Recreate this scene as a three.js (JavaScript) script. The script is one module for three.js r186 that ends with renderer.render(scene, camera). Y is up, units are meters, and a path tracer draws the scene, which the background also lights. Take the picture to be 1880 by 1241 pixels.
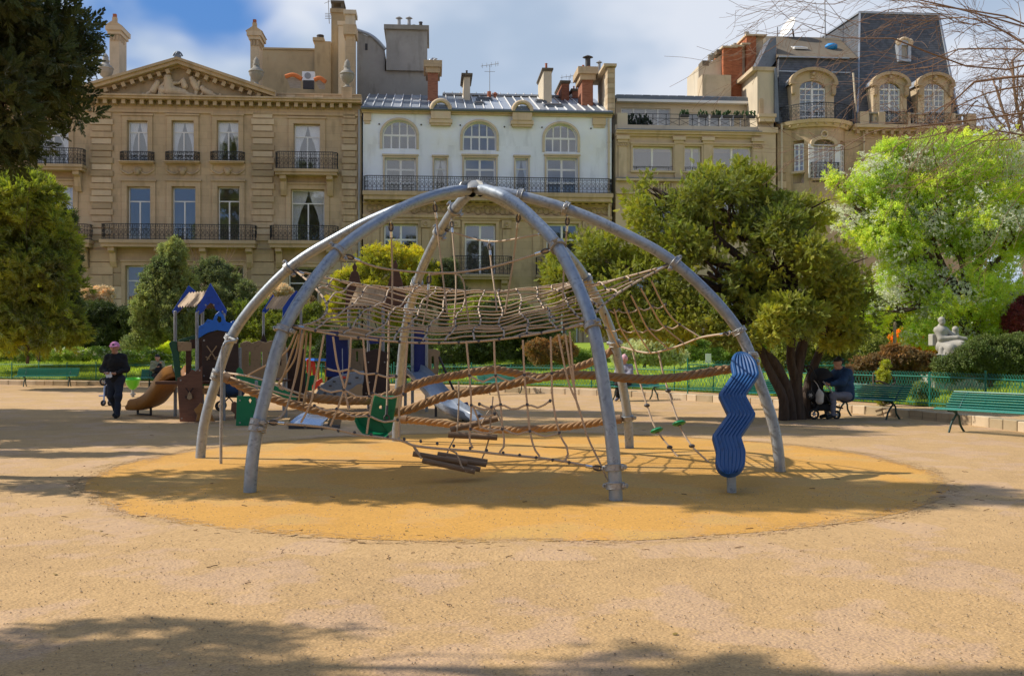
import * as THREE from 'three';
import { mergeGeometries } from 'three/addons/utils/BufferGeometryUtils.js';
import { RoundedBoxGeometry } from 'three/addons/geometries/RoundedBoxGeometry.js';
import { MarchingCubes } from 'three/addons/objects/MarchingCubes.js';

// ---------------------------------------------------------------- camera, sky, sun, exposure
const scene = new THREE.Scene();
const FOCAL = 1850, HORIZON = 640, EYE = 1.6;            // photograph pixels, metres
const camera = new THREE.PerspectiveCamera(2 * Math.atan(620.5 / FOCAL) * 180 / Math.PI, 1880 / 1241, 0.1, 1500);
camera.position.set(0, EYE, 0);
camera.lookAt(0, EYE, -10);
camera.setViewOffset(1880, 1241, 0, -19.5, 1880, 1241);
const renderer = new THREE.WebGLRenderer({ antialias: true });
renderer.toneMapping = THREE.LinearToneMapping;
renderer.toneMappingExposure = 1.03;
renderer.shadowMap.enabled = true;
const SUN = new THREE.Vector3(-0.712, 0.69, -0.105).normalize();
const sun = new THREE.DirectionalLight(new THREE.Color().setRGB(1.0, 0.93, 0.82), 4.8);
sun.name = 'sun'; sun.position.copy(SUN).multiplyScalar(120); sun.castShadow = true; sun.shadow.radius = 1.0;
Object.assign(sun.shadow.camera, { left: -60, right: 60, top: 60, bottom: -60, near: 1, far: 260 });
sun.shadow.mapSize.set(2048, 2048);
scene.add(sun, sun.target);

// ---------------------------------------------------------------- random numbers and noise
let seed = 7;
const setSeed = (s) => { seed = s | 0; };
const rnd = () => { seed = (seed + 0x6d2b79f5) | 0; let t = Math.imul(seed ^ (seed >>> 15), 1 | seed); t = (t + Math.imul(t ^ (t >>> 7), 61 | t)) ^ t; return ((t ^ (t >>> 14)) >>> 0) / 4294967296; };
const rr = (a, b) => a + (b - a) * rnd();
const pick = (a) => a[Math.floor(rnd() * a.length)];
const mix = (a, b, t) => a + (b - a) * t, clamp = (x, a = 0, b = 1) => Math.min(b, Math.max(a, x));
const smooth = (a, b, x) => { const t = clamp((x - a) / (b - a)); return t * t * (3 - 2 * t); };
const hash3 = (x, y, z) => { let h = Math.imul(x, 374761393) ^ Math.imul(y, 668265263) ^ Math.imul(z, 2147483647 ^ 0x5bd1e995); h = Math.imul(h ^ (h >>> 13), 1274126177); h ^= h >>> 16; return (h >>> 0) / 4294967296; };
function noise3(x, y, z) {
  const ix = Math.floor(x), iy = Math.floor(y), iz = Math.floor(z), f = (t) => t * t * (3 - 2 * t), u = f(x - ix), v = f(y - iy), w = f(z - iz), h = (a, b, c) => hash3(ix + a, iy + b, iz + c);
  return mix(mix(mix(h(0, 0, 0), h(1, 0, 0), u), mix(h(0, 1, 0), h(1, 1, 0), u), v), mix(mix(h(0, 0, 1), h(1, 0, 1), u), mix(h(0, 1, 1), h(1, 1, 1), u), v), w);
}
const fbm3 = (x, y, z, n = 5) => { let s = 0, a = 0.5, t = 0; for (let i = 0; i < n; i++) { s += a * noise3(x, y, z); t += a; a *= 0.5; x = x * 2.03 + 11; y = y * 2.03 + 5; z = z * 2.03 + 7; } return s / t; };
const tile2 = (x, y, p, k) => {                           // value noise that repeats every p cells
  const ix = Math.floor(x), iy = Math.floor(y), f = (t) => t * t * (3 - 2 * t), u = f(x - ix), v = f(y - iy), m = (a) => ((a % p) + p) % p, h = (a, b) => hash3(m(ix + a), m(iy + b), k);
  return mix(mix(h(0, 0), h(1, 0), u), mix(h(0, 1), h(1, 1), u), v);
};
const tfbm = (u, v, p, n, k) => { let s = 0, a = 0.5, t = 0; for (let i = 0; i < n; i++) { s += a * tile2(u * p, v * p, p, k + i); t += a; a *= 0.55; p *= 2; } return s / t; };

// the sky: broken cloud over blue, brighter round the sun
{
  const W = 2048, H = 1024, data = new Float32Array(W * H * 4);
  for (let j = 0; j < H; j++) {
    const el = ((j + 0.5) / H - 0.5) * Math.PI, y = Math.sin(el), ce = Math.cos(el);
    for (let i = 0; i < W; i++) {
      const az = ((i + 0.5) / W - 0.5) * 2 * Math.PI, x = Math.cos(az) * ce, z = Math.sin(az) * ce, o = (j * W + i) * 4;
      const q = Math.max(y, 0), k = 1 / (q + 0.42);
      const cx = x * k * 2.1 + 3.1, cz = z * k * 2.1 + 1.7, cy = q * 1.6;
      const wob = fbm3(cx * 1.7 + 9, cy * 2 + 3, cz * 1.7, 3) - 0.5;
      const n = fbm3(cx + wob * 1.0, cy * 1.5, cz + wob * 1.0, 6);
      // thinner cover towards the upper left of the view, and a small break at the right
      const gap = 0.34 * Math.exp(-(((x + 0.30) / 0.13) ** 2 + ((y - 0.30) / 0.07) ** 2)) * (z < 0 ? 1 : 0) - 0.12 * Math.exp(-(((x - 0.26) / 0.09) ** 2 + ((y - 0.31) / 0.07) ** 2)) * (z < 0 ? 1 : 0) + 0.17 * smooth(0.30, 0.62, y);   // cloud stands denser towards the horizon, as broken cover does
      const c = smooth(0.40, 0.53, n + 0.085 - gap), thick = smooth(0.42, 0.68, fbm3(cx * 1.6 + 20, cy * 2, cz * 1.6 + 4, 5));
      const sunny = Math.max(0, x * SUN.x + y * SUN.y + z * SUN.z), glow = 0.5 * sunny ** 8 + 0.06 * sunny ** 2;
      const hz = Math.exp(-q * 5), zen = mix(1, 0.55, smooth(0.3, 0.9, q));
      const blue = [mix(0.055, 0.30, hz) * zen, mix(0.215, 0.45, hz) * zen, mix(0.60, 0.66, hz) * zen], lit = mix(1.0, 0.76, thick) + glow;
      const cloud = [0.73 * lit * mix(1, 0.76, thick), 0.775 * lit * mix(1, 0.89, thick), 0.86 * lit * mix(1, 1.03, thick)];
      for (let b = 0; b < 3; b++) data[o + b] = y < 0 ? [0.22, 0.18, 0.13][b] : mix(blue[b] * (1 + glow), cloud[b], c * 0.97);
      data[o + 3] = 1;
    }
  }
  const t = new THREE.DataTexture(data, W, H, THREE.RGBAFormat, THREE.FloatType);
  t.mapping = THREE.EquirectangularReflectionMapping; t.magFilter = t.minFilter = THREE.LinearFilter; t.needsUpdate = true;
  scene.background = t; scene.environment = t;
}

// ---------------------------------------------------------------- places: pixel of the photograph at a distance -> point of the world
const V = (x, y, z) => new THREE.Vector3(x, y, z);
const at = (px, py, d) => V((px - 940) * d / FOCAL, EYE + (HORIZON - py) * d / FOCAL, -d);
const far = (py) => EYE * FOCAL / (py - HORIZON);         // distance of a ground pixel
const ground = (px, py) => at(px, py, far(py));

// ---------------------------------------------------------------- textures
const enc = (c) => { c = clamp(c); return c <= 0.0031308 ? c * 12.92 : 1.055 * c ** (1 / 2.4) - 0.055; };
function tex(n, metres, fn, srgb = true) {
  const d = new Uint8Array(n * n * 4);
  for (let j = 0; j < n; j++) for (let i = 0; i < n; i++) {
    const c = fn((i + 0.5) / n, (j + 0.5) / n), o = (j * n + i) * 4;
    for (let b = 0; b < 3; b++) { const v = c.length ? c[b] : c; d[o + b] = 255 * (srgb ? enc(v) : clamp(v)); }
    d[o + 3] = 255;
  }
  const t = new THREE.DataTexture(d, n, n, THREE.RGBAFormat); t.wrapS = t.wrapT = THREE.RepeatWrapping; t.magFilter = THREE.LinearFilter;
  if (srgb) t.colorSpace = THREE.SRGBColorSpace;
  t.repeat.set(1 / metres, 1 / metres); t.needsUpdate = true;
  return t;
}
const T = {};
T.stain = tex(512, 6, (u, v) => { const a = tfbm(u, v, 4, 6, 1), b = tfbm(u, v, 24, 3, 9), s = tfbm(u * 1, v * 0.25, 16, 4, 30); const k = 0.62 + 0.42 * a + 0.12 * b - 0.16 * smooth(0.55, 0.8, s); return [k, k * (0.985 - 0.03 * a), k * (0.95 - 0.05 * s)]; });
T.ashlar = tex(1024, 6, (u, v) => { const rows = 14, r = Math.floor(v * rows), x = u * 7 + (r % 2) * 0.5 + 0.3 * hash3(r, 1, 2), c = Math.floor(x) % 7, f = (v * rows) % 1, j = f < 0.055 || x % 1 < 0.02, h = hash3(c, r, 17), a = tfbm(u, v, 4, 6, 1), b = tfbm(u, v, 24, 3, 9), s = tfbm(u * 1, v * 0.25, 16, 4, 30), k = (0.64 + 0.36 * a + 0.12 * b - 0.18 * smooth(0.53, 0.8, s) + 0.1 * (h - 0.5)) * (j ? 0.86 : 1); return [k, k * (0.985 - 0.03 * a), k * (0.95 - 0.05 * s)]; });
T.plaster = tex(512, 7, (u, v) => { const a = tfbm(u, v, 5, 6, 51), b = smooth(0.55, 0.75, tfbm(u, v, 3, 5, 60)); const st = smooth(0.56, 0.8, tfbm(u, v * 0.2, 20, 4, 66)), k = 0.80 + 0.22 * a - 0.1 * st; return [k, k * (1 - 0.025 * b), k * (1 - 0.09 * b)]; });
T.grain = tex(256, 1, (u, v) => 0.5 + 0.5 * (tfbm(u, v, 16, 4, 77) - 0.5) * 2, false);
T.coarse = tex(256, 2.4, (u, v) => tfbm(u, v, 6, 6, 78), false);
T.slate = tex(512, 3.2, (u, v) => { const rows = 20, r = Math.floor(v * rows), cols = 16, c = Math.floor(u * cols + (r % 2) * 0.5) % cols, e = (v * rows) % 1, h = hash3(c, r, 5), k = 0.55 + 0.6 * h * 0.7 + 0.25 * tfbm(u, v, 12, 3, 4); return (e < 0.13 ? 0.55 : 1) * k; });
T.slateBump = tex(512, 3.2, (u, v) => { const rows = 20, r = Math.floor(v * rows), cols = 16, x = (u * cols + (r % 2) * 0.5) % 1; return (x < 0.07 ? 0.2 : 0.6) * (1 - ((v * rows) % 1)) + 0.3 * hash3(Math.floor(u * cols + (r % 2) * 0.5) % cols, r, 6); }, false);
T.brick = tex(512, 1.6, (u, v) => { const rows = 22, cols = 7, r = Math.floor(v * rows), x = u * cols + (r % 2) * 0.5, c = Math.floor(x) % cols, m = (v * rows) % 1 < 0.16 || x % 1 < 0.06, h = hash3(c, r, 8); return m ? [0.9, 1.15, 1.3] : [0.7 + 0.5 * h, 0.65 + 0.45 * h, 0.65 + 0.4 * h]; });
T.brickBump = tex(512, 1.6, (u, v) => { const rows = 22, cols = 7, r = Math.floor(v * rows), x = u * cols + (r % 2) * 0.5; return (v * rows) % 1 < 0.16 || x % 1 < 0.06 ? 0 : 0.8 + 0.2 * tfbm(u, v, 60, 2, 3); }, false);
T.galva = tex(512, 0.9, (u, v) => { const a = tfbm(u, v, 18, 3, 90), b = tfbm(u, v, 5, 4, 95), s = smooth(0.56, 0.64, tfbm(u, v, 40, 2, 99)); const k = 0.68 + 0.34 * a + 0.2 * (b - 0.5) - 0.22 * s * smooth(0.48, 0.62, b); return [k, k * 1.005, k * 1.01]; });
T.galvaRough = tex(256, 0.9, (u, v) => 0.45 + 0.5 * tfbm(u, v, 14, 4, 91), false);
T.wood = tex(512, 1.2, (u, v) => { const g = tfbm(u * 0.15 + tfbm(u, v, 4, 3, 40) * 0.03, v, 48, 4, 41), k = 0.6 + 0.55 * g; return [k, k * 0.97, k * 0.93]; });
T.bark = tex(512, 1, (u, v) => { const g = tfbm(u, v * 0.25, 24, 5, 43); const k = 0.45 + 0.8 * g; return [k, k * 0.95, k * 0.9]; });
T.barkBump = tex(256, 1, (u, v) => tfbm(u, v * 0.25, 24, 4, 43), false);
T.rope = tex(128, 0.06, (u, v) => { const s = Math.abs(Math.sin((u + v) * Math.PI * 2)), k = 0.62 + 0.4 * s + 0.15 * tfbm(u, v, 16, 2, 22); return k; });
T.fabric = tex(256, 0.5, (u, v) => { const k = 0.75 + 0.3 * tfbm(u, v, 10, 4, 70) + 0.08 * tfbm(u, v, 64, 1, 71); return k; });
T.paint = tex(512, 2, (u, v) => { const a = tfbm(u, v, 6, 5, 81), s = smooth(0.66, 0.75, tfbm(u, v, 30, 3, 84)); const k = 0.84 + 0.2 * a - 0.22 * s; return k; });
T.sand = tex(2048, 5, (u, v) => {
  const big = tfbm(u, v, 4, 5, 101), mid = tfbm(u, v, 26, 4, 107), fine = tfbm(u, v, 512, 2, 111), grain = hash3(Math.floor(u * 2048), Math.floor(v * 2048), 3), pale = smooth(0.5, 0.66, tfbm(u, v, 9, 5, 120));
  let k = 0.66 + 0.24 * big + 0.16 * mid + 0.55 * (fine - 0.5) + 0.24 * (grain - 0.5); if (grain > 0.99) k *= 0.6; if (grain < 0.03) k *= 1.35;
  return [k * (1 + 0.04 * pale), k * (0.965 + 0.07 * pale), k * (0.82 + 0.36 * pale)];
});
T.sandBump = tex(1024, 5, (u, v) => 0.55 * tfbm(u, v, 9, 3, 137) + 0.25 * tfbm(u, v, 40, 4, 131) + 0.2 * tfbm(u, v, 340, 2, 133), false);
T.rubber = tex(1024, 4, (u, v) => { const a = tfbm(u, v, 5, 5, 141), g = hash3(Math.floor(u * 1024), Math.floor(v * 1024), 5), d = smooth(0.46, 0.68, tfbm(u, v, 6, 6, 146)), s = tfbm(u, v, 256, 2, 148); const k = 0.74 + 0.2 * a + 0.34 * (s - 0.5) + (g > 0.96 ? -0.3 : g < 0.03 ? 0.2 : 0); return [k * (1 - 0.06 * d), k * (0.97 + 0.05 * d), k * (0.82 + 1.05 * d)]; });
T.turf = tex(512, 4, (u, v) => { const a = tfbm(u, v, 8, 5, 151), b = tfbm(u, v, 90, 2, 155); return [0.6 + 0.55 * a, 0.6 + 0.4 * a + 0.25 * b, 0.6 + 0.3 * b]; });

// ---------------------------------------------------------------- materials (linear base colours)
const lin = (r, g, b) => new THREE.Color().setRGB(r, g, b);
const mat = (rgb, rough = 0.8, extra = {}) => new THREE.MeshPhysicalMaterial({ color: lin(...rgb), roughness: rough, side: THREE.DoubleSide, ...extra });
const M = {
  sand: mat([0.57, 0.37, 0.19], 0.95, { map: T.sand, bumpMap: T.sandBump, bumpScale: 0.035 }),
  rubber: mat([0.70, 0.375, 0.085], 0.92, { map: T.rubber, bumpMap: T.sandBump, bumpScale: 0.012 }),
  turf: mat([0.27, 0.36, 0.022], 0.9, { map: T.turf }),
  soil: mat([0.09, 0.07, 0.045], 0.95, { map: T.stain }),
  stone: mat([0.575, 0.435, 0.275], 0.88, { map: T.ashlar, bumpMap: T.coarse, bumpScale: 0.012 }),
  stoneDark: mat([0.45, 0.345, 0.215], 0.9, { map: T.stain, bumpMap: T.coarse, bumpScale: 0.012 }),
  stonePale: mat([0.65, 0.52, 0.355], 0.88, { map: T.stain, bumpMap: T.coarse, bumpScale: 0.01 }),
  stoneGrey: mat([0.36, 0.34, 0.30], 0.9, { map: T.stain, bumpMap: T.coarse, bumpScale: 0.02 }),
  cream: mat([0.66, 0.555, 0.40], 0.88, { map: T.plaster }),
  white: mat([0.88, 0.93, 0.99], 0.85, { map: T.plaster, bumpMap: T.coarse, bumpScale: 0.006 }),
  render: mat([0.40, 0.385, 0.36], 0.9, { map: T.stain }),
  ochre: mat([0.50, 0.38, 0.22], 0.9, { map: T.stain }),
  brick: mat([0.36, 0.15, 0.085], 0.9, { map: T.brick, bumpMap: T.brickBump, bumpScale: 0.008 }),
  brickRed: mat([0.46, 0.15, 0.06], 0.9, { map: T.brick, bumpMap: T.brickBump, bumpScale: 0.008 }),
  slate: mat([0.105, 0.11, 0.12], 0.62, { map: T.slate, bumpMap: T.slateBump, bumpScale: 0.012 }),
  mossy: mat([0.17, 0.14, 0.10], 0.9, { map: T.stain }),
  zinc: mat([0.42, 0.45, 0.49], 0.42, { map: T.paint, metalness: 0.35 }),
  zincDark: mat([0.16, 0.185, 0.22], 0.5, { map: T.paint, metalness: 0.3 }),
  frame: mat([0.80, 0.79, 0.76], 0.5),
  frameCream: mat([0.66, 0.60, 0.48], 0.55),
  glass: mat([1, 1, 1], 0.02, { transmission: 1, thickness: 0, ior: 1.9, specularIntensity: 1 }),
  curtain: mat([0.75, 0.76, 0.78], 0.95, { map: T.fabric }),
  room: mat([0.42, 0.38, 0.33], 0.9),
  iron: mat([0.018, 0.02, 0.022], 0.5),
  terracotta: mat([0.42, 0.14, 0.07], 0.85, { map: T.stain }),
  pipe: mat([0.05, 0.045, 0.045], 0.7), pipeGrey: mat([0.34, 0.34, 0.34], 0.55),
  galva: mat([0.41, 0.455, 0.505], 0.62, { map: T.galva, roughnessMap: T.galvaRough, metalness: 0.5 }),
  clamp: mat([0.46, 0.455, 0.44], 0.45, { map: T.galva, metalness: 0.6 }),
  ferrule: mat([0.72, 0.73, 0.74], 0.25, { metalness: 0.9 }),
  rope: mat([0.56, 0.43, 0.305], 0.95, { map: T.rope }),
  joint: mat([0.085, 0.078, 0.075], 0.5),
  coir: mat([0.36, 0.215, 0.105], 0.98, { map: T.fabric }),
  log: mat([0.30, 0.20, 0.125], 0.9, { map: T.wood }),
  bluePlastic: mat([0.004, 0.072, 0.225], 0.5, { map: T.paint }),
  green: mat([0.003, 0.235, 0.085], 0.45, { map: T.paint }), darkGreen: mat([0.004, 0.085, 0.04], 0.5, { map: T.paint }),
  blue: mat([0.006, 0.075, 0.50], 0.45, { map: T.paint }), skyBlue: mat([0.008, 0.17, 0.74], 0.4, { map: T.paint }), navy: mat([0.006, 0.022, 0.17], 0.5, { map: T.paint }),
  brown: mat([0.115, 0.052, 0.03], 0.6, { map: T.wood }), darkBrown: mat([0.045, 0.022, 0.016], 0.6, { map: T.wood }), rust: mat([0.20, 0.088, 0.05], 0.6, { map: T.wood }),
  tan: mat([0.42, 0.285, 0.155], 0.6, { map: T.paint }), orange: mat([0.40, 0.175, 0.035], 0.4, { map: T.paint, clearcoat: 0.2 }),
  greySlide: mat([0.25, 0.285, 0.34], 0.35, { map: T.paint, clearcoat: 0.2 }), slideSteel: mat([0.6, 0.62, 0.66], 0.25, { metalness: 0.8 }),
  red: mat([0.62, 0.055, 0.03], 0.45, { map: T.paint }), lime: mat([0.10, 0.48, 0.01], 0.35, { clearcoat: 0.3 }),
  post: mat([0.40, 0.41, 0.42], 0.55, { map: T.galva, metalness: 0.4 }),
  bench: mat([0.006, 0.215, 0.16], 0.42, { map: T.paint, clearcoat: 0.2 }), benchPale: mat([0.06, 0.34, 0.28], 0.45, { map: T.paint }), benchIron: mat([0.012, 0.05, 0.04], 0.5, { map: T.paint }),
  fence: mat([0.008, 0.17, 0.115], 0.5), 
  bark: mat([0.14, 0.10, 0.075], 0.95, { map: T.bark, bumpMap: T.barkBump, bumpScale: 0.03 }), barkRed: mat([0.085, 0.06, 0.045], 0.95, { map: T.bark, bumpMap: T.barkBump, bumpScale: 0.03 }), twig: mat([0.23, 0.14, 0.09], 0.9),
  skin: mat([0.50, 0.27, 0.18], 0.6), hair: mat([0.012, 0.010, 0.010], 0.7), black: mat([0.011, 0.011, 0.013], 0.85, { map: T.fabric }), jeans: mat([0.022, 0.032, 0.058], 0.85, { map: T.fabric }),
  pink: mat([0.74, 0.29, 0.52], 0.8, { map: T.fabric }), palePink: mat([0.70, 0.38, 0.42], 0.85, { map: T.fabric }), olive: mat([0.27, 0.28, 0.17], 0.85, { map: T.fabric }), parka: mat([0.018, 0.055, 0.13], 0.8, { map: T.fabric }), greyCloth: mat([0.20, 0.20, 0.24], 0.85, { map: T.fabric }), fur: mat([0.30, 0.17, 0.08], 0.95, { map: T.fabric }),
  paper: mat([0.82, 0.82, 0.82], 0.7), tyre: mat([0.02, 0.02, 0.02], 0.8), paleBlue: mat([0.22, 0.34, 0.62], 0.5), cloth: mat([0.62, 0.58, 0.52], 0.9, { map: T.fabric }),
  marble: mat([0.46, 0.44, 0.39], 0.75, { map: T.stain }),
  tarp: mat([0.02, 0.26, 0.62], 0.5), awning: mat([0.62, 0.17, 0.04], 0.8), reed: mat([0.40, 0.33, 0.26], 0.9, { map: T.wood }),
};
const leafMat = (rgb, tr = 0.35) => mat(rgb, 1, { transmission: tr, thickness: 0 });

// ---------------------------------------------------------------- geometry
const X = (g, m) => (g.applyMatrix4(m), g);
const M4 = (x = 0, y = 0, z = 0, rx = 0, ry = 0, rz = 0, s = 1) => new THREE.Matrix4().compose(V(x, y, z), new THREE.Quaternion().setFromEuler(new THREE.Euler(rx, ry, rz)), V(s, s, s));
const bx = (w, h, d, x = 0, y = 0, z = 0, rx = 0, ry = 0, rz = 0) => X(new THREE.BoxGeometry(w, h, d), M4(x, y, z, rx, ry, rz));
const span = (x0, x1, y0, y1, z0, z1) => bx(x1 - x0, y1 - y0, z1 - z0, (x0 + x1) / 2, (y0 + y1) / 2, (z0 + z1) / 2);   // a box from its limits
const rb = (w, h, d, r, x = 0, y = 0, z = 0, rx = 0, ry = 0, rz = 0) => X(new RoundedBoxGeometry(w, h, d, 2, r), M4(x, y, z, rx, ry, rz));
const cyl = (a, b, r, r2 = r, n = 10) => { const d = b.clone().sub(a), g = new THREE.CylinderGeometry(r2, r, d.length(), n, 1); return X(g, new THREE.Matrix4().compose(a.clone().add(b).multiplyScalar(0.5), new THREE.Quaternion().setFromUnitVectors(V(0, 1, 0), d.normalize()), V(1, 1, 1))); };
const curve = (pts, t = 0.5) => new THREE.CatmullRomCurve3(pts, false, 'catmullrom', t);
const tube = (pts, r, n = 24, k = 6, closed = false) => new THREE.TubeGeometry(closed ? new THREE.CatmullRomCurve3(pts, true) : curve(pts), n, r, k, closed);
const bar = (a, b, w, h) => { const d = b.clone().sub(a), g = new THREE.BoxGeometry(w, h, d.length()); const m = new THREE.Matrix4().lookAt(b, a, V(0, 1, 0)); m.setPosition(a.clone().add(b).multiplyScalar(0.5)); return X(g, m); };
const sph = (r, x = 0, y = 0, z = 0, sx = 1, sy = 1, sz = 1, n = 12) => X(new THREE.SphereGeometry(r, n, Math.ceil(n * 0.7)), new THREE.Matrix4().compose(V(x, y, z), new THREE.Quaternion(), V(sx, sy, sz)));
const lathe = (pts, n = 16) => new THREE.LatheGeometry(pts.map((p) => new THREE.Vector2(...p)), n);
const poly = (pts, holes = []) => { const s = new THREE.Shape(pts.map((p) => new THREE.Vector2(...p))); for (const h of holes) s.holes.push(Array.isArray(h) ? new THREE.Path(h.map((p) => new THREE.Vector2(...p))) : h); return s; };
const slab = (pts, z0, z1, holes = [], bevel = 0) => X(new THREE.ExtrudeGeometry(poly(pts, holes), bevel ? { depth: z1 - z0 - 2 * bevel, bevelEnabled: true, bevelSize: bevel, bevelThickness: bevel, bevelSegments: 1, bevelOffset: -bevel, curveSegments: 10 } : { depth: z1 - z0, bevelEnabled: false, curveSegments: 10 }), M4(0, 0, z0 + bevel));
const rect = (x0, x1, y0, y1) => [[x0, y0], [x1, y0], [x1, y1], [x0, y1]];
function join(list, metres = true) {                      // one geometry; uv in metres across the dominant plane
  const gs = [].concat(list).map((g) => { const q = g.index ? g.toNonIndexed() : g; for (const k of Object.keys(q.attributes)) if (!['position', 'normal', 'uv'].includes(k)) q.deleteAttribute(k); q.morphAttributes = {}; return q; });
  const g = gs.length > 1 ? mergeGeometries(gs) : gs[0];
  if (metres) {
    const p = g.attributes.position, n = g.attributes.normal, uv = new Float32Array(p.count * 2);
    for (let i = 0; i < p.count; i += 3) {
      let ax = 0, ay = 0, az = 0; for (let k = 0; k < 3; k++) { ax += n.getX(i + k); ay += n.getY(i + k); az += n.getZ(i + k); }
      ax = Math.abs(ax); ay = Math.abs(ay); az = Math.abs(az);
      for (let k = i; k < i + 3; k++) { const x = p.getX(k), y = p.getY(k), z = p.getZ(k), [a, b] = ay >= ax && ay >= az ? [x, z] : ax >= az ? [z + 3.3, y] : [x, y]; uv[2 * k] = a; uv[2 * k + 1] = b; }
    }
    g.setAttribute('uv', new THREE.BufferAttribute(uv, 2));
  }
  return g;
}
const names = new Map();
const numbered = (n) => { const k = names.get(n) ?? 0; names.set(n, k + 1); return k ? n + '_' + String(k).padStart(3, '0') : n; };
const lit = (m) => { m.castShadow = m.receiveShadow = true; return m; };
function mesh(name, geo, m, parent) { const o = lit(new THREE.Mesh(geo.isBufferGeometry && !Array.isArray(geo) && geo.userData.done ? geo : join(geo), m)); o.name = parent ? name : numbered(name); (parent ?? scene).add(o); return o; }
function shared(geo) { const g = join(geo); g.userData.done = true; return g; }
function tag(o, label, category, group, kind) { Object.assign(o.userData, { label }); if (category) o.userData.category = category; if (group) o.userData.group = group; if (kind) o.userData.kind = kind; return o; }
function thing(name, label, category, [x, y, z] = [0, 0, 0], turn = 0, group) { const o = new THREE.Group(); o.name = numbered(name); o.position.set(x, y, z); o.rotation.y = turn; scene.add(o); return tag(o, label, category, group); }
function structure(name, geo, m) { const o = mesh(name, geo, m); o.userData.kind = 'structure'; return o; }
function copy(o, label, [x, y, z], turn = 0, s = 1) { const c = o.clone(); c.userData = { ...o.userData, label }; c.name = numbered(o.name.replace(/_\d{3}$/, '')); c.position.set(x, y, z); c.rotation.y = turn; c.scale.setScalar(s); scene.add(c); return c; }

// ================================================================ GROUND, KERB, LAWN, FENCES
const HUB = V(-0.51, 0, -13.8), PAD = V(0.03, 0, -13.72);     // middle of the climbing dome and of the rubber surface
{
  const g = new THREE.PlaneGeometry(900, 900, 1, 1); X(g, M4(0, 0, 0, -Math.PI / 2)); structure('ground', g, M.sand);
  const pts = []; for (let i = 0; i < 140; i++) { const a = i / 140 * Math.PI * 2, r = 5.43 + 0.10 * (noise3(Math.cos(a) * 2.2, Math.sin(a) * 2.2, 4) - 0.5) + 0.09 * (noise3(Math.cos(a) * 16, Math.sin(a) * 16, 9) - 0.5); pts.push([PAD.x + Math.cos(a) * r, -PAD.z + Math.sin(a) * r]); }
  structure('rubber_surface', X(new THREE.ShapeGeometry(poly(pts)), M4(0, 0.004, 0, -Math.PI / 2)), M.rubber);
  // sand trodden over the rim: a ring of sand that breaks up into grains inwards
  const W = 2048, H = 256, d = new Uint8Array(W * H * 4); for (let j = 0; j < H; j++) for (let i = 0; i < W; i++) { const u = i / W, v = j / H, n = 0.55 * tfbm(u, v * 0.06, 48, 4, 201) + 0.45 * tfbm(u, v * 0.06, 512, 2, 207), g = hash3(i, j, 9), e = v + 0.9 * (n - 0.5) + 0.34 * (g - 0.5), a = v > 0.97 || e > 0.66 ? 255 : 0, o = (j * W + i) * 4; d[o] = d[o + 1] = d[o + 2] = a; d[o + 3] = 255; }
  const al = new THREE.DataTexture(d, W, H, THREE.RGBAFormat); al.wrapS = THREE.RepeatWrapping; al.magFilter = THREE.LinearFilter; al.needsUpdate = true;
  const rep = (t) => { const c = t.clone(); c.repeat.set(34 / 5, 1.0 / 5); c.needsUpdate = true; return c; };
  const N = 180, pos = [], uv = [], idx = []; for (let i = 0; i <= N; i++) { const a = i / N * Math.PI * 2; [[4.75, 0, 0.008], [5.75, 1, 0.008], [6.6, 1.3, -0.01]].forEach(([r, k, y]) => { pos.push(PAD.x + Math.cos(a) * r, y, PAD.z + Math.sin(a) * r); uv.push(i / N, k); }); } for (let i = 0; i < N; i++) for (const k of [0, 1]) { const a = i * 3 + k; idx.push(a, a + 3, a + 1, a + 1, a + 3, a + 4); }
  const q = new THREE.BufferGeometry(); q.setAttribute('position', new THREE.Float32BufferAttribute(pos, 3)); q.setAttribute('uv', new THREE.Float32BufferAttribute(uv, 2)); q.setIndex(idx); q.computeVertexNormals(); q.userData.done = true;
  structure('sand_rim', q, mat([0.57, 0.37, 0.19], 0.95, { map: rep(T.sand), bumpMap: rep(T.sandBump), bumpScale: 0.02, alphaMap: al, alphaTest: 0.5 }));
}
const kerbLine = curve([[-60, 58], [-40, 51], [-22.8, 44.6], [-12, 41.4], [-2.7, 38], [3.16, 34], [6.3, 29.4], [9.0, 23.4], [9.9, 18.6], [10.6, 12], [11.4, 3], [12, -8]].map(([x, d]) => V(x, 0, -d)));
const kerbLen = kerbLine.getLength();
const kerbAt = (s, off = 0, y = 0) => { const u = clamp(s / kerbLen), p = kerbLine.getPointAt(u), t = kerbLine.getTangentAt(u); return V(p.x - t.z * -off * -1, y, p.z + t.x * -off * 1).setY(y); };   // off > 0 lies behind the kerb
const KH = 0.2;
const lawnHeight = (back) => KH + 0.01 + 1.75 * smooth(0.4, 24, back);
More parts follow.
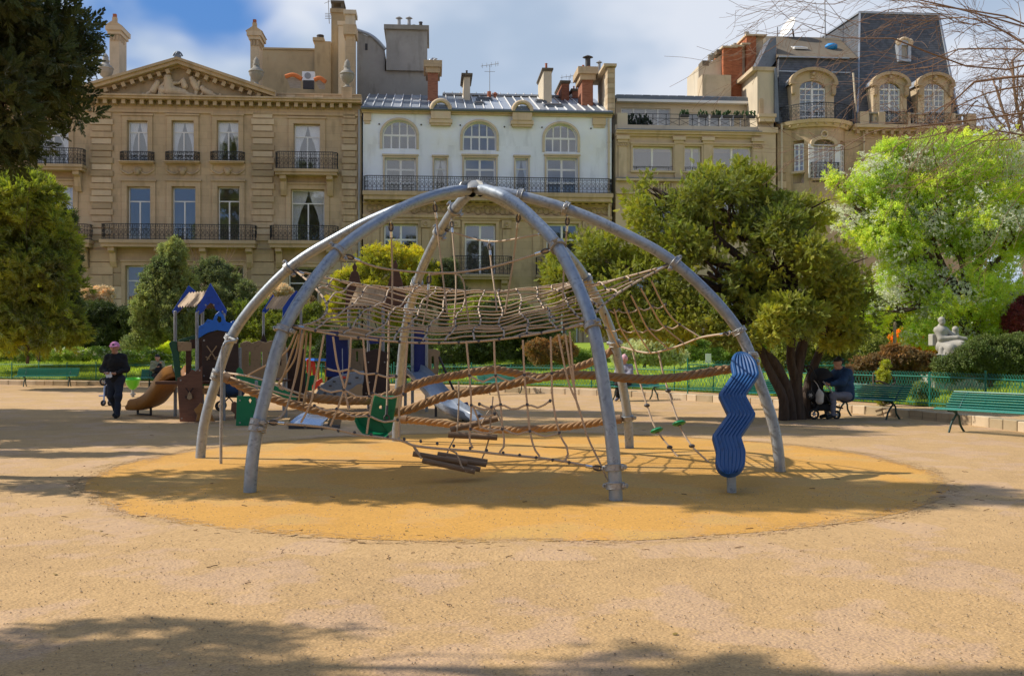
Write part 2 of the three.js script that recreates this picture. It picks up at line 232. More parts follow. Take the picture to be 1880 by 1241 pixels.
{
  // which side is behind: the tangent runs left to right, so the side away from the camera is tangent turned left
  const behind = (s, off, y) => { const u = clamp(s / kerbLen), p = kerbLine.getPointAt(u), t = kerbLine.getTangentAt(u), n = V(t.z, 0, -t.x).normalize(); return V(p.x + n.x * off, y, p.z + n.z * off); };
  kerbLine.behind = behind;
  const sheet = (offs, yf, m, name, s0 = 0, s1 = kerbLen) => {
    const N = 110, pos = [], idx = [];
    for (let i = 0; i <= N; i++) { const s = mix(s0, s1, i / N); for (const o of offs) { const p = behind(s, o, yf(o, s)); pos.push(p.x, p.y, p.z); } }
    const K = offs.length; for (let i = 0; i < N; i++) for (let k = 0; k < K - 1; k++) { const a = i * K + k; idx.push(a, a + K, a + 1, a + 1, a + K, a + K + 1); }
    const g = new THREE.BufferGeometry(); g.setAttribute('position', new THREE.Float32BufferAttribute(pos, 3)); g.setIndex(idx); g.computeVertexNormals(); g.setAttribute('uv', new THREE.Float32BufferAttribute(new Float32Array(pos.length / 3 * 2), 2));
    return structure(name, g, m);
  };
  sheet([0.28, 0.7, 1.3], () => KH - 0.006, M.sand, 'path');
  const offs = []; for (let i = 0; i <= 22; i++) offs.push(1.28 + 26 * (i / 22) ** 1.2);
  sheet(offs, (o, s) => lawnHeight(o) + 0.12 * (noise3(s * 0.2, o * 0.3, 2) - 0.5) * smooth(1.5, 5, o), M.turf, 'lawn');
  // kerb of cut stones
  setSeed(11);
  const kerb = new THREE.Group(); kerb.name = 'kerb'; kerb.userData.kind = 'structure'; scene.add(kerb);
  const tones = [M.stone, M.stonePale, mat([0.44, 0.35, 0.22], 0.9, { map: T.stain, bumpMap: T.coarse, bumpScale: 0.02 })];
  const shapes = [0.46, 0.6, 0.76].map((l) => shared(rb(l - 0.018, KH + 0.1, 0.3, 0.02)));
  for (let s = 14; s < kerbLen - 16;) { const k = Math.floor(rnd() * 3), l = [0.46, 0.6, 0.76][k], p = behind(s + l / 2, 0.15, KH / 2 - 0.05 + rr(-0.008, 0.008)), t = kerbLine.getTangentAt((s + l / 2) / kerbLen); const o = mesh('stone', shapes[k], pick(tones), kerb); o.position.copy(p); o.rotation.y = Math.atan2(-t.z, t.x) + rr(-0.01, 0.01); s += l; }
}
// wire fences: posts, rails and a woven mesh with a hooped top
function fence(label, line, len, s0, s1, off, y0, h, step, cell, y1 = y0, wire = 0.0058) {
  const f = thing('wire_fence', label, 'fence', [0, 0, 0], 0, 'green wire fences round the lawn');
  const P = (s, y) => { const b = y0 === null ? lawnHeight(off) : mix(y0, y1, (s - s0) / (s1 - s0)); return line(s, off, b + y); };
  const nP = Math.round((s1 - s0) / step);
  for (let i = 0; i <= nP; i++) { const s = mix(s0, s1, i / nP), a = P(s, -0.25), b = P(s, h * (i % 2 ? 0.98 : 1.06)); mesh('post', [cyl(a, b, 0.022, 0.022, 6), sph(0.03, b.x, b.y, b.z, 1, 0.6, 1, 6)], M.fence, f); }
  for (const y of [h * 0.86, h * 0.1]) { const pts = []; for (let i = 0; i <= nP; i++) pts.push(P(mix(s0, s1, i / nP), y)); mesh('rail', tube(pts, 0.017, nP * 3, 5), M.fence, f); }
  const w = [], n = Math.floor((s1 - s0) / cell), run = h * 0.45;
  for (let i = -3; i < n; i++) for (const sg of [1, -1]) {
    const a = s0 + i * cell, c = sg > 0 ? [a, a + run] : [a + run, a]; const q = (s) => clamp(s, s0, s1);
    if (a + run < s0 || a > s1) continue;
    w.push(cyl(P(q(c[0]), h * 0.02), P(q(c[1]), h * 0.93), wire, wire, 3));
  }
  for (let i = 0; i < n; i++) { const a = s0 + i * cell; w.push(cyl(P(a, h * 0.93), P(a + cell * 0.5, h * 1.0), wire, wire, 3), cyl(P(a + cell * 0.5, h * 1.0), P(a + cell, h * 0.93), wire, wire, 3)); }
  const o = mesh('wire_mesh', w, M.fence, f); o.userData.kind = 'stuff';
  return f;
}
{
  const ends = (px) => { let best = 0, e = 1e9; for (let s = 0; s < kerbLen; s += 0.1) { const p = kerbLine.behind(s, 1.3, 0), x = 940 + p.x / -p.z * FOCAL; if (p.z < -4 && Math.abs(x - px) < e) { e = Math.abs(x - px); best = s; } } return best; };
  fence('far green wire fence along the lawn behind the left benches', kerbLine.behind, kerbLen, ends(-120), ends(720), 1.3, KH, 0.78, 1.6, 0.13);
  fence('green wire fence along the lawn behind the rope dome, towards the seated pink hat', kerbLine.behind, kerbLen, ends(722), ends(1310), 1.3, KH, 0.8, 1.6, 0.13);
  fence('green wire fence behind the bench with the pushchair, under the dark yew', kerbLine.behind, kerbLen, ends(1312), ends(1612), 1.3, KH, 0.82, 1.5, 0.11);
  fence('near dark green wire fence on the right, behind the nearest bench', kerbLine.behind, kerbLen, ends(1615), kerbLen - 22, 1.3, KH, 0.84, 1.7, 0.085);
  const back = (s, off, y) => V(mix(5.5, 16, s), y, mix(-31.5, -26.5, s));
  fence('back green wire fence standing deeper in the shrubs on the right', (s, off, y) => back(s / 11, off, y), 11, 0, 11, 0, 0.28, 0.95, 2.4, 0.12);
}
// litter on the sand: bits of twig and dry leaf
{
  setSeed(21);
  const tg = tube([V(-0.5, 0, 0), V(-0.15, 0.06, 0.08), V(0.2, 0.03, -0.05), V(0.5, 0.05, 0.1)], 0.055, 6, 4), lf = X(new THREE.CircleGeometry(0.5, 6), M4(0, 0, 0, -1.35, 0, 0));
  const mk = (name, g, n, m, size, place) => { const o = lit(new THREE.InstancedMesh(shared(g), m, n)); o.name = numbered(name); const q = new THREE.Matrix4(), c = new THREE.Color(); for (let i = 0; i < n; i++) { const [x, z] = place(), s = size(); q.compose(V(x, 0.006 + s * 0.03, z), new THREE.Quaternion().setFromEuler(new THREE.Euler(rr(-0.3, 0.3), rr(0, 6.3), rr(-0.2, 0.2))), V(s, s * 0.8, s)); o.setMatrixAt(i, q); const k = rr(0.5, 1.4); o.setColorAt(i, c.setRGB(k, k, k)); } o.userData.kind = 'stuff'; scene.add(o); return o; };
  const anywhere = () => { const d = 2.6 + 20 * rnd() ** 1.6; return [rr(-0.55, 0.55) * d, -d]; };
  const rim = () => { const a = rr(Math.PI * 0.02, Math.PI * 0.98), r = 5.5 + rr(-0.5, 0.8) * rnd(); return [PAD.x + Math.cos(a) * r, PAD.z + Math.sin(a) * r]; };
  tag(mk('twig_litter', tg, 70, mat([0.16, 0.09, 0.045], 0.9), () => rr(0.02, 0.09), anywhere), 'bits of brown twig scattered over the sand', 'litter');
  tag(mk('leaf_litter', lf, 60, mat([0.22, 0.15, 0.03], 0.9), () => rr(0.012, 0.04), anywhere), 'small dry leaves lying about on the sand', 'litter');
  tag(mk('rim_litter', tg, 110, mat([0.20, 0.11, 0.05], 0.9), () => rr(0.015, 0.08), rim), 'fine twigs gathered along the edge of the orange rubber surface', 'litter');
  const peb = new THREE.IcosahedronGeometry(0.5, 0);
  tag(mk('pebble_grit', peb, 9000, mat([0.50, 0.38, 0.25], 0.95), () => rr(0.004, 0.012), () => { const d = 2.6 + 9 * rnd() ** 1.3; return [rr(-0.56, 0.56) * d, -d]; }), 'coarse grit lying on the sandy ground', 'grit');
}

// ================================================================ BUILDINGS (one street front, turned 4.6 degrees from the picture plane)
const TH = 0.08, CT = Math.cos(TH), ST = Math.sin(TH), OX = -9.23, OD = 61;
const faceU = (px, w = 0) => { const k = (px - 940) / FOCAL, d = OD + w * CT, x = OX - w * ST; return (d * k - x) / (CT - k * ST); };
const faceY = (px, py, w = 0) => EYE + (HORIZON - py) * (OD + w * CT + faceU(px, w) * ST) / FOCAL;
function building(name, label, px0) {
  const u0 = faceU(px0), b = thing(name, label, 'building', [OX + u0 * CT, 0, -(OD + u0 * ST)], TH, 'houses along the park');
  b.x = (px, w = 0) => faceU(px, w) - u0; b.y = (px, py, w = 0) => faceY(px, py, w);
  b.holes = [];
  b.part = (n, g, m, p = b) => mesh(n, g, m, p);
  // a box from picture limits at the plane w behind the front, standing out by d
  b.block = (n, px0, px1, py0, py1, z0, z1, m, p = b, w = 0) => { const c = (px0 + px1) / 2; return mesh(n, span(b.x(px0, w), b.x(px1, w), b.y(c, py1, w), b.y(c, py0, w), z0, z1), m, p); };
  return b;
}
const sub = (name, parent) => { const g = new THREE.Group(); g.name = name; parent.add(g); return g; };
// a window in a recess: frame bars, one pane for each light, curtains and the dark room behind
function windowAt(b, x0, x1, y0, y1, { rows = [0.74, 0.26], cols = 2, top = 1, frame = M.frame, z = -0.3, bars = 0.055, drape = 0, arch = 0, sill = 0 } = {}) {
  const g = sub('window', b), h = y1 - y0, w = x1 - x0, F = [], cx = (x0 + x1) / 2;
  if (!arch) F.push(span(x0 + bars, x1 - bars, y0, y0 + bars, z - 0.04, z + 0.04), span(x0 + bars, x1 - bars, y1 - bars, y1, z - 0.04, z + 0.04));
  F.push(span(x0, x0 + bars, y0, y1, z - 0.045, z + 0.045), span(x1 - bars, x1, y0, y1, z - 0.045, z + 0.045));
  if (arch) F.push(span(x0 + bars, x1 - bars, y0, y0 + bars, z - 0.04, z + 0.04));
  let y = y0;
  rows.forEach((r, i) => {
    const ya = y, yb = i === rows.length - 1 ? y1 : y + r * h, n = i === rows.length - 1 ? top : cols;
    if (i) F.push(span(x0 + bars, x1 - bars, ya - bars * 0.6, ya + bars * 0.6, z - 0.036, z + 0.036));
    for (let k = 0; k < n; k++) {
      const xa = x0 + w * k / n, xb = x0 + w * (k + 1) / n;
      if (k) F.push(span(xa - bars * 0.7, xa + bars * 0.7, ya + (i ? bars * 0.6 : bars), yb - bars * 0.6, z - 0.042, z + 0.042));
      mesh('pane', span(xa + 0.02, xb - 0.02, ya + 0.02, yb - 0.02, z - 0.005, z + 0.003), M.glass, g);
    }
    y = yb;
  });
  if (arch) {
    const R = w / 2, pts = []; for (let i = 0; i <= 16; i++) { const a = Math.PI * i / 16; pts.push([cx + R * Math.cos(a), y1 + arch * R * Math.sin(a)]); }
    const inn = pts.map(([x, yy]) => [cx + (x - cx) * (1 - bars / R), y1 + (yy - y1) * (1 - bars / R)]);
    F.push(slab([...pts, ...inn.reverse()], z - 0.045, z + 0.045));
    for (const t of [-0.45, 0, 0.45]) { const x = cx + t * R * 1.02, hh = arch * Math.sqrt(R * R - (x - cx) ** 2) - bars; F.push(span(x - bars * 0.55, x + bars * 0.55, y1, y1 + hh, z - 0.036, z + 0.036)); }
    F.push(span(x0 + bars, x1 - bars, y1 - bars, y1 + bars, z - 0.034, z + 0.034));
    mesh('pane', slab(pts.map(([x, yy]) => [cx + (x - cx) * 0.97, y1 + (yy - y1) * 0.97]), z - 0.005, z + 0.003), M.glass, g);
  }
  mesh('frame', F, frame, g);
  if (drape) {
    const C = [];
    for (const s of [-1, 1]) { const e = s < 0 ? x0 : x1, m = cx + s * 0.02, q = mix(e, m, drape), n = 9; for (let i = 0; i < n; i++) { const k0 = i / n, k1 = (i + 1) / n, z0 = z - 0.2 + 0.035 * (i % 2); const A = (k, t) => mix(e, mix(m, q, smooth(0, 0.62, t) ), k); const pts = []; for (const t of [0, 0.2, 0.4, 0.62, 1]) pts.push([A(k0, t), y1 - h * t]); for (const t of [1, 0.62, 0.4, 0.2, 0]) pts.push([A(k1, t), y1 - h * t]); C.push(slab(s < 0 ? pts : pts.reverse(), z0, z0 + 0.012)); } }
    mesh('curtain', C, M.curtain, g);
  }
  return g;
}
const archPath = (x0, x1, y0, y1, arch) => { const p = [[x0, y0], [x1, y0], [x1, y1]], R = (x1 - x0) / 2, c = (x0 + x1) / 2; for (let i = 1; i < 16; i++) { const a = Math.PI * i / 16; p.push([c + R * Math.cos(a), y1 + arch * R * Math.sin(a)]); } p.push([x0, y1]); return p; };
// an opening given in pixels: cuts the wall and fills it
function opening(b, p0, q0, p1, q1, o = {}) {
  const c = (p0 + p1) / 2, x0 = b.x(p0), x1 = b.x(p1), y0 = b.y(c, q1), y1 = b.y(c, q0);
  b.holes.push(o.arch ? archPath(x0, x1, y0, y1, o.arch) : rect(x0, x1, y0, y1));
  if (o.surround) {
    const s = o.surround, h = [[x0 - s, y0], [x0 - s, y1 + s], [x1 + s, y1 + s], [x1 + s, y0], [x1 + 0.01, y0], [x1 + 0.01, y1 + 0.01], [x0 - 0.01, y1 + 0.01], [x0 - 0.01, y0]];
    mesh('window_surround', [slab(h, 0.002, 0.09, [], 0.015), span(x0 - s - 0.05, x1 + s + 0.05, y1 + s, y1 + s + 0.1, 0.002, 0.16)], o.sm ?? M.stone, b);
  }
  if (o.arch && o.ring) { const R = (x1 - x0) / 2, cx = (x0 + x1) / 2, a = []; for (let i = 0; i <= 20; i++) { const t = Math.PI * i / 20; a.push([cx + (R + o.ring) * Math.cos(t), y1 + o.arch * (R + o.ring) * Math.sin(t)]); } for (let i = 20; i >= 0; i--) { const t = Math.PI * i / 20; a.push([cx + (R + 0.01) * Math.cos(t), y1 + o.arch * (R + 0.01) * Math.sin(t)]); } mesh('window_surround', [slab(a, 0.002, 0.1, [], 0.015), span(x0 - o.ring, x0 - 0.01, y0, y1 - 0.003, 0.002, 0.08), span(x1 + 0.01, x1 + o.ring, y0, y1 - 0.003, 0.002, 0.08)], o.sm ?? M.cream, b); }
  return windowAt(b, x0 + 0.015, x1 - 0.015, y0 + 0.01, o.arch ? y1 : y1 - 0.01, o);
}
function wall(b, pts, m, depth = 0.55, name = 'wall', z1 = 0) { return mesh(name, slab(pts, z1 - depth, z1, b.holes), m, b); }
// wrought iron railing along plan points [x, z]
function railing(b, plan, y0, y1, parent = b, name = 'railing', fancy = true) {
  const g = [], h = y1 - y0;
  for (let i = 0; i < plan.length - 1; i++) {
    const A = plan[i], B = plan[i + 1], L = Math.hypot(B[0] - A[0], B[1] - A[1]), at2 = (t, y) => V(mix(A[0], B[0], t), y, mix(A[1], B[1], t)), ang = Math.atan2(-(B[1] - A[1]), B[0] - A[0]);
    g.push(bar(at2(0, y1), at2(1, y1), 0.06, 0.04), bar(at2(0, y0 + 0.05), at2(1, y0 + 0.05), 0.035, 0.03), bar(at2(0, y1 - h * 0.16), at2(1, y1 - h * 0.16), 0.025, 0.02));
    const n = Math.max(2, Math.round(L / 0.26));
    for (let k = 0; k <= n; k++) { const t = k / n; g.push(cyl(at2(t, y0), at2(t, y1), 0.016, 0.016, 4)); }
    if (fancy) for (let k = 0; k < n; k++) {
      const t = (k + 0.5) / n, p = at2(t, 0), s = L / n;
      for (const [yy, r] of [[y0 + h * 0.62, s * 0.30], [y0 + h * 0.32, s * 0.36]]) g.push(X(new THREE.TorusGeometry(r, 0.014, 3, 8), M4(p.x, yy, p.z, 0, ang, 0)));
      g.push(X(bx(s * 0.5, 0.03, 0.02), M4(p.x, y0 + h * 0.48, p.z, 0, ang, 0)), X(new THREE.TorusGeometry(s * 0.13, 0.012, 3, 6), M4(p.x, y1 - h * 0.08, p.z, 0, ang, 0)));
    }
  }
  return mesh(name, g, M.iron, parent);
}
// a balcony in pixels: slab, consoles and railing
function balcony(b, p0, p1, qTop, qFloor, depth, { consoles = [], thick = 0.24, m = M.stone } = {}) {
  const c = (p0 + p1) / 2, x0 = b.x(p0), x1 = b.x(p1), y0 = b.y(c, qFloor), y1 = b.y(c, qTop), g = sub('balcony', b);
  mesh('slab', [span(x0 - 0.06, x1 + 0.06, y0 - thick * 0.5, y0, 0.004, depth + 0.1), span(x0, x1, y0 - thick, y0 - thick * 0.5, 0.004, depth)], m, g);
  railing(b, [[x0, 0.1], [x0, depth - 0.25], [x0 + 0.25, depth], [x1 - 0.25, depth], [x1, depth - 0.25], [x1, 0.1]], y0 + 0.002, y1, g);
  for (const p of consoles) { const x = b.x(p), y = y0 - thick; mesh('console', X(slab([[0.004, 0], [depth * 0.85, 0], [depth * 0.85, -0.22], [depth * 0.5, -0.34], [depth * 0.36, -0.85], [0.12, -1.15], [0.004, -1.2]].reverse(), -0.19, 0.19, [], 0.02), M4(x, y - 0.002, 0, 0, -Math.PI / 2, 0)), m, g); }
  return g;
}
const potShape = lathe([[0.001, 0], [0.13, 0], [0.12, 0.1], [0.10, 0.42], [0.125, 0.46], [0.12, 0.5], [0.08, 0.5], [0.08, 0.1]], 10);
// a chimney in pixels at w metres behind the front: shaft, cap and pots
function chimney(b, p0, p1, q0, q1, w, depth, m, { cap = 0.14, capH = 0.32, capM = M.stonePale, pots = [], slope = 0 } = {}) {
  const g = sub('chimney', b), c = (p0 + p1) / 2, x0 = b.x(p0, w), x1 = b.x(p1, w), y0 = b.y(c, q1, w), y1 = b.y(c, q0, w), z1 = -w, z0 = -w - depth;
  mesh('shaft', span(x0, x1, y0, y1 - capH, z0, z1), m, g);
  mesh('cap', [span(x0 - cap * 0.5, x1 + cap * 0.5, y1 - capH + 0.002, y1 - capH * 0.55, z0 - cap * 0.5, z1 + cap * 0.5), span(x0 - cap, x1 + cap, y1 - capH * 0.55, y1, z0 - cap, z1 + cap)], capM, g);
  for (const [t, zt, s, hh, pm] of pots) mesh('chimney_pot', X(potShape.clone(), new THREE.Matrix4().compose(V(mix(x0, x1, t), y1 + 0.002, mix(z1, z0, zt)), new THREE.Quaternion(), V(s, hh / 0.5, s))), pm ?? M.terracotta, g);
  return g;
}
const cowl = (x, y, z, h, r) => [cyl(V(x, y, z), V(x, y + h, z), r, r, 10), cyl(V(x, y + h + 0.06, z), V(x, y + h + 0.2, z), r * 2.1, r * 0.4, 10), ...[0, 2, 4].map((a) => cyl(V(x + r * Math.cos(a), y + h, z + r * Math.sin(a)), V(x + r * Math.cos(a), y + h + 0.1, z + r * Math.sin(a)), 0.02, 0.02, 4))];

// ---------------------------------------------------------------- 1: the limestone mansion with the pediment
{
  const b = building('limestone_mansion', 'large limestone mansion with carved triangular pediment, left of the white house', -40), L = (py) => b.y(330, py), x = b.x;
  const yTop = L(190), H = x(663);
  // openings: upper floor, first floor, ground floor
  for (const [p0, p1] of [[233, 270], [315, 355], [398, 437]]) {
    opening(b, p0, 222, p1, 296, { surround: 0.3, drape: 0.3 });
    const c = (p0 + p1) / 2; balcony(b, c - 31, c + 31, 280, 297, 0.32, { thick: 0.14 });
    mesh('keystone_head', [sph(0.17, x(c), b.y(c, 316), 0.12, 1, 1.25, 0.9), sph(0.2, x(c), b.y(c, 312), 0.06, 1.3, 0.8, 0.6), ...[-1, 1].flatMap((s) => [tube([V(x(c) + s * 0.2, b.y(c, 316), 0.04), V(x(c) + s * 0.5, b.y(c, 320), 0.07), V(x(c) + s * 0.85, b.y(c, 315), 0.05), V(x(c) + s * 1.0, b.y(c, 310), 0.03)], 0.06, 10, 5)])], M.stone, b);
    mesh('apron_panel', [slab([[x(c) - 1.02, b.y(c, 321)], [x(c) + 1.02, b.y(c, 321)], [x(c) + 1.02, b.y(c, 301)], [x(c) - 1.02, b.y(c, 301)]], 0.002, 0.05, [rect(x(c) - 0.88, x(c) + 0.88, b.y(c, 318.5), b.y(c, 303.5))])], M.stone, b);
  }
  opening(b, 539, 228, 587, 313, { surround: 0.32, drape: 0.3 }); opening(b, 64, 226, 125, 306, { surround: 0.3, drape: 0.34 });
  for (const [p0, p1] of [[233, 275], [315, 358], [399, 439]]) opening(b, p0, 343, p1, 442, { surround: 0.32, drape: 0 });
  opening(b, 534, 348, 595, 443, { surround: 0.3, drape: 0.34 }); opening(b, 68, 341, 133, 443, { surround: 0.3, drape: 0.3 });
  for (const [p0, p1] of [[230, 280], [316, 366], [402, 446]]) opening(b, p0, 488, p1, 600, { surround: 0.24, rows: [0.76, 0.24] });
  opening(b, 529, 491, 584, 600, { surround: 0.24 }); opening(b, 78, 488, 142, 600, { surround: 0.24 });
  wall(b, rect(0, H, 0, yTop), M.stone);
  mesh('house_body', [span(0.05, H - 0.05, 0, yTop + 0.3, -12, -4.5)], M.stoneDark, b); mesh('room', span(0.06, H - 0.06, 0.1, yTop - 0.1, -4.497, -4.48), M.room, b);
  for (const q of [span(H - 0.4, H - 0.003, 0, yTop - 0.01, -4.48, -0.552), span(0.003, 0.4, 0, yTop - 0.01, -4.48, -0.552)]) mesh('return_wall', q, M.stoneDark, b);
  // quoins of the upper floors and bands of the ground floor
  setSeed(31);
  const tones = [M.stone, M.stonePale, M.stoneDark];
  for (const [p0, p1] of [[165, 207], [461, 503], [627, 655]]) {
    const c = (p0 + p1) / 2, ya = b.y(c, 443), yb = b.y(c, 206), n = 20, hh = (yb - ya) / n;
    for (let i = 0; i < n; i++) { const e = i % 2 ? 0.1 : 0; const o = mesh('quoin', span(x(p0) + e, x(p1) - e, ya + i * hh + 0.03, ya + (i + 1) * hh - 0.03, 0.002, 0.10 + (i % 2 ? 0 : 0.02)), tones[rnd() < 0.62 ? 0 : rnd() < 0.6 ? 1 : 2], b); }
    const y2 = b.y(c, 458), m = 9, h2 = (y2 - 0.7) / m;
    for (let i = 0; i < m; i++) mesh('rustic_block', span(x(p0), x(p1), 0.7 + i * h2 + 0.025, 0.7 + (i + 1) * h2 - 0.025, 0.002, 0.12), tones[rnd() < 0.7 ? 0 : 1], b);
  }
  for (const [p0, p1] of [[284, 312], [370, 398], [503, 522], [590, 626], [207, 226]]) { const y2 = b.y(330, 478), m = 8, h2 = (y2 - 0.7) / m; for (let i = 0; i < m; i++) mesh('rustic_block', span(x(p0), x(p1), 0.7 + i * h2 + 0.025, 0.7 + (i + 1) * h2 - 0.025, 0.002, 0.06), pick(tones), b); }
  mesh('plinth', span(-0.05, H - 0.02, 0, 0.68, 0.002, 0.2), M.stoneDark, b);
  // long balconies of the first floor, two smaller ones above
  balcony(b, 192, 471, 415, 443, 0.85, { consoles: [209, 293, 375, 459], thick: 0.42 });
  balcony(b, 498, 621, 417, 444, 0.8, { consoles: [513, 606], thick: 0.42 });
  balcony(b, 62, 170, 414, 442, 0.8, { consoles: [74, 156], thick: 0.42 });
  balcony(b, 508, 620, 283, 314, 0.75, { consoles: [521, 606], thick: 0.34 });
  balcony(b, 60, 157, 276, 305, 0.75, { consoles: [74, 144], thick: 0.34 });
  mesh('string_course', [span(0, H - 0.01, b.y(330, 456), b.y(330, 448), 0.0, 0.03)], M.stonePale, b);
  // entablature
  const ent = [[208, 204, 0.10], [204, 198, 0.05], [186, 182, 0.62], [182, 179, 0.72]];
  for (const [q1, q0, pr] of ent) mesh('cornice', span(-0.1, H + 0.03, L(q1), L(q0) - 0.002, 0.003, pr), M.stone, b);
  mesh('cornice_soffit', span(-0.1, H, L(187), L(186) - 0.003, 0.003, 0.5), M.stoneDark, b);
  mesh('frieze', span(-0.05, H, L(198), L(187), 0.002, 0.04), M.stoneDark, b);
  const dent = shared(bx(0.22, 0.28, 0.42)); for (let i = 0, u = x(60); u < H - 0.2; i++, u += 0.53) { const o = mesh('modillion', dent, M.stone, b); o.position.set(u, L(190.6), 0.25); }
  // pediment
  const pxL = 148, pxR = 508, xa = x(pxL), xb = x(pxR), ya = L(179), xc = x(330), yc = L(111);
  mesh('tympanum', slab([[xa + 0.5, ya], [xb - 0.5, ya], [xc, yc - 0.35]], -0.35, 0.08), M.stoneDark, b);
  const rake = (s) => { const ex = s < 0 ? xa : xb; const q = (o, t) => [[ex, ya + t * 0 - o], [xc, yc - o], [xc, yc - o - t], [ex + -s * 0 + (s < 0 ? 1 : -1) * t * 2.1, ya - o * 0]]; const g = []; for (const [o, t, pr] of [[0, 0.16, 0.85], [0.16, 0.2, 0.72], [0.36, 0.12, 0.3]]) { const A = [[ex, ya + 0.36 - o], [xc, yc + 0.0 - o], [xc, yc - o - t], [ex, ya + 0.36 - o - t]]; g.push(slab(s < 0 ? A.reverse() : A, -0.34, pr)); } return g; };
  mesh('raking_cornice', rake(-1), M.stone, b); mesh('raking_cornice', rake(1), M.stone, b);
  for (const s of [-1, 1]) for (let i = 1; i < 11; i++) { const t = i / 11.2, ex = s < 0 ? xa : xb, o = mesh('modillion', dent, M.stone, b); o.position.set(mix(ex, xc, t), mix(ya + 0.36, yc, t) - 0.58, 0.3); o.rotation.z = -s * 0.40 * -1 * -1; }
  mesh('acroterion', [bx(0.34, 0.2, 0.3, xc, yc + 0.06, 0.6), sph(0.13, xc, yc + 0.24, 0.6), tube([V(xc - 0.28, yc + 0.1, 0.6), V(xc - 0.12, yc + 0.32, 0.6), V(xc + 0.12, yc + 0.32, 0.6), V(xc + 0.28, yc + 0.1, 0.6)], 0.05, 8, 5)], M.zincDark, b);
  // carved figures: a seated woman, three children, drapery (tapered limbs merged into one relief)
  const R = []; const limb = (p, q, r0, r1) => { const a = V(x(p[0]), b.y(p[0], p[1]), p[2] ?? 0.2), c = V(x(q[0]), b.y(q[0], q[1]), q[2] ?? 0.2); R.push(cyl(a, c, r0, r1, 8), sph(r0, a.x, a.y, a.z, 1, 1, 1, 8), sph(r1, c.x, c.y, c.z, 1, 1, 1, 8)); };
  limb([310, 152], [312, 166], 0.30, 0.36); limb([309, 145, 0.25], [309, 147, 0.25], 0.24, 0.24); limb([314, 155], [330, 154], 0.13, 0.09); limb([330, 154], [338, 146], 0.09, 0.07); limb([305, 154], [294, 162], 0.14, 0.10); limb([312, 168], [338, 172], 0.36, 0.24); limb([338, 172], [350, 177], 0.22, 0.12); limb([318, 174], [345, 178], 0.22, 0.14); limb([300, 168], [296, 177], 0.3, 0.2);
  limb([288, 158], [282, 168], 0.2, 0.22); limb([290, 153], [290, 154], 0.16, 0.16); limb([282, 168], [270, 174], 0.14, 0.08); limb([282, 160], [294, 164], 0.09, 0.07);
  limb([356, 152], [362, 164], 0.22, 0.2); limb([353, 146], [354, 147], 0.17, 0.17); limb([362, 164], [360, 176], 0.14, 0.09); limb([357, 153], [366, 158], 0.09, 0.07); limb([366, 152], [362, 166], 0.10, 0.14);
  limb([376, 168], [388, 174], 0.2, 0.18); limb([372, 163], [372, 164], 0.16, 0.16); limb([388, 174], [400, 179], 0.13, 0.07); limb([376, 168], [370, 176], 0.09, 0.06); limb([337, 150], [340, 160], 0.16, 0.2);
  for (let i = 0; i < 26; i++) { const p = rr(250, 408); limb([p, rr(175, 180), 0.14], [p + rr(-9, 9), rr(176, 181), 0.14], rr(0.07, 0.15), 0.06); }
  mesh('pediment_relief', R, M.stonePale, b);
  // attic over the right wing, with parapet blocks
  mesh('parapet', [span(x(505), H + 0.02, L(178.7), L(170), -0.4, 0.1), span(x(486), H, L(170), L(167.5), -0.42, 0.16)], M.stone, b);
  for (let i = 0; i < 9; i++) mesh('parapet_block', span(x(508 + i * 17) + 0.02, x(508 + (i + 1) * 17) - 0.02, L(177.5), L(170.5), 0.1, 0.125), tones[i % 3], b);
  mesh('roof', [slab([[xa, ya], [x(505), ya], [xc, yc - 0.2]], -11.5, -0.36), span(x(500), H - 0.1, yTop, L(166), -11.5, -0.45), span(0.1, x(160), yTop, L(172), -11.5, -0.45)], M.zincDark, b);
  for (let i = 0; i < 15; i++) { const p = 488 + i * 11.5; mesh('roof_panel', bx(0.36, 0.03, 2.2, x(p, 1.6), L(164), -1.6, 0.22, 0, 0), M.zinc, b); }
  // tall chimneys with small gables
  for (const [p0, p1, q0, q1] of [[200, 218, 48, 172], [459, 474, 58, 172]]) {
    const w = 3, c = chimney(b, p0, p1, q0, q1, w, 1.5, M.stonePale, { cap: 0.2, capH: 0.5 }), xc2 = (b.x(p0, w) + b.x(p1, w)) / 2, y = b.y(p0, q0, w), hw = 0.52;
    mesh('gable', [slab([[xc2 - hw, y + 0.002], [xc2 + hw, y + 0.002], [xc2, y + 0.36]], -w - 1.7, -w + 0.2), bx(0.26, 0.32, 0.26, xc2, y + 0.42, -w - 0.1)], M.stone, c);
    mesh('chimney_pot', bx(0.2, 0.22, 0.2, xc2, y + 0.68, -w - 0.1), M.terracotta, c);
    mesh('bracket', [-0.2, 0, 0.2].flatMap((t) => [bx(0.09, 0.34, 0.1, xc2 + t, y - 0.7, -w + 0.05), bx(0.05, 0.34, 0.1, (b.x(p1, w)) + 0.03, y - 0.7, -w - 0.5 + t * 2)]), M.stone, c);
  }
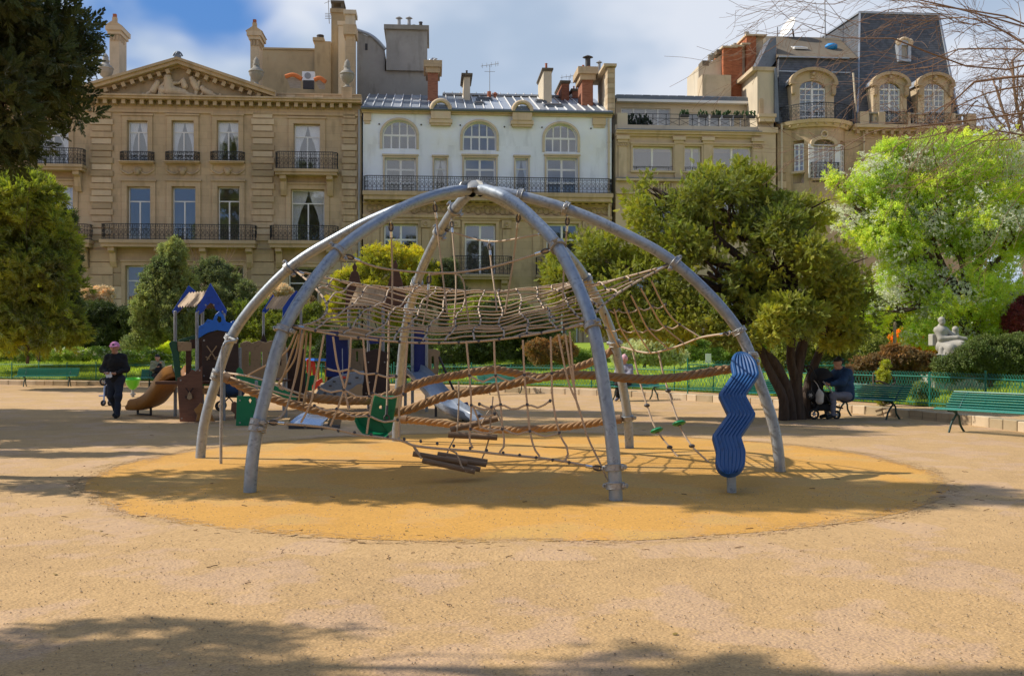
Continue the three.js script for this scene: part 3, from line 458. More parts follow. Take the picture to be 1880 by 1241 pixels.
  // stone urns on pedestals
  for (const p of [193, 470, 637]) {
    const w = 0.1, y = b.y(p, 152 + (p > 600 ? 10 : p > 400 ? 6 : 0), w), u = sub('stone_urn', b);
    mesh('urn_bowl', X(lathe([[0.001, 0], [0.26, 0], [0.24, 0.08], [0.12, 0.16], [0.13, 0.28], [0.3, 0.42], [0.42, 0.65], [0.44, 0.85], [0.36, 1.0], [0.24, 1.08], [0.20, 1.14], [0.2, 1.2], [0.001, 1.2]], 18), M4(b.x(p, w), y, -w)), M.stoneGrey, u);
    mesh('urn_finial', X(lathe([[0.18, 1.2], [0.22, 1.3], [0.16, 1.42], [0.18, 1.52], [0.1, 1.66], [0.001, 1.78]], 12), M4(b.x(p, w), y, -w)), M.stoneGrey, u);
    mesh('garland', X(new THREE.TorusGeometry(0.42, 0.055, 6, 20), M4(b.x(p, w), y + 0.85, -w, Math.PI / 2)), M.stoneGrey, u);
    mesh('pedestal', span(b.x(p, w) - 0.32, b.x(p, w) + 0.32, y - 0.75, y - 0.002, -w - 0.32, -w + 0.32), M.stone, u);
  }
  // terrace on the roof: two screens with orange canopies
  for (const [p0, p1, q0, q1] of [[525, 552, 138, 161], [578, 596, 144, 163]]) { const w = 1.5, g = sub('terrace_screen', b), xa2 = b.x(p0, w), xb2 = b.x(p1, w), y0 = b.y(p0, q1, w), y1 = b.y(p0, q0, w); mesh('reed_panel', slab([[xa2 + 0.25, y0], [xb2, y0], [xb2, y1 - 0.15], [xa2, y1 - 0.15]], -w - 0.05, -w), M.reed, g); mesh('canopy', tube([V(xa2 - 0.06, y1 - 0.1, -w + 0.05), V(mix(xa2, xb2, 0.5), y1 + 0.02, -w + 0.05), V(xb2 + 0.06, y1 - 0.22, -w + 0.05)], 0.13, 12, 8), M.awning, g); }
  { const w = 2.4, g = sub('air_conditioner', b), x0 = b.x(554, w), x1 = b.x(577, w), y0 = b.y(565, 147, w), y1 = b.y(565, 131, w); mesh('casing', span(x0, x1, y0, y1, -w - 0.35, -w), M.frame, g); mesh('fan_grille', [X(new THREE.CylinderGeometry(0.2, 0.2, 0.03, 18), M4(mix(x0, x1, 0.46), (y0 + y1) / 2, -w + 0.016, Math.PI / 2)), ...[0.06, 0.12, 0.18].map((r) => X(new THREE.TorusGeometry(r, 0.01, 4, 16), M4(mix(x0, x1, 0.46), (y0 + y1) / 2, -w + 0.036)))], M.pipeGrey, g); mesh('bracket', span(x0 + 0.05, x1 - 0.05, y0 - 0.5, y0 - 0.002, -w - 0.3, -w - 0.05), M.pipe, g); }
  mesh('roof_guard_rail', [[163, 176], [176, 176]].flatMap(() => []).concat([0, 1, 2].map((i) => cyl(V(x(160 + i * 8, 2), L(152), -2), V(x(160 + i * 8, 2), L(132), -2), 0.02, 0.02, 4)), [cyl(V(x(158, 2), L(132), -2), V(x(178, 2), L(132), -2), 0.02, 0.02, 4)]), M.pipeGrey, b);
  mesh('downpipe', [cyl(V(H - 0.12, 0.2, 0.14), V(H - 0.12, L(196), 0.14), 0.065, 0.065, 8)], M.pipeGrey, b);
}

// ---------------------------------------------------------------- the house behind, showing over the roofs: tall party walls and chimneys
{
  const w = 9, b = building('rear_house', 'grey rendered house rising behind the roofs, with tall chimney walls and metal cowls', 480), Y = (p, q) => b.y(p, q, w), x = (p) => b.x(p, w);
  mesh('gable_wall', slab([[x(655), 3], [x(790), 3], [x(790), Y(750, 130)], [x(706), Y(706, 130)], [x(706), Y(706, 92)], [x(694), Y(694, 78)], [x(678), Y(678, 67)], [x(655), Y(655, 58)]], -w - 4, -w), M.render, b);
  mesh('zinc_coping', tube([V(x(654), Y(655, 55), -w + 0.05), V(x(678), Y(678, 64), -w + 0.05), V(x(694), Y(694, 76), -w + 0.05), V(x(707), Y(706, 91), -w + 0.05)], 0.12, 14, 6), M.zinc, b);
  mesh('chimney_wall', span(x(709), x(784), Y(750, 131), Y(750, 57), -w - 3.9, -w + 0.25), M.render, b);
  mesh('chimney_cap', span(x(705), x(787.5), Y(750, 57) + 0.002, Y(750, 49), -w - 4, -w + 0.45), M.stoneGrey, b);
  for (const p of [724, 741.5, 759.5, 772]) mesh('chimney_pot', X(potShape.clone(), new THREE.Matrix4().compose(V(x(p), Y(p, 49) + 0.004, -w - 0.5), new THREE.Quaternion(), V(0.9, p > 770 ? 0.75 : 0.42, 0.9).multiplyScalar(1.3))), M.pipe, b);
  for (const p of [732, 750.5]) mesh('metal_cowl', cowl(x(p), Y(p, 49) + 0.004, -w - 0.5, 0.68, 0.12), M.pipeGrey, b);
  mesh('vent_slot', span(x(670), x(674.5), Y(672, 92), Y(672, 80), -w + 0.002, -w + 0.03), M.pipe, b);
  mesh('tall_stack', [span(x(613), x(637), 4, Y(625, 37), -w + 0.6, -w + 2.0), span(x(611), x(639), Y(625, 41), Y(625, 34), -w + 0.5, -w + 2.1)], M.ochre, b);
  mesh('stack_head', [span(x(613), x(635), Y(625, 34) + 0.002, Y(625, 31), -w + 0.6, -w + 2), span(x(613), x(617), Y(625, 31), Y(625, 23), -w + 1.9, -w + 1.98), span(x(630), x(635), Y(625, 31), Y(625, 23), -w + 1.9, -w + 1.98), span(x(613), x(635), Y(625, 31), Y(625, 23), -w + 0.6, -w + 0.7), span(x(612), x(636), Y(625, 23), Y(625, 19), -w + 0.55, -w + 2.05)], M.mossy, b);
  mesh('cream_stack', [span(x(628), x(645), 4, Y(640, 72), -w + 2.2, -w + 3.0), span(x(626.5), x(646), Y(640, 72), Y(640, 65), -w + 2.1, -w + 3.1)], M.cream, b);
  mesh('cream_stack', [span(x(643), x(659), 4, Y(650, 63), -w + 3.1, -w + 4.2), span(x(640), x(662), Y(650, 63), Y(650, 56), -w + 3.0, -w + 4.35)], M.cream, b);
  mesh('stone_pier', [span(x(649), x(664), 4, Y(655, 118), -w + 5.4, -w + 6.6), span(x(645.5), x(667), Y(655, 118), Y(655, 102), -w + 5.2, -w + 6.8)], M.stone, b);
  mesh('terrace_wall', [span(x(482), x(584), 4, Y(530, 107), -w - 1, -w + 2.0), span(x(481), x(584), Y(530, 107), Y(530, 104), -w - 1, -w + 2.1)], M.ochre, b);
  mesh('ochre_stack', [span(x(584), x(613), 4, Y(600, 94), -w - 0.5, -w + 2.3), span(x(581), x(601), Y(600, 94), Y(600, 88), -w - 0.6, -w + 2.4)], M.ochre, b);
  mesh('vent_cowl', [0, 1, 2, 3].map((i) => X(new THREE.TorusGeometry(0.2, 0.06, 6, 14), M4(x(592), Y(592, 87) + i * 0.11, -w + 1.5, Math.PI / 2))), M.pipe, b);
  mesh('aerial', [cyl(V(x(610), Y(610, 62), -w + 2.2), V(x(607), Y(607, -8), -w + 2.2), 0.03, 0.02, 5), ...[0, 1, 2, 3].map((i) => cyl(V(x(609) - 0.25, Y(609, 44 + i * 3), -w + 2.2), V(x(609) + 0.2, Y(609, 44 + i * 3), -w + 2.2), 0.02, 0.02, 4)), cyl(V(x(601), Y(601, 26), -w + 2.2), V(x(613), Y(613, 21), -w + 2.2), 0.018, 0.018, 4)], M.pipeGrey, b);
  mesh('hidden_body', span(x(486), x(1120), 0, Y(790, 178), -w - 9, -w - 4.1), M.render, b);
}

// ---------------------------------------------------------------- 2: the white house with arched windows
{
  const b = building('white_house', 'white plastered house with three arched windows and a long iron balcony', 666), Y = (q, p = 893) => b.y(p, q), x = b.x, x1 = x(1123);
  for (const [p0, p1, q] of [[702, 764, 247], [849.5, 911, 250], [1000.5, 1060, 253]]) opening(b, p0, q, p1, q + 26, { arch: 0.86, ring: 0.16, frame: M.frame, rows: [1], cols: 4, top: 4, bars: 0.06, sm: M.cream, drape: 0 });
  const yMid = Y(281); wall(b, rect(0, x1, yMid, Y(205)), M.white); b.holes = [];
  for (const [p0, p1] of [[706.5, 763.5], [852, 910], [1003.5, 1060.5]]) { opening(b, p0, 290, p1, 358, { rows: [0.34, 0.36, 0.3], cols: 2, top: 2, bars: 0.09, surround: 0.12, sm: M.cream }); }
  for (const [p0, p1] of [[797, 819.5], [946.5, 969.5]]) opening(b, p0, 291, p1, 356, { rows: [0.72, 0.28], cols: 1, top: 1, bars: 0.06, surround: 0.1, sm: M.cream, drape: 0.3 });
  const yB = Y(362);
  wall(b, rect(0, x1, yB, yMid), M.white, 0.55, 'middle_wall'); b.holes = [];
  for (const [p0, p1] of [[704, 767], [853, 910], [1003, 1062]]) opening(b, p0, 411, p1, 505, { rows: [0.7, 0.3], cols: 2, top: 2, bars: 0.09, surround: 0.2, sm: M.stone });
  for (const [p0, p1] of [[704, 767], [853, 910], [1003, 1062]]) opening(b, p0, 540, p1, 640, { rows: [0.7, 0.3], cols: 2, top: 2, bars: 0.08, surround: 0.2, sm: M.stone });
  wall(b, rect(0, x1, 0, yB - 0.003), M.stone, 0.55, 'lower_wall');
  mesh('house_body', span(0.05, x1 - 0.05, 0, Y(202), -12, -4.5), M.stoneDark, b); mesh('room', span(0.06, x1 - 0.06, 0.1, Y(207), -4.497, -4.48), M.room, b);
  for (const q of [span(0.003, 0.3, 0, Y(206), -4.48, -0.552), span(x1 - 0.3, x1 - 0.003, 0, Y(206), -4.48, -0.552)]) mesh('return_wall', q, M.white, b);
  // balcony on a moulded band with carved frieze
  balcony(b, 669, 1119, 330, 357, 0.95, { thick: 0.5, m: M.stone });
  const dn = shared(bx(0.18, 0.2, 0.3)); for (let u = 0.4; u < x1 - 0.3; u += 0.42) { const o = mesh('dentil', dn, M.stone, b); o.position.set(u, Y(371), 0.16); }
  mesh('band', [span(0, x1 - 0.005, Y(376), Y(374), 0.002, 0.2), span(0, x1 - 0.005, Y(401), Y(396), 0.002, 0.24), span(0, x1 - 0.005, Y(404), Y(401), 0.002, 0.12)], M.stone, b);
  setSeed(33); const fr = []; for (let u = 0.4; u < x1 - 0.3; u += 0.3) { fr.push(X(new THREE.TorusGeometry(rr(0.13, 0.2), 0.05, 4, 9), M4(u, Y(386) + rr(-0.08, 0.08), 0.03)), sph(rr(0.06, 0.12), u + 0.15, Y(386) + rr(-0.22, 0.22), 0.03, 1, 1, 0.6, 6)); }
  mesh('carved_frieze', fr, M.stoneDark, b);
  for (const p of [690, 781, 836, 930, 985, 1078, 1110]) mesh('pilaster', [span(x(p) - 0.22, x(p) + 0.22, 1, Y(421), 0.002, 0.09), span(x(p) - 0.3, x(p) + 0.3, Y(419), Y(405), 0.002, 0.16), X(new THREE.TorusGeometry(0.12, 0.05, 5, 10), M4(x(p), Y(412), 0.17))], M.stone, b);
  balcony(b, 831, 938, 472, 505, 0.7, { consoles: [845, 925], thick: 0.3, m: M.stoneDark }); balcony(b, 984, 1090, 474, 506, 0.7, { consoles: [998, 1078], thick: 0.3, m: M.stoneDark });
  // eaves, gutter and attic ornaments
  mesh('eaves_cornice', [span(-0.05, x1, Y(212), Y(209), 0.002, 0.16), span(-0.08, x1 + 0.02, Y(209) + 0.002, Y(206), 0.002, 0.32)], M.stonePale, b);
  mesh('gutter', tube([V(-0.1, Y(205), 0.42), V(x1 * 0.5, Y(205), 0.42), V(x1, Y(205), 0.42)], 0.1, 6, 8), M.zincDark, b);
  for (const [p0, p1] of [[667, 681], [1088, 1112]]) mesh('corner_pilaster', [span(x(p0), x(p1), Y(226), Y(213), 0.002, 0.14), span(x(p0) + 0.06, x(p1) - 0.06, Y(231), Y(226), 0.002, 0.08)], M.stonePale, b);
  for (const p of [809, 958]) { const c = x(p), g = sub('attic_ornament', b); mesh('ornament_block', [span(c - 0.6, c + 0.6, Y(222), Y(206), 0.33, 0.42), span(c - 0.7, c + 0.7, Y(229), Y(222) - 0.002, 0.004, 0.36), span(c - 0.62, c + 0.62, Y(233), Y(229) - 0.002, 0.004, 0.28)], M.stonePale, g); mesh('ornament_arch', X(new THREE.TorusGeometry(0.56, 0.14, 6, 16, Math.PI), M4(c, Y(206), 0.44)), M.stonePale, g); mesh('ornament_back', span(c - 0.66, c + 0.66, Y(205.5), Y(196), -0.6, 0.36), M.zincDark, g); }
  for (const [p, q] of [[696, 228], [773, 229], [845, 230], [926, 233], [995, 234], [1085, 236]]) mesh('wall_anchor', X(new THREE.CylinderGeometry(0.05, 0.05, 0.05, 8), M4(x(p), b.y(p, q), 0.03, Math.PI / 2)), M.pipe, b);
  // zinc roof in standing-seam panels, skylights
  const yr0 = Y(203), yr1 = b.y(893, 178, 6.5), run = 6.8, ang = Math.atan2(yr1 - yr0, run), Ls = Math.hypot(yr1 - yr0, run), n = 27;
  mesh('roof_deck', X(bx(x1, 0.1, Ls, x1 / 2, 0, 0), M4(0, (yr0 + yr1) / 2 - 0.08, 0.35 - run / 2, ang)), M.zincDark, b);
  const zt = [M.zinc, M.zincDark, mat([0.34, 0.36, 0.39], 0.4, { map: T.paint, metalness: 0.4 }), mat([0.50, 0.52, 0.54], 0.45, { map: T.paint, metalness: 0.3 })];
  for (let i = 0; i < n; i++) { const w = x1 / n; mesh('roof_panel', X(bx(w - 0.05, 0.03, Ls, w * (i + 0.5), 0, 0), M4(0, (yr0 + yr1) / 2, 0.35 - run / 2, ang)), i < 11 ? zt[rnd() < 0.7 ? 1 : 0] : pick(zt), b); mesh('roof_seam', X(bx(0.045, 0.09, Ls, w * i + 0.02, 0, 0), M4(0, (yr0 + yr1) / 2 + 0.04, 0.35 - run / 2, ang)), M.frame, b); }
  mesh('roof_step', span(x(668), x(790), Y(196), Y(182), -3.2, -2.4), M.zincDark, b);
  for (const [p0, p1, t] of [[872, 893, 0.35], [995, 1016, 0.62], [1003, 1040, 0.3], [880, 912, 0.7]]) { const c = x((p0 + p1) / 2), w = x(p1) - x(p0), g = sub('skylight', b); mesh('skylight_frame', X(bx(w, 0.12, 0.9, c, 0.08, Ls * (0.5 - t)), M4(0, (yr0 + yr1) / 2, 0.35 - run / 2, ang)), M.zincDark, g); mesh('skylight_glass', X(bx(w - 0.16, 0.03, 0.72, c, 0.16, Ls * (0.5 - t)), M4(0, (yr0 + yr1) / 2, 0.35 - run / 2, ang)), M.pipe, g); }
  mesh('upper_roof', [X(bx(x(1060, 8) - x(812, 8), 0.12, 5, (x(1060, 8) + x(812, 8)) / 2, b.y(930, 176, 8), -9, 0.12), M4())], M.zinc, b);
  for (let i = 0; i < 18; i++) mesh('roof_seam', bx(0.05, 0.12, 5, mix(x(815, 8), x(1058, 8), i / 17), b.y(930, 175, 8) + 0.05, -9, 0.12), M.frame, b);
  // chimneys
  let c = chimney(b, 785, 804, 112, 200, 3, 1.9, M.brick, { cap: 0.26, capH: 0.75, capM: M.stone });
  { const xx = b.x(794, 3), y = b.y(794, 112, 3); mesh('cowl', [tube([V(xx - 0.25, y, -3.5), V(xx - 0.1, y + 0.25, -3.5), V(xx + 0.05, y + 0.1, -3.5)], 0.07, 8, 6), tube([V(xx + 0.2, y, -3.6), V(xx + 0.18, y + 0.3, -3.6), V(xx - 0.05, y + 0.34, -3.6)], 0.06, 8, 6), tube([V(xx, y, -3.5), V(xx + 0.12, y + 0.22, -3.4), V(xx + 0.3, y + 0.28, -3.4)], 0.05, 8, 6)], M.zinc, c); }
  chimney(b, 851.5, 863, 135, 192, 4, 2.6, M.cream, { cap: 0.16, capH: 0.22, capM: M.mossy, pots: [[0.5, 0.2, 0.6, 0.34, M.pipe], [0.5, 0.45, 0.6, 0.34, M.terracotta], [0.5, 0.7, 0.6, 0.34, M.pipe]] });
  chimney(b, 998, 1013, 125, 190, 3.5, 3.4, M.cream, { cap: 0.1, capH: 0.2, capM: M.mossy, pots: [[0.4, 0.1, 0.7, 0.4, M.terracotta]] });
  chimney(b, 1031, 1045, 148, 192, 5.2, 3, M.brick, { cap: 0.1, capH: 0.2, capM: M.mossy, pots: [[0.5, 0.4, 0.6, 0.3, M.terracotta]] });
  chimney(b, 1051, 1066, 163, 192, 6.5, 1.6, M.brick, { cap: 0.1, capH: 0.18, capM: M.mossy, pots: [[0.3, 0.3, 0.5, 0.3], [0.7, 0.4, 0.5, 0.3]] });
  c = chimney(b, 1069, 1089, 124, 200, 2.4, 1.8, M.brick, { cap: 0.3, capH: 0.8, capM: M.stone, pots: [[0.25, 0.4, 0.7, 0.35, M.terracotta], [0.75, 0.4, 0.8, 0.3, M.terracotta]] });
  mesh('flue', cowl(b.x(1083, 2.4), b.y(1083, 124, 2.4) + 0.002, -3.2, 0.82, 0.17), M.pipe, c);
  mesh('flue', cowl(b.x(1105, 3), b.y(1105, 124, 3), -4, 0.55, 0.1), M.pipeGrey, c);
  const pw = sub('party_wall', b), xa = x(1112), xb = x(1129), py0 = b.y(1120, 207), py1 = b.y(1120, 124);
  mesh('wall_panel', X(slab([[0.1, py0], [4.2, py0], [4.2, py1 + 0.1], [0.1, py1 + 0.1]], -0.2, 0.2), M4(xa + 0.45, 0, -0.2, 0, Math.PI / 2, 0)), M.cream, pw);
  for (let i = 0; i < 9; i++) mesh('edge_stone', span(xa + 0.14, xb, py0 + (py1 - py0) * i / 9 + 0.01, py0 + (py1 - py0) * (i + 1) / 9 - 0.01, -0.9, -0.1), i % 2 ? M.stonePale : M.stone, pw);
  mesh('coping', span(xa - 0.1, xb + 0.12, py1 + 0.102, py1 + 0.26, -4.6, 0.02), M.stonePale, pw);
  const aer = (p, q0, q1, w) => { const xx = b.x(p, w), y0 = b.y(p, q1, w), y1 = b.y(p, q0, w), z = -w; mesh('aerial', [cyl(V(xx, y0, z), V(xx, y1, z), 0.025, 0.02, 5), cyl(V(xx - 0.6, y1 - 0.1, z), V(xx + 0.6, y1 + 0.1, z), 0.018, 0.018, 4), ...[-0.5, -0.2, 0.1, 0.4, 0.55].map((t) => cyl(V(xx + t, y1 + t * 0.17 - 0.16, z), V(xx + t, y1 + t * 0.17 + 0.16, z), 0.014, 0.014, 4)), cyl(V(xx - 0.35, y1 - 0.45, z), V(xx + 0.35, y1 - 0.45, z), 0.016, 0.016, 4)], M.pipeGrey, b); };
  aer(899, 119, 178, 6); aer(1045, 140, 182, 7); mesh('vent_stack', [cyl(V(b.x(898, 6), b.y(898, 180, 6), -6), V(b.x(898, 6), b.y(898, 168, 6), -6), 0.13, 0.13, 8), ...cowl(b.x(909, 6), b.y(909, 180, 6), -6, 0.2, 0.1)], M.terracotta, b);
  mesh('downpipe', [cyl(V(x1 - 0.2, 0.2, 0.15), V(x1 - 0.2, Y(215), 0.15), 0.07, 0.07, 8), ...[260, 300, 340, 380, 420].map((q) => cyl(V(x1 - 0.2, Y(q), 0.15), V(x1 - 0.2, Y(q) + 0.1, 0.15), 0.09, 0.09, 8))], M.cream, b);
}

// ---------------------------------------------------------------- 3: the cream house with the roof terrace
{
  const b = building('cream_house', 'cream house with wide windows and a planted roof terrace, between white house and slate mansard', 1130), Y = (q, p = 1262) => b.y(p, q), x = b.x, x1 = x(1396);
  for (const [p0, p1, n] of [[1162, 1236, 2], [1257, 1288, 2], [1310, 1381, 2]]) { opening(b, p0, 269, p1, 314, { rows: [0.001, 0.999], cols: n, top: n, bars: 0.08, surround: 0.12, sm: M.stonePale, drape: 0 }); const c = (p0 + p1) / 2; mesh('window_bar', [span(x(p0) + 0.01, x(p1) - 0.01, Y(307), Y(306), -0.1, -0.07), ...[0.1, 0.5, 0.9].map((t) => span(mix(x(p0), x(p1), t) - 0.015, mix(x(p0), x(p1), t) + 0.015, Y(313), Y(307), -0.1, -0.075))], M.iron, b); mesh('sill', span(x(p0) - 0.15, x(p1) + 0.15, Y(318), Y(314.5), 0.002, 0.16), M.stonePale, b); }
  for (const [p0, p1] of [[1162, 1236], [1257, 1288], [1310, 1381]]) opening(b, p0, 366, p1, 430, { rows: [0.7, 0.3], cols: 2, top: 2, bars: 0.08 });
  for (const [p0, p1] of [[1162, 1236], [1310, 1381]]) opening(b, p0, 480, p1, 560, { rows: [0.7, 0.3], cols: 2, top: 2, bars: 0.08 });
  wall(b, rect(0.02, x1, 0, Y(252)), M.stonePale); mesh('house_body', span(0.06, x1 - 0.05, 0, Y(235), -12, -4.5), M.cream, b); mesh('room', span(0.07, x1 - 0.06, 0.1, Y(254), -4.497, -4.48), M.room, b);
  for (const q of [span(0.03, 0.3, 0, Y(253), -4.48, -0.552), span(x1 - 0.3, x1 - 0.003, 0, Y(253), -4.48, -0.552)]) mesh('return_wall', q, M.cream, b);
  mesh('cornice', [span(0, x1, Y(252) + 0.002, Y(248), -0.5, 0.16), span(0, x1, Y(248), Y(244), -0.5, 0.34), span(0, x1, Y(244), Y(242.5), -0.5, 0.46)], M.stonePale, b); mesh('cornice_lead', span(0.01, x1 - 0.01, Y(242.5) + 0.002, Y(241), -0.45, 0.48), M.zincDark, b);
  mesh('parapet', span(0.02, x1 - 0.02, Y(241) + 0.002, Y(230), -0.6, -0.1), M.cream, b);
  mesh('parapet_pier', span(x(1134), x(1153), Y(241), Y(209), -0.9, -0.05), M.cream, b);
  for (const p of [1143, 1246, 1299, 1390]) mesh('pilaster', [span(x(p) - 0.26, x(p) + 0.26, Y(330), Y(264), 0.002, 0.12), span(x(p) - 0.32, x(p) + 0.32, Y(264) + 0.002, Y(259), 0.002, 0.2), span(x(p) - 0.4, x(p) + 0.4, Y(259) + 0.002, Y(252.5), 0.002, 0.3)], M.stonePale, b);
  mesh('capital_carving', [1143, 1390].flatMap((p) => [0, 1, 2, 3].map((i) => X(new THREE.TorusGeometry(0.09, 0.04, 5, 8), M4(x(p) - 0.24 + 0.16 * i, Y(268), 0.14)))), M.stone, b);
  mesh('floor_band', [span(0.02, x1, Y(334), Y(330), 0.002, 0.3), span(0.02, x1, Y(358), Y(355), 0.002, 0.3), span(0.02, x1, Y(355), Y(353), 0.002, 0.16)], M.stonePale, b); mesh('band_lead', span(0.02, x1, Y(330) + 0.002, Y(328.5), 0.002, 0.32), M.zincDark, b);
  for (const [p0, p1] of [[1163, 1192], [1206, 1236], [1312, 1340]]) { const g = sub('balustrade', b); mesh('panel', span(x(p0), x(p1), Y(352.5), Y(336), 0.002, 0.05), M.stoneDark, g); for (let i = 0; i < 6; i++) { const o = mesh('baluster', X(lathe([[0.05, 0], [0.06, 0.04], [0.035, 0.1], [0.075, 0.22], [0.04, 0.4], [0.055, 0.46]], 8), M4(mix(x(p0), x(p1), (i + 0.5) / 6), Y(351.5), 0.12)), M.stonePale, g); } }
  // penthouse set back behind the terrace
  const w = 2.6, P = (p) => b.x(p, w), Q = (q) => b.y(1262, q, w), ph = sub('penthouse', b);
  mesh('penthouse_wall', slab(rect(P(1131), P(1400), Q(240), Q(190)), -w - 0.3, -w, [rect(P(1141), P(1231), Q(236), Q(200)), rect(P(1265), P(1362), Q(236), Q(207))]), M.cream, ph);
  mesh('penthouse_body', span(P(1132), P(1399), Q(240), Q(188), -w - 7, -w - 1.2), M.room, ph);
  for (const [p0, p1, q, n] of [[1141, 1231, 200, 4], [1265, 1362, 207, 5]]) for (let i = 0; i < n; i++) { const xa = mix(P(p0), P(p1), i / n), xb = mix(P(p0), P(p1), (i + 1) / n); mesh('glass_door', [span(xa + 0.05, xb - 0.05, Q(236), Q(q + 1.5), -w - 0.16, -w - 0.15)], M.glass, ph); mesh('door_frame', [span(xa, xa + 0.05, Q(236), Q(q), -w - 0.2, -w - 0.1), span(xb - 0.05, xb, Q(236), Q(q), -w - 0.2, -w - 0.1), span(xa + 0.05, xb - 0.05, Q(q + 1.5), Q(q), -w - 0.2, -w - 0.1)], M.frame, ph); }
  mesh('terrace_awning_box', span(P(1131), P(1400), Q(191), Q(186.5), -w + 0.002, -w + 0.45), M.frame, ph); mesh('roof_edge', span(P(1128), P(1402), Q(186.3), Q(180), -w - 7, -w + 0.4), M.zincDark, ph);
  const rl = Math.hypot(5, Q(172) - Q(180) + 0.6); for (let i = 0; i < 17; i++) { const xa = mix(P(1130), P(1400), i / 17), xb = mix(P(1130), P(1400), (i + 1) / 17); mesh('roof_panel', bx(xb - xa - 0.05, 0.04, 5, (xa + xb) / 2, (Q(180) + Q(171.5)) / 2 + 0.1, -w - 2.2, 0.075, 0, 0), pick(zt2()), ph); }
  mesh('terrace_rail', [...[208, 216].map((q) => cyl(V(x(1152), Y(q), -0.3), V(x1 - 0.05, Y(q), -0.3), 0.02, 0.02, 5)), ...Array.from({ length: 11 }, (_, i) => cyl(V(mix(x(1152), x1 - 0.05, i / 10), Y(230), -0.3), V(mix(x(1152), x1 - 0.05, i / 10), Y(208), -0.3), 0.022, 0.022, 5)), ...Array.from({ length: 10 }, (_, i) => [0, 1].map((s) => cyl(V(mix(x(1152), x1 - 0.05, (i + s) / 10), Y(229), -0.3), V(mix(x(1152), x1 - 0.05, (i + 1 - s) / 10), Y(217), -0.3), 0.012, 0.012, 4))).flat()], M.iron, b);
  setSeed(37);
  for (const p of [1258, 1292, 1316, 1338, 1358, 1380]) { const g = sub('planter', b); mesh('planter_box', span(x(p) - 0.28, x(p) + 0.28, Y(214), Y(209.5), -0.28, -0.02), M.pipe, g); const lf = []; for (let i = 0; i < 26; i++) lf.push(X(new THREE.PlaneGeometry(0.1, 0.2), M4(x(p) + rr(-0.28, 0.28), Y(208) + rr(-0.05, 0.2), -0.15 + rr(-0.1, 0.1), rr(-0.6, 0.6), rr(0, 3), rr(-0.7, 0.7)))); mesh('plants', lf, leafMat([0.04, 0.09, 0.02]), g); }
  for (const [p, s] of [[1160, 0.5], [1178, 0.62], [1190, 0.4]]) { const lf = []; for (let i = 0; i < 90; i++) lf.push(X(new THREE.PlaneGeometry(0.12, 0.2), M4(x(p) + rr(-1, 1) * s, Y(229) + rr(0, s * 1.3), -0.9 + rr(-0.3, 0.3), rr(-0.8, 0.8), rr(0, 3), rr(-0.7, 0.7)))); mesh('terrace_shrub', lf, leafMat([0.02, 0.04, 0.015]), b); }
  // chimney walls behind, brick strips and plaster
  const cw = sub('chimney_wall', b), ws = 4, S = (p) => b.x(p, ws), R = (q) => b.y(1350, q, ws);
  mesh('plaster_wall', [slab([[S(1283), R(188)], [S(1326), R(188)], [S(1326), R(100)], [S(1302), R(118)], [S(1302), R(122)], [S(1283), R(122)]], -ws - 3, -ws)], M.cream, cw); mesh('low_block', span(S(1281), S(1333), R(186), R(147), -ws + 0.002, -ws + 1.2), M.stonePale, cw);
  const strips = [[1325, 1349, 92, M.brickRed], [1341, 1360, 90, M.brickRed], [1360, 1372, 86, M.cream], [1367, 1385, 70, M.brickRed], [1385, 1401, 70, M.cream]];
  strips.forEach(([p0, p1, q, m], i) => { mesh(m === M.cream ? 'plaster_strip' : 'brick_shaft', span(S(p0), S(p1) - 0.02, R(188), R(q), -ws - 2, -ws + (m === M.cream ? 0.05 : 0.45) + i * 0.02), m, cw); mesh('cap', span(S(p0) - 0.1, S(p1) + 0.04, R(q) + 0.002, R(q - 3), -ws - 2.1, -ws + 0.6 + i * 0.02), M.stonePale, cw); });
  for (const [p, q, s] of [[1307, 106, 1.1], [1312, 100, 0.9], [1354, 82, 1.0], [1376, 64, 1.25]]) mesh('chimney_pot', X(potShape.clone(), new THREE.Matrix4().compose(V(S(p), R(q) - 0.25, -ws - 0.5), new THREE.Quaternion(), V(s, s, s))), M.stoneGrey, cw);
  mesh('flue_head', [span(S(1290), S(1302), R(122), R(112), -ws - 1, -ws), span(S(1316), S(1326), R(100), R(92), -ws - 1, -ws + 0.1)], M.mossy, cw);
  mesh('downpipe', cyl(V(x1 - 0.16, 0.2, 0.15), V(x1 - 0.16, Y(330), 0.15), 0.07, 0.07, 8), M.cream, b);
}
function zt2() { return [M.zinc, M.zinc, M.zincDark]; }

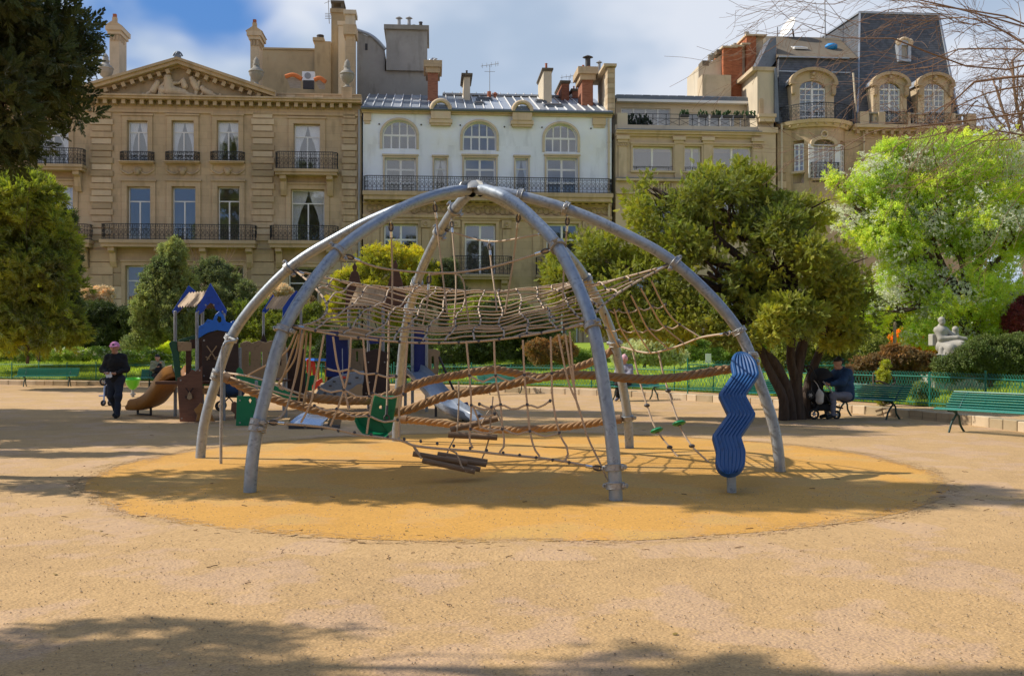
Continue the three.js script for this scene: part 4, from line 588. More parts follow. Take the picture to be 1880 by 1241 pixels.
// ---------------------------------------------------------------- 4: the slate mansard house with the corner pavilion
{
  const b = building('mansard_house', 'stone house with steep slate mansard roof, round bay and arched dormers on the right', 1392), Y = (q, p = 1590) => b.y(p, q), x = b.x, x1 = x(1786);
  opening(b, 1655, 300, 1700, 360, { rows: [0.7, 0.3], cols: 2, top: 2, bars: 0.07, surround: 0.16 }); opening(b, 1620, 275, 1650, 330, { rows: [0.7, 0.3], cols: 2, top: 2, bars: 0.07, surround: 0.16 }); opening(b, 1718, 276, 1745, 335, { rows: [0.7, 0.3], cols: 2, top: 2, bars: 0.07, surround: 0.16 });
  for (const p of [1620, 1680, 1735]) opening(b, p, 390, p + 34, 470, { rows: [0.7, 0.3], cols: 2, top: 2, bars: 0.07, surround: 0.16 });
  wall(b, rect(x(1428), x1, 0, Y(241)), M.stone); mesh('house_body', span(x(1400), x1 - 0.05, 0, Y(232), -12, -4.5), M.stoneDark, b); mesh('room', span(x(1430), x1 - 0.06, 0.1, Y(243), -4.497, -4.48), M.room, b);
  mesh('return_wall', [span(x1 - 0.3, x1 - 0.003, 0, Y(242), -4.48, -0.552)], M.stone, b);
  // stepped left wall with its coping, lit by the sun
  mesh('party_wall', [span(x(1394), x(1424), 0, Y(132), -9, -0.3)], M.cream, b); mesh('party_coping', [span(x(1384), x(1427), Y(132) + 0.002, Y(125), -9, -0.2)], M.stonePale, b); mesh('wall_block', [span(x(1393), x(1421), Y(228), Y(220), -0.3, 0.25), span(x(1391), x(1423), Y(220) + 0.002, Y(214), -0.3, 0.34)], M.stonePale, b);
  mesh('wall_pilaster', [span(x(1396), x(1424), 0, Y(248), -0.298, 0.1), span(x(1392), x(1427), Y(248) + 0.002, Y(238), -0.298, 0.22)], M.stonePale, b);
  mesh('blind_niche', slab(archPath(x(1397), x(1405), Y(213), Y(186), 1), -0.29, -0.24), M.stone, b);
  mesh('lead_flashing', slab([[x(1424), Y(226)], [x(1432), Y(226)], [x(1428), Y(128)], [x(1424), Y(128)]], -0.3, -0.05), M.zincDark, b);
  // rusticated strips
  setSeed(39);
  for (const [p0, p1] of [[1428, 1443], [1566, 1582]]) for (let i = 0; i < 26; i++) { const y0 = 0.6 + i * 0.48; if (y0 + 0.45 < Y(243)) mesh('quoin', span(x(p0), x(p1), y0, y0 + 0.44, 0.002, 0.1 + 0.03 * (i % 2)), pick([M.stone, M.stonePale, M.stoneDark]), b); }
  // round bay
  const cx = x(1503), R = (x(1562) - x(1444)) / 2, zc = -R * 0.55, bay = sub('round_bay', b), ring = (r, y0, y1, m, n, a0 = 0, a1 = Math.PI) => mesh(n, [X(new THREE.CylinderGeometry(r, r, y1 - y0, 28, 1, false, a0 - Math.PI / 2, a1 - a0), M4(cx, (y0 + y1) / 2, zc))], m, bay);
  ring(R, 0, Y(340), M.stone, 'bay_wall'); ring(R, Y(262), Y(240), M.stone, 'bay_wall');
  const onBay = (a, r) => [cx + r * Math.sin(a), zc + r * Math.cos(a)];
  const strip = (a0, a1, y0, y1, m, n) => mesh(n, X(new THREE.CylinderGeometry(R, R, y1 - y0, 8, 1, true, a0, a1 - a0), M4(cx, (y0 + y1) / 2, zc)), m, bay);
  for (const [a0, a1] of [[-1.57, -0.92], [-0.58, -0.34], [0.34, 0.62], [0.95, 1.57]]) strip(a0, a1, Y(340), Y(262), M.stone, 'bay_pier');
  mesh('bay_core', X(new THREE.CylinderGeometry(R - 0.5, R - 0.5, Y(262) - Y(340) - 0.02, 24), M4(cx, (Y(262) + Y(340)) / 2, zc)), M.room, bay);
  for (const [a, ww, q0, q1, n] of [[0, 1.3, 272, 333, 4], [-0.75, 0.62, 268, 318, 2], [0.79, 0.62, 268, 318, 2]]) {
    const [wx, wz] = onBay(a, R - 0.12), g = sub('window', b), y0 = Y(q1), y1 = Y(q0); g.position.set(wx, 0, wz); g.rotation.y = a;
    const bars = [span(-ww / 2, -ww / 2 + 0.06, y0, y1, -0.03, 0.03), span(ww / 2 - 0.06, ww / 2, y0, y1, -0.03, 0.03), span(-ww / 2 + 0.06, ww / 2 - 0.06, y1 - 0.06, y1, -0.03, 0.03), span(-ww / 2 + 0.06, ww / 2 - 0.06, y0, y0 + 0.06, -0.03, 0.03)];
    for (let i = 1; i < n; i++) bars.push(span(-ww / 2 + ww * i / n - (i * 2 === n ? 0.05 : 0.02), -ww / 2 + ww * i / n + (i * 2 === n ? 0.05 : 0.02), y0 + 0.06, y1 - 0.06, -0.025, 0.025));
    for (let i = 1; i < 5; i++) bars.push(span(-ww / 2 + 0.06, ww / 2 - 0.06, mix(y0, y1, i / 5) - 0.02, mix(y0, y1, i / 5) + 0.02, -0.02, 0.02));
    mesh('frame', bars, M.frame, g); mesh('pane', span(-ww / 2 + 0.02, ww / 2 - 0.02, y0 + 0.02, y1 - 0.02, -0.006, 0.004), M.glass, g);
    mesh('sill', span(-ww / 2 - 0.12, ww / 2 + 0.12, y0 - 0.14, y0 - 0.002, -0.2, 0.24), M.stonePale, g);
    if (n === 4) { mesh('arch_head', [slab(archPath(-ww / 2 - 0.2, ww / 2 + 0.2, y1 - 0.1, y1 + 0.1, 0.5), -0.05, 0.2, [archPath(-ww / 2, ww / 2, y1 - 0.09, y1 + 0.02, 0.45)]), X(new THREE.TorusGeometry(0.2, 0.06, 6, 12), M4(0, y1 + 0.62, 0.2))], M.stonePale, g); for (const s of [-1, 1]) mesh('shutter', bx(0.34, y1 - y0, 0.04, s * (ww / 2 + 0.2), (y0 + y1) / 2, 0.16, 0, -s * 0.3, 0), M.frame, g); railing(b, [[-0.85, 0.02], [-0.85, 0.4], [0.85, 0.4], [0.85, 0.02]], Y(333), Y(306), g); }
  }
  mesh('bay_cornice', [X(new THREE.CylinderGeometry(R + 0.3, R + 0.18, 0.2, 28, 1), M4(cx, Y(237), zc)), X(new THREE.CylinderGeometry(R + 0.5, R + 0.4, 0.2, 28, 1), M4(cx, Y(231), zc))], M.stonePale, bay);
  for (let i = 0; i < 13; i++) { const a = -1.4 + 2.8 * i / 12, [qx, qz] = onBay(a, R + 0.2), o = mesh('modillion', shared(bx(0.14, 0.2, 0.3)), M.stone, bay); o.position.set(qx, Y(234.2), qz); o.rotation.y = a; }
  { const pl = []; for (let i = 0; i <= 12; i++) pl.push(onBay(-1.5 + 3 * i / 12, R + 0.38)); railing(b, pl, Y(227.5), Y(199), bay); }
  // main cornice and stone balustrade
  mesh('cornice', [span(x(1564), x1 + 0.25, Y(241) + 0.002, Y(237), -0.5, 0.3), span(x(1564), x1 + 0.5, Y(237) + 0.002, Y(231), -0.5, 0.6)], M.stonePale, b); for (let u = x(1572); u < x1; u += 0.55) { const o = mesh('modillion', shared(bx(0.18, 0.24, 0.34)), M.stone, b); o.position.set(u, Y(240.5) - 0.12, 0.22); }
  for (const [p0, p1, solid] of [[1574, 1590, 1], [1590, 1608, 0], [1608, 1620, 1], [1665, 1700, 0], [1746, 1770, 0], [1770, 1786, 1], [1662, 1666, 1], [1742, 1748, 1]]) { const g = sub('balustrade', b); if (solid) mesh('pedestal', span(x(p0), x(p1), Y(230.5), Y(208), 0.02, 0.5), M.stonePale, g); else { mesh('coping', [span(x(p0) + 0.004, x(p1) - 0.004, Y(211), Y(208.5), 0.08, 0.42), span(x(p0) + 0.004, x(p1) - 0.004, Y(230.5), Y(228), 0.08, 0.42)], M.stoneGrey, g); const n = Math.round((p1 - p0) / 6); for (let i = 0; i < n; i++) mesh('baluster', X(lathe([[0.05, 0], [0.06, 0.05], [0.035, 0.12], [0.085, 0.26], [0.04, 0.46], [0.055, 0.54]], 8), M4(mix(x(p0), x(p1), (i + 0.5) / n), Y(227.8), 0.25)), M.stoneGrey, g); } }
  railing(b, [[x(1620), 0.3], [x(1662), 0.3]], Y(230), Y(206)); railing(b, [[x(1700), 0.3], [x(1742), 0.3]], Y(230), Y(207));
  // roofs: lower mansard (left) and tall pavilion (right)
  const hip = (bot, topo, m, n, p = b) => { const pos = [], q = (a, c, d, e) => pos.push(...a, ...c, ...d, ...a, ...d, ...e); for (let i = 0; i < 4; i++) { const k = (i + 1) % 4; q(bot[i], bot[k], topo[k], topo[i]); } q(topo[0], topo[1], topo[2], topo[3]); const g = new THREE.BufferGeometry(); g.setAttribute('position', new THREE.Float32BufferAttribute(pos, 3)); g.computeVertexNormals(); g.setAttribute('uv', new THREE.Float32BufferAttribute(new Float32Array(pos.length / 3 * 2), 2)); return mesh(n, g, m, p); };
  const yE = Y(229), yM = b.y(1500, 107, 1.2), yK = b.y(1480, 68, 5);
  hip([[x(1430), yE, -0.15], [x(1582), yE, -0.15], [x(1582), yE, -10], [x(1430), yE, -10]], [[b.x(1431, 1.2), yM, -1.2], [x(1590), yM, -1.2], [x(1590), yM, -9], [b.x(1431, 1.2), yM, -9]], M.slate, 'mansard_slope');
  hip([[b.x(1429, 1.1), yM + 0.02, -1.05], [x(1590), yM + 0.02, -1.05], [x(1590), yM + 0.02, -9], [b.x(1429, 1.1), yM + 0.02, -9]], [[b.x(1402, 5), yK, -5], [x(1600), yK, -5], [x(1600), yK, -8], [b.x(1402, 5), yK, -8]], M.mossy, 'mansard_top');
  mesh('mansard_edge', [bar(V(b.x(1430, 1.1), yM, -1.0), V(x(1572), yM, -1.0), 0.12, 0.08), bar(V(b.x(1431, 0.9), Y(125, 1500), -0.83), V(x(1572), Y(125, 1500), -0.83), 0.06, 0.06)], M.zinc, b);
  mesh('mansard_cheek', slab([[x(1400), Y(125)], [x(1424), Y(125)], [b.x(1431, 1.2), yM], [b.x(1412, 3), b.y(1412, 80, 3)], [b.x(1402, 3), b.y(1402, 82, 3)]], -3, -1.6), M.zincDark, b);
  const yP = b.y(1650, 27, 2.6), pt = [[b.x(1579, 2.4), yP, -2.4], [b.x(1724, 2.4), yP, -2.4], [b.x(1724, 2.4), yP - 0.3, -9], [b.x(1579, 2.4) - 1.0, yP - 0.3, -9]];
  hip([[x(1576), yE, -0.1], [x(1766), yE, -0.1], [x(1766), yE, -11], [x(1571), yE, -11]], pt, M.slate, 'pavilion_roof');
  mesh('pavilion_ridge', [bar(V(...pt[0]).add(V(-0.05, 0.02, 0)), V(...pt[1]).add(V(0.1, 0.02, 0)), 0.16, 0.14), bar(V(...pt[0]).add(V(-0.02, 0.02, 0)), V(...pt[3]), 0.14, 0.12), bar(V(...pt[0]).add(V(0, 0, 0.03)), V(x(1576), yE, -0.06), 0.12, 0.1), bar(V(...pt[1]).add(V(0, 0, 0.03)), V(x(1766), yE, -0.06), 0.12, 0.1)], M.zinc, b);
  mesh('downpipe', [cyl(V(x(1574), Y(205), -0.1), V(x(1574), Y(130), -0.55), 0.06, 0.06, 6), cyl(V(x(1585), 0.3, 0.16), V(x(1585), Y(243), 0.16), 0.07, 0.07, 8), cyl(V(x(1434), 0.3, 0.2), V(x(1434), Y(232), 0.2), 0.07, 0.07, 8)], M.cream, b);
  // arched dormers
  const dormer = (p0, p1, qTop, qBot, zf) => {
    const g = sub('dormer', b), xa = x(p0), xb = x(p1), c = (xa + xb) / 2, w = (xb - xa) / 2, y0 = Y(qBot, (p0 + p1) / 2), y1 = Y(qTop, (p0 + p1) / 2), sp = y1 - w * 0.62, iw = w * 0.56;
    mesh('dormer_front', slab(archPath(xa + 0.12, xb - 0.12, y0, sp - 0.05, 0.62), zf - 0.25, zf, [archPath(c - iw, c + iw, y0 + 0.001, sp - iw * 0.35, 0.62)]), M.stonePale, g);
    mesh('dormer_hood', slab([...Array.from({ length: 17 }, (_, i) => { const a = Math.PI * i / 16; return [c + (w + 0.06) * Math.cos(a), sp + (w + 0.06) * 0.64 * Math.sin(a)]; }), ...Array.from({ length: 17 }, (_, i) => { const a = Math.PI * (1 - i / 16); return [c + (w - 0.16) * Math.cos(a), sp + (w - 0.16) * 0.6 * Math.sin(a)]; })], zf - 0.2, zf + 0.28), M.stone, g);
    mesh('dormer_roof', [X(new THREE.CylinderGeometry(w - 0.02, w - 0.02, 2.2, 18, 1, true, -Math.PI / 2, Math.PI), new THREE.Matrix4().compose(V(c, sp, zf - 1.3), new THREE.Quaternion().setFromEuler(new THREE.Euler(-Math.PI / 2, 0, 0)), V(1, 1, 0.64)))], M.zinc, g);
    for (const q of [xa + 0.14, xb - 0.24]) mesh('dormer_cheek', span(q, q + 0.1, y0, sp, zf - 2.2, zf - 0.252), M.stonePale, g);
    mesh('dormer_console', [-1, 1].flatMap((s) => [bx(0.24, 0.5, 0.26, c + s * (w - 0.2), sp - 0.35, zf + 0.12), sph(0.13, c + s * (w - 0.2), sp - 0.62, zf + 0.14), bx(0.3, 0.12, 0.36, c + s * (w - 0.12), sp - 0.04, zf + 0.14)]), M.stone, g);
    mesh('dormer_keystone', [bx(0.26, 0.36, 0.12, c, sp + w * 0.34, zf + 0.06), sph(0.14, c, sp + w * 0.4, zf + 0.12)], M.stone, g);
    const f = [], ya = y0, yb = sp - iw * 0.35, z = zf - 0.16; f.push(span(c - iw, c - iw + 0.07, ya, yb, z - 0.04, z + 0.04), span(c + iw - 0.07, c + iw, ya, yb, z - 0.04, z + 0.04), span(c - 0.07, c + 0.07, ya, yb, z - 0.045, z + 0.045), span(c - iw, c + iw, yb - 0.05, yb + 0.05, z - 0.05, z + 0.05)); for (let i = 1; i < 6; i++) f.push(span(c - iw + 0.07, c + iw - 0.07, mix(ya, yb, i / 6) - 0.022, mix(ya, yb, i / 6) + 0.022, z - 0.03, z + 0.03)); for (const s of [-0.5, 0.5]) f.push(span(c + s * iw - 0.02, c + s * iw + 0.02, ya, yb + iw * 0.45, z - 0.032, z + 0.032)); f.push(span(c - 0.025, c + 0.025, yb, yb + iw * 0.58, z - 0.03, z + 0.03));
    mesh('dormer_window_frame', f, M.frame, g); mesh('dormer_glass', slab(archPath(c - iw, c + iw, ya, yb, 0.62), z - 0.006, z + 0.004), M.glass, g); mesh('dormer_room', span(c - iw - 0.1, c + iw + 0.1, ya, yb + iw * 0.6, zf - 1.2, zf - 1.18), M.room, g);
  };
  dormer(1449, 1534, 128, 224, 0.12); dormer(1597, 1665, 137, 226, 0.3); dormer(1679, 1746, 138, 227, 0.3);
  { const g = sub('oculus_dormer', b), w = 1.3, c = b.x(1661, w), y = b.y(1661, 92, w); mesh('oculus_face', slab(archPath(c - 0.42, c + 0.42, y - 0.75, y + 0.3, 0.9), -w - 0.5, -w + 0.1, [rect(c - 0.22, c + 0.22, y - 0.6, y + 0.3)]), M.zinc, g); mesh('oculus_glass', span(c - 0.22, c + 0.22, y - 0.6, y + 0.3, -w - 0.1, -w - 0.08), M.room, g); mesh('oculus_scroll', [sph(0.2, c - 0.4, y + 0.5, -w + 0.05, 1, 1.2, 0.6), sph(0.2, c + 0.4, y + 0.5, -w + 0.05, 1, 1.2, 0.6), X(new THREE.TorusGeometry(0.42, 0.1, 6, 14, Math.PI), M4(c, y + 0.32, -w + 0.1))], M.stonePale, g); }
  // skylight, blue tarpaulin bundle, dish and mast on the roof
  const onTop = (p, q) => { const t = clamp((107 - q) / 39), w = mix(1.05, 5, t); return V(b.x(p, w), b.y(p, q, w), -w); };
  { const g = sub('skylight', b), A = onTop(1466, 89); mesh('skylight_frame', bx(0.9, 0.12, 1.2, A.x, A.y + 0.06, A.z, 0.34, 0, 0), M.frame, g); mesh('skylight_glass', bx(0.7, 0.05, 0.95, A.x, A.y + 0.12, A.z, 0.34, 0, 0), M.zinc, g); }
  { const A = onTop(1527, 90), g = X(new THREE.IcosahedronGeometry(0.42, 3), new THREE.Matrix4().makeScale(1, 0.58, 0.8)), p = g.attributes.position; for (let i = 0; i < p.count; i++) { const k = 1 + 0.3 * (noise3(p.getX(i) * 6 + 5, p.getY(i) * 6 + 5, p.getZ(i) * 6 + 5) - 0.5); p.setXYZ(i, p.getX(i) * k, p.getY(i) * k, p.getZ(i) * k); } g.computeVertexNormals(); mesh('tarpaulin_bundle', X(g, M4(A.x, A.y + 0.16, A.z)), M.tarp, b); }
  { const w = 5, A = V(b.x(1452, w), b.y(1452, 53, w), -w), g = sub('satellite_dish', b); mesh('dish', X(lathe([[0.001, 0], [0.35, 0.05], [0.62, 0.16], [0.75, 0.26], [0.74, 0.28], [0.6, 0.18], [0.33, 0.075], [0.001, 0.03]], 22), M4(A.x, A.y, A.z, 0.5, 0, 1.05)), M.frame, g); mesh('dish_mount', [cyl(V(A.x + 0.25, yK - 0.1, A.z), V(A.x + 0.15, A.y, A.z), 0.05, 0.05, 6), cyl(V(A.x - 0.9, yK - 0.1, A.z), V(A.x - 0.9, yK + 0.65, A.z), 0.03, 0.03, 5)], M.pipe, g); }
  { const w = 4.6; mesh('mast', cyl(V(b.x(1516, w), b.y(1516, 70, w), -w), V(b.x(1515, w), b.y(1515, -6, w), -w), 0.05, 0.03, 6), M.pipeGrey, b); }
}

// ================================================================ TREES AND SHRUBS
const leafQuad = (l, w, m, fold = 0.25) => { const g = new THREE.BufferGeometry(); g.setAttribute('position', new THREE.Float32BufferAttribute([0, 0, 0, w / 2, l * 0.45, w * fold, 0, l, 0, 0, 0, 0, 0, l, 0, -w / 2, l * 0.45, w * fold], 3)); g.computeVertexNormals(); g.setAttribute('uv', new THREE.Float32BufferAttribute(new Float32Array(12), 2)); return X(g, m); };
const sprig = (kind, s) => {
  setSeed(s); const g = [];
  if (kind === 'yew') for (let i = 0; i < 22; i++) { const t = 0.08 + 0.9 * i / 22, side = i % 2 ? 1 : -1, l = 0.42 * (1.15 - t); g.push(leafQuad(l, 0.11, M4(0, t, 0.12 * t * t, rr(-0.2, 0.5), 0, side * rr(0.5, 1.05)))); }
  else if (kind === 'fan') for (let i = 0; i < 18; i++) { const t = i / 18; g.push(leafQuad(rr(0.4, 0.75), 0.13, M4(rr(-0.1, 0.1), t * 0.4, rr(-0.1, 0.1), rr(-0.8, 0.8), rr(0, 6.28), rr(-0.9, 0.9)))); }
  else if (kind === 'broad') for (let i = 0; i < 13; i++) { const t = i / 13; g.push(leafQuad(rr(0.3, 0.45), rr(0.18, 0.26), M4(rr(-0.3, 0.3), t * 0.7, rr(-0.3, 0.3), rr(-1.2, 1.2), rr(0, 6.28), rr(-1.3, 1.3)))); }
  else if (kind === 'long') for (let i = 0; i < 14; i++) { const t = i / 14; g.push(leafQuad(rr(0.45, 0.7), 0.12, M4(rr(-0.12, 0.12), t * 0.6, rr(-0.12, 0.12), rr(-1.1, 1.1), rr(0, 6.28), rr(-1.1, 1.1)))); }
  else if (kind === 'flower') for (let i = 0; i < 7; i++) { const c = [rr(-0.35, 0.35), rr(0, 0.6), rr(-0.35, 0.35)], e = [rr(-0.9, 0.9), rr(0, 6.28), rr(-0.9, 0.9)]; for (let p = 0; p < 4; p++) g.push(X(leafQuad(0.2, 0.18, M4(0, 0, 0, 1.2, 0, 0)), new THREE.Matrix4().multiplyMatrices(M4(...c, ...e), M4(0, 0, 0, 0, p * 1.57, 0)))); }
  else if (kind === 'twigs') for (let i = 0; i < 9; i++) { const e = M4(rr(-0.2, 0.2), rr(0, 0.4), rr(-0.2, 0.2), rr(-0.7, 0.7), 0, rr(-0.7, 0.7)); g.push(X(new THREE.CylinderGeometry(0.004, 0.014, 0.8, 3, 1, true), e)); }
  return shared(g);
};
const SPRIG = {}; for (const k of ['yew', 'fan', 'broad', 'long', 'flower', 'twigs']) SPRIG[k] = sprig(k, 100 + k.length * 7);
const UPV = V(0, 1, 0);
// foliage spread through lobes [x, y, z, rx, ry, rz]; light gaps come from a noise field
function foliage(parent, name, lobes, n, kind, size, m, { gap = 0.42, freq = 1.3, droop = 0, up = 0.25, shell = 0.45, tint = [0.55, 1.35], warm = 0.12, s = 1, clumps = 10, ragged = 0.16, reach = 0.4 } = {}) {
  setSeed(s * 977 + n);
  lobes = lobes.flatMap(([x, y, z, a, b, e]) => [[x, y, z, a * 0.74, b * 0.74, e * 0.74], ...Array.from({ length: clumps }, () => { const u = V(rr(-1, 1), rr(-1, 1), rr(-1, 1)).normalize(), k = rr(0.26, 0.46), o = rr(0.6, 0.92); return [x + u.x * a * o, y + u.y * b * o, z + u.z * e * o, a * k, b * k * 0.9, e * k]; })]);
  const vol = lobes.map((l) => (l[3] * l[4] + l[4] * l[5] + l[3] * l[5])), total = vol.reduce((a, b) => a + b, 0);
  const o = lit(new THREE.InstancedMesh(SPRIG[kind], m, n)); o.name = name;
  const q = new THREE.Matrix4(), c = new THREE.Color(), quat = new THREE.Quaternion(), quat2 = new THREE.Quaternion();
  let k = 0, tries = 0;
  while (k < n && tries++ < n * 12) {
    let r = rnd() * total, i = 0; while ((r -= vol[i]) > 0 && i < lobes.length - 1) i++;
    const L = lobes[i], d = V(rr(-1, 1), rr(-1, 1), rr(-1, 1)); if (d.lengthSq() > 1 || d.lengthSq() < 0.001) continue; d.normalize();
    const rad = mix(rnd() ** 0.5, 1, shell) * (0.74 + 0.62 * (noise3(d.x * 3 + L[0], d.y * 3 + L[1], d.z * 3 + s) - 0.2)) * (rnd() < ragged ? rr(1.05, 1.0 + reach) : 1);
    const p = V(L[0] + d.x * L[3] * rad, L[1] + d.y * L[4] * rad, L[2] + d.z * L[5] * rad);
    if (0.7 * noise3(p.x * freq + 7, p.y * freq + s, p.z * freq) + 0.3 * noise3(p.x * freq * 3, p.y * freq * 3 + s, p.z * freq * 3) < gap) continue;
    const dir = d.multiplyScalar(0.9).add(V(rr(-0.7, 0.7), rr(-0.7, 0.7) + up - droop, rr(-0.7, 0.7))).normalize();
    quat.setFromUnitVectors(UPV, dir); quat2.setFromAxisAngle(UPV, rr(0, 6.28)); quat.multiply(quat2);
    const sc = size * rr(0.65, 1.4); q.compose(p, quat, V(sc, sc, sc)); o.setMatrixAt(k, q);
    const patch = noise3(p.x * 1.1 + 3, p.y * 1.1, p.z * 1.1 + 8), v = mix(tint[0], tint[1], clamp(0.5 * rnd() + 0.7 * patch - 0.1)), wv = 1 + warm * (rnd() - 0.4 + patch - 0.5) * 2;
    o.setColorAt(k, c.setRGB(v * wv, v, v * (2 - wv) * 0.9)); k++;
  }
  o.count = k; o.userData.kind = 'stuff'; parent.add(o); return o;
}
// a limb that bends: tapered tube between points
function limb(pts, r0, r1, n = 10, k = 7) { const c = curve(pts), g = new THREE.TubeGeometry(c, n, 1, k), p = g.attributes.position; for (let i = 0; i <= n; i++) { const ctr = c.getPointAt(i / n), r = mix(r0, r1, i / n) * (1 + 0.12 * (noise3(i * 0.8, r0 * 50, 3) - 0.5)); for (let j = 0; j <= k; j++) { const a = i * (k + 1) + j; p.setXYZ(a, ctr.x + (p.getX(a) - ctr.x) * r, ctr.y + (p.getY(a) - ctr.y) * r, ctr.z + (p.getZ(a) - ctr.z) * r); } } return g; }
const wander = (a, b, w, n = 3) => { const out = [a]; for (let i = 1; i <= n; i++) { const t = i / (n + 1); out.push(a.clone().lerp(b, t).add(V(rr(-w, w), rr(-w, w), rr(-w, w)))); } out.push(b); return out; };
function boughs(base, lobes, r, per = 5) { const g = []; for (const L of lobes) { const c = V(L[0], L[1], L[2]); g.push(limb(wander(base, c, 0.25), r * 0.5, r * 0.16, 8, 6)); for (let i = 0; i < per; i++) { const e = c.clone().add(V(rr(-1, 1) * L[3], rr(-0.8, 1) * L[4], rr(-1, 1) * L[5]).multiplyScalar(0.8)); g.push(limb(wander(base.clone().lerp(c, rr(0.45, 1)), e, 0.15, 2), r * 0.16, 0.008, 6, 4)); } } return g; }
function tree(name, label, { base, top, r, lobes, n, kind, size, m, opt = {}, bark = M.bark, stems, group, cat = 'tree', per = 5, extra }) {
  const t = thing(name, label, cat, [base.x, base.y, base.z], 0, group), rel = (v) => v.clone().sub(base), L = lobes.map((l) => [l[0] - base.x, l[1] - base.y, l[2] - base.z, l[3], l[4], l[5]]);
  setSeed(n + Math.round(size * 1000));
  if (r) { const B = V(0, 0, 0), tp = rel(top); mesh('trunk', stems ? stems.map((s) => limb(s.pts.map(rel), s.r0, s.r1, 14, 9)) : limb(wander(V(0, -0.1, 0), tp, r * 0.5), r, r * 0.62, 12, 10), bark, t); mesh('branches', boughs(tp, L, r, per), bark, t); }
  foliage(t, 'crown', L, n, kind, size, m, opt);
  if (extra) extra(t, L);
  return t;
}
// lobes given in pixels at distance d: [px, py, half width, half height, depth shift, half depth in metres]
const lobesAt = (d, list) => list.map(([px, py, w, h, dz = 0, rz]) => { const p = at(px, py, d + dz), k = (d + dz) / FOCAL; return [p.x, p.y, p.z, w * k, h * k, rz ?? (w + h) / 2 * k]; });
const shrub = (name, label, d, list, n, kind, size, m, opt, group = 'shrubs beyond the fence', more = {}) => { const L = lobesAt(d, list), b = L.reduce((a, l) => Math.min(a, l[1] - l[4]), 9), c = L.reduce((a, l) => a + l[0], 0) / L.length; const base = V(c, Math.max(0, Math.min(b, 1.1)), -d); return tree(name, label, { base, top: base.clone().add(V(0, 0.4, 0)), r: 0.07, lobes: L, n, kind, size, m, opt, group, cat: more.cat ?? 'shrub', per: 4, ...more }); };

const LF = {
  yew: leafMat([0.36, 0.405, 0.03], 0.5), dark: leafMat([0.062, 0.092, 0.018], 0.32), gold: leafMat([0.36, 0.43, 0.025], 0.5), mid: leafMat([0.20, 0.30, 0.04], 0.45), grey: leafMat([0.36, 0.42, 0.13], 0.45), lime: leafMat([0.50, 0.60, 0.022], 0.5), fresh: leafMat([0.62, 0.74, 0.085], 0.58),
  forsythia: leafMat([0.62, 0.60, 0.018], 0.5), amber: leafMat([0.74, 0.40, 0.015], 0.45), petal: leafMat([0.90, 0.92, 0.82], 0.4), cream: leafMat([0.84, 0.70, 0.48], 0.4), silver: leafMat([0.52, 0.58, 0.34], 0.4), rust: leafMat([0.22, 0.155, 0.055], 0.35), red: leafMat([0.16, 0.02, 0.024], 0.3), olive: leafMat([0.12, 0.15, 0.02], 0.3),
};
// ---- the dark yew at the left edge: its crown hangs into the frame and its shade crosses the dome
{
  const base = V(-9.3, 0, -12.95), L = lobesAt(12.9, [[40, 40, 118, 105, 0, 1.25], [92, 120, 74, 74, 0.1, 0.9], [20, 190, 112, 88, 0, 1.2], [-20, 262, 80, 46, 0.2, 0.7], [118, 62, 46, 56, 0.4, 0.5], [-150, -120, 150, 150, 0, 1.4]]);
  L.push([-8.9, 8.0, -13.0, 2.0, 1.7, 1.55], [-8.4, 9.8, -13.05, 1.7, 1.6, 1.45], [-8.8, 11.4, -13.05, 1.35, 1.5, 1.2], [-8.9, 12.9, -13.0, 0.8, 1.2, 0.75], [-7.5, 6.3, -12.6, 1.5, 1.3, 1.2], [-9.6, 6.0, -13, 1.6, 1.6, 1.5]);
  tree('yew_tree', 'dark dense yew hanging in at the upper left corner', { base, top: V(-9.2, 6.2, -13), r: 0.2, lobes: L, n: 26000, kind: 'yew', size: 0.21, m: LF.dark, opt: { gap: 0.2, shell: 0.5, droop: 0.1, warm: 0.15, tint: [0.5, 1.6], s: 3 }, bark: M.barkRed });
}
// ---- trees standing left of the view: only their shade is seen
const shadeTree = (label, x, d, h, L, n, gap, size = 0.34) => tree('plane_tree', label, { base: V(x, 0, -d), top: V(x + 0.2, h, -d), r: 0.14, lobes: L, n, kind: 'broad', size, m: LF.mid, opt: { gap, shell: 0.25, s: Math.round(d) }, group: 'trees along the left of the playground', per: 9 });
shadeTree('tall half leafed tree left of the playground, nearest the camera', -8.6, 6.1, 4.6, [[-8.9, 6.4, -6.1, 1.6, 0.9, 0.6], [-8.6, 5.6, -5.2, 1.5, 1.1, 1.0], [-8.3, 8.0, -6.0, 1.4, 0.8, 0.55], [-9.8, 7.6, -4.6, 2, 1.4, 1.4], [-8.4, 8.8, -4.4, 2.2, 1.2, 1.0], [-7.7, 9.9, -6.2, 1.1, 0.5, 0.25], [-7.4, 10.6, -4.2, 1.6, 1.0, 0.9]], 4200, 0.55, 0.24);
shadeTree('spreading half leafed tree left of the wooden slide', -16.5, 20.6, 5, [[-15.6, 8.4, -21.4, 3.2, 2.6, 1.8], [-15, 11.4, -22, 3, 2.4, 2.0], [-14.6, 14.4, -22.4, 3.4, 2.2, 2.2], [-15.2, 17.4, -23, 3.2, 2, 1.8], [-17, 6, -21.4, 3, 2, 1.6], [-16.4, 5.4, -23.4, 2.6, 1.6, 1.4]], 11000, 0.40, 0.34);
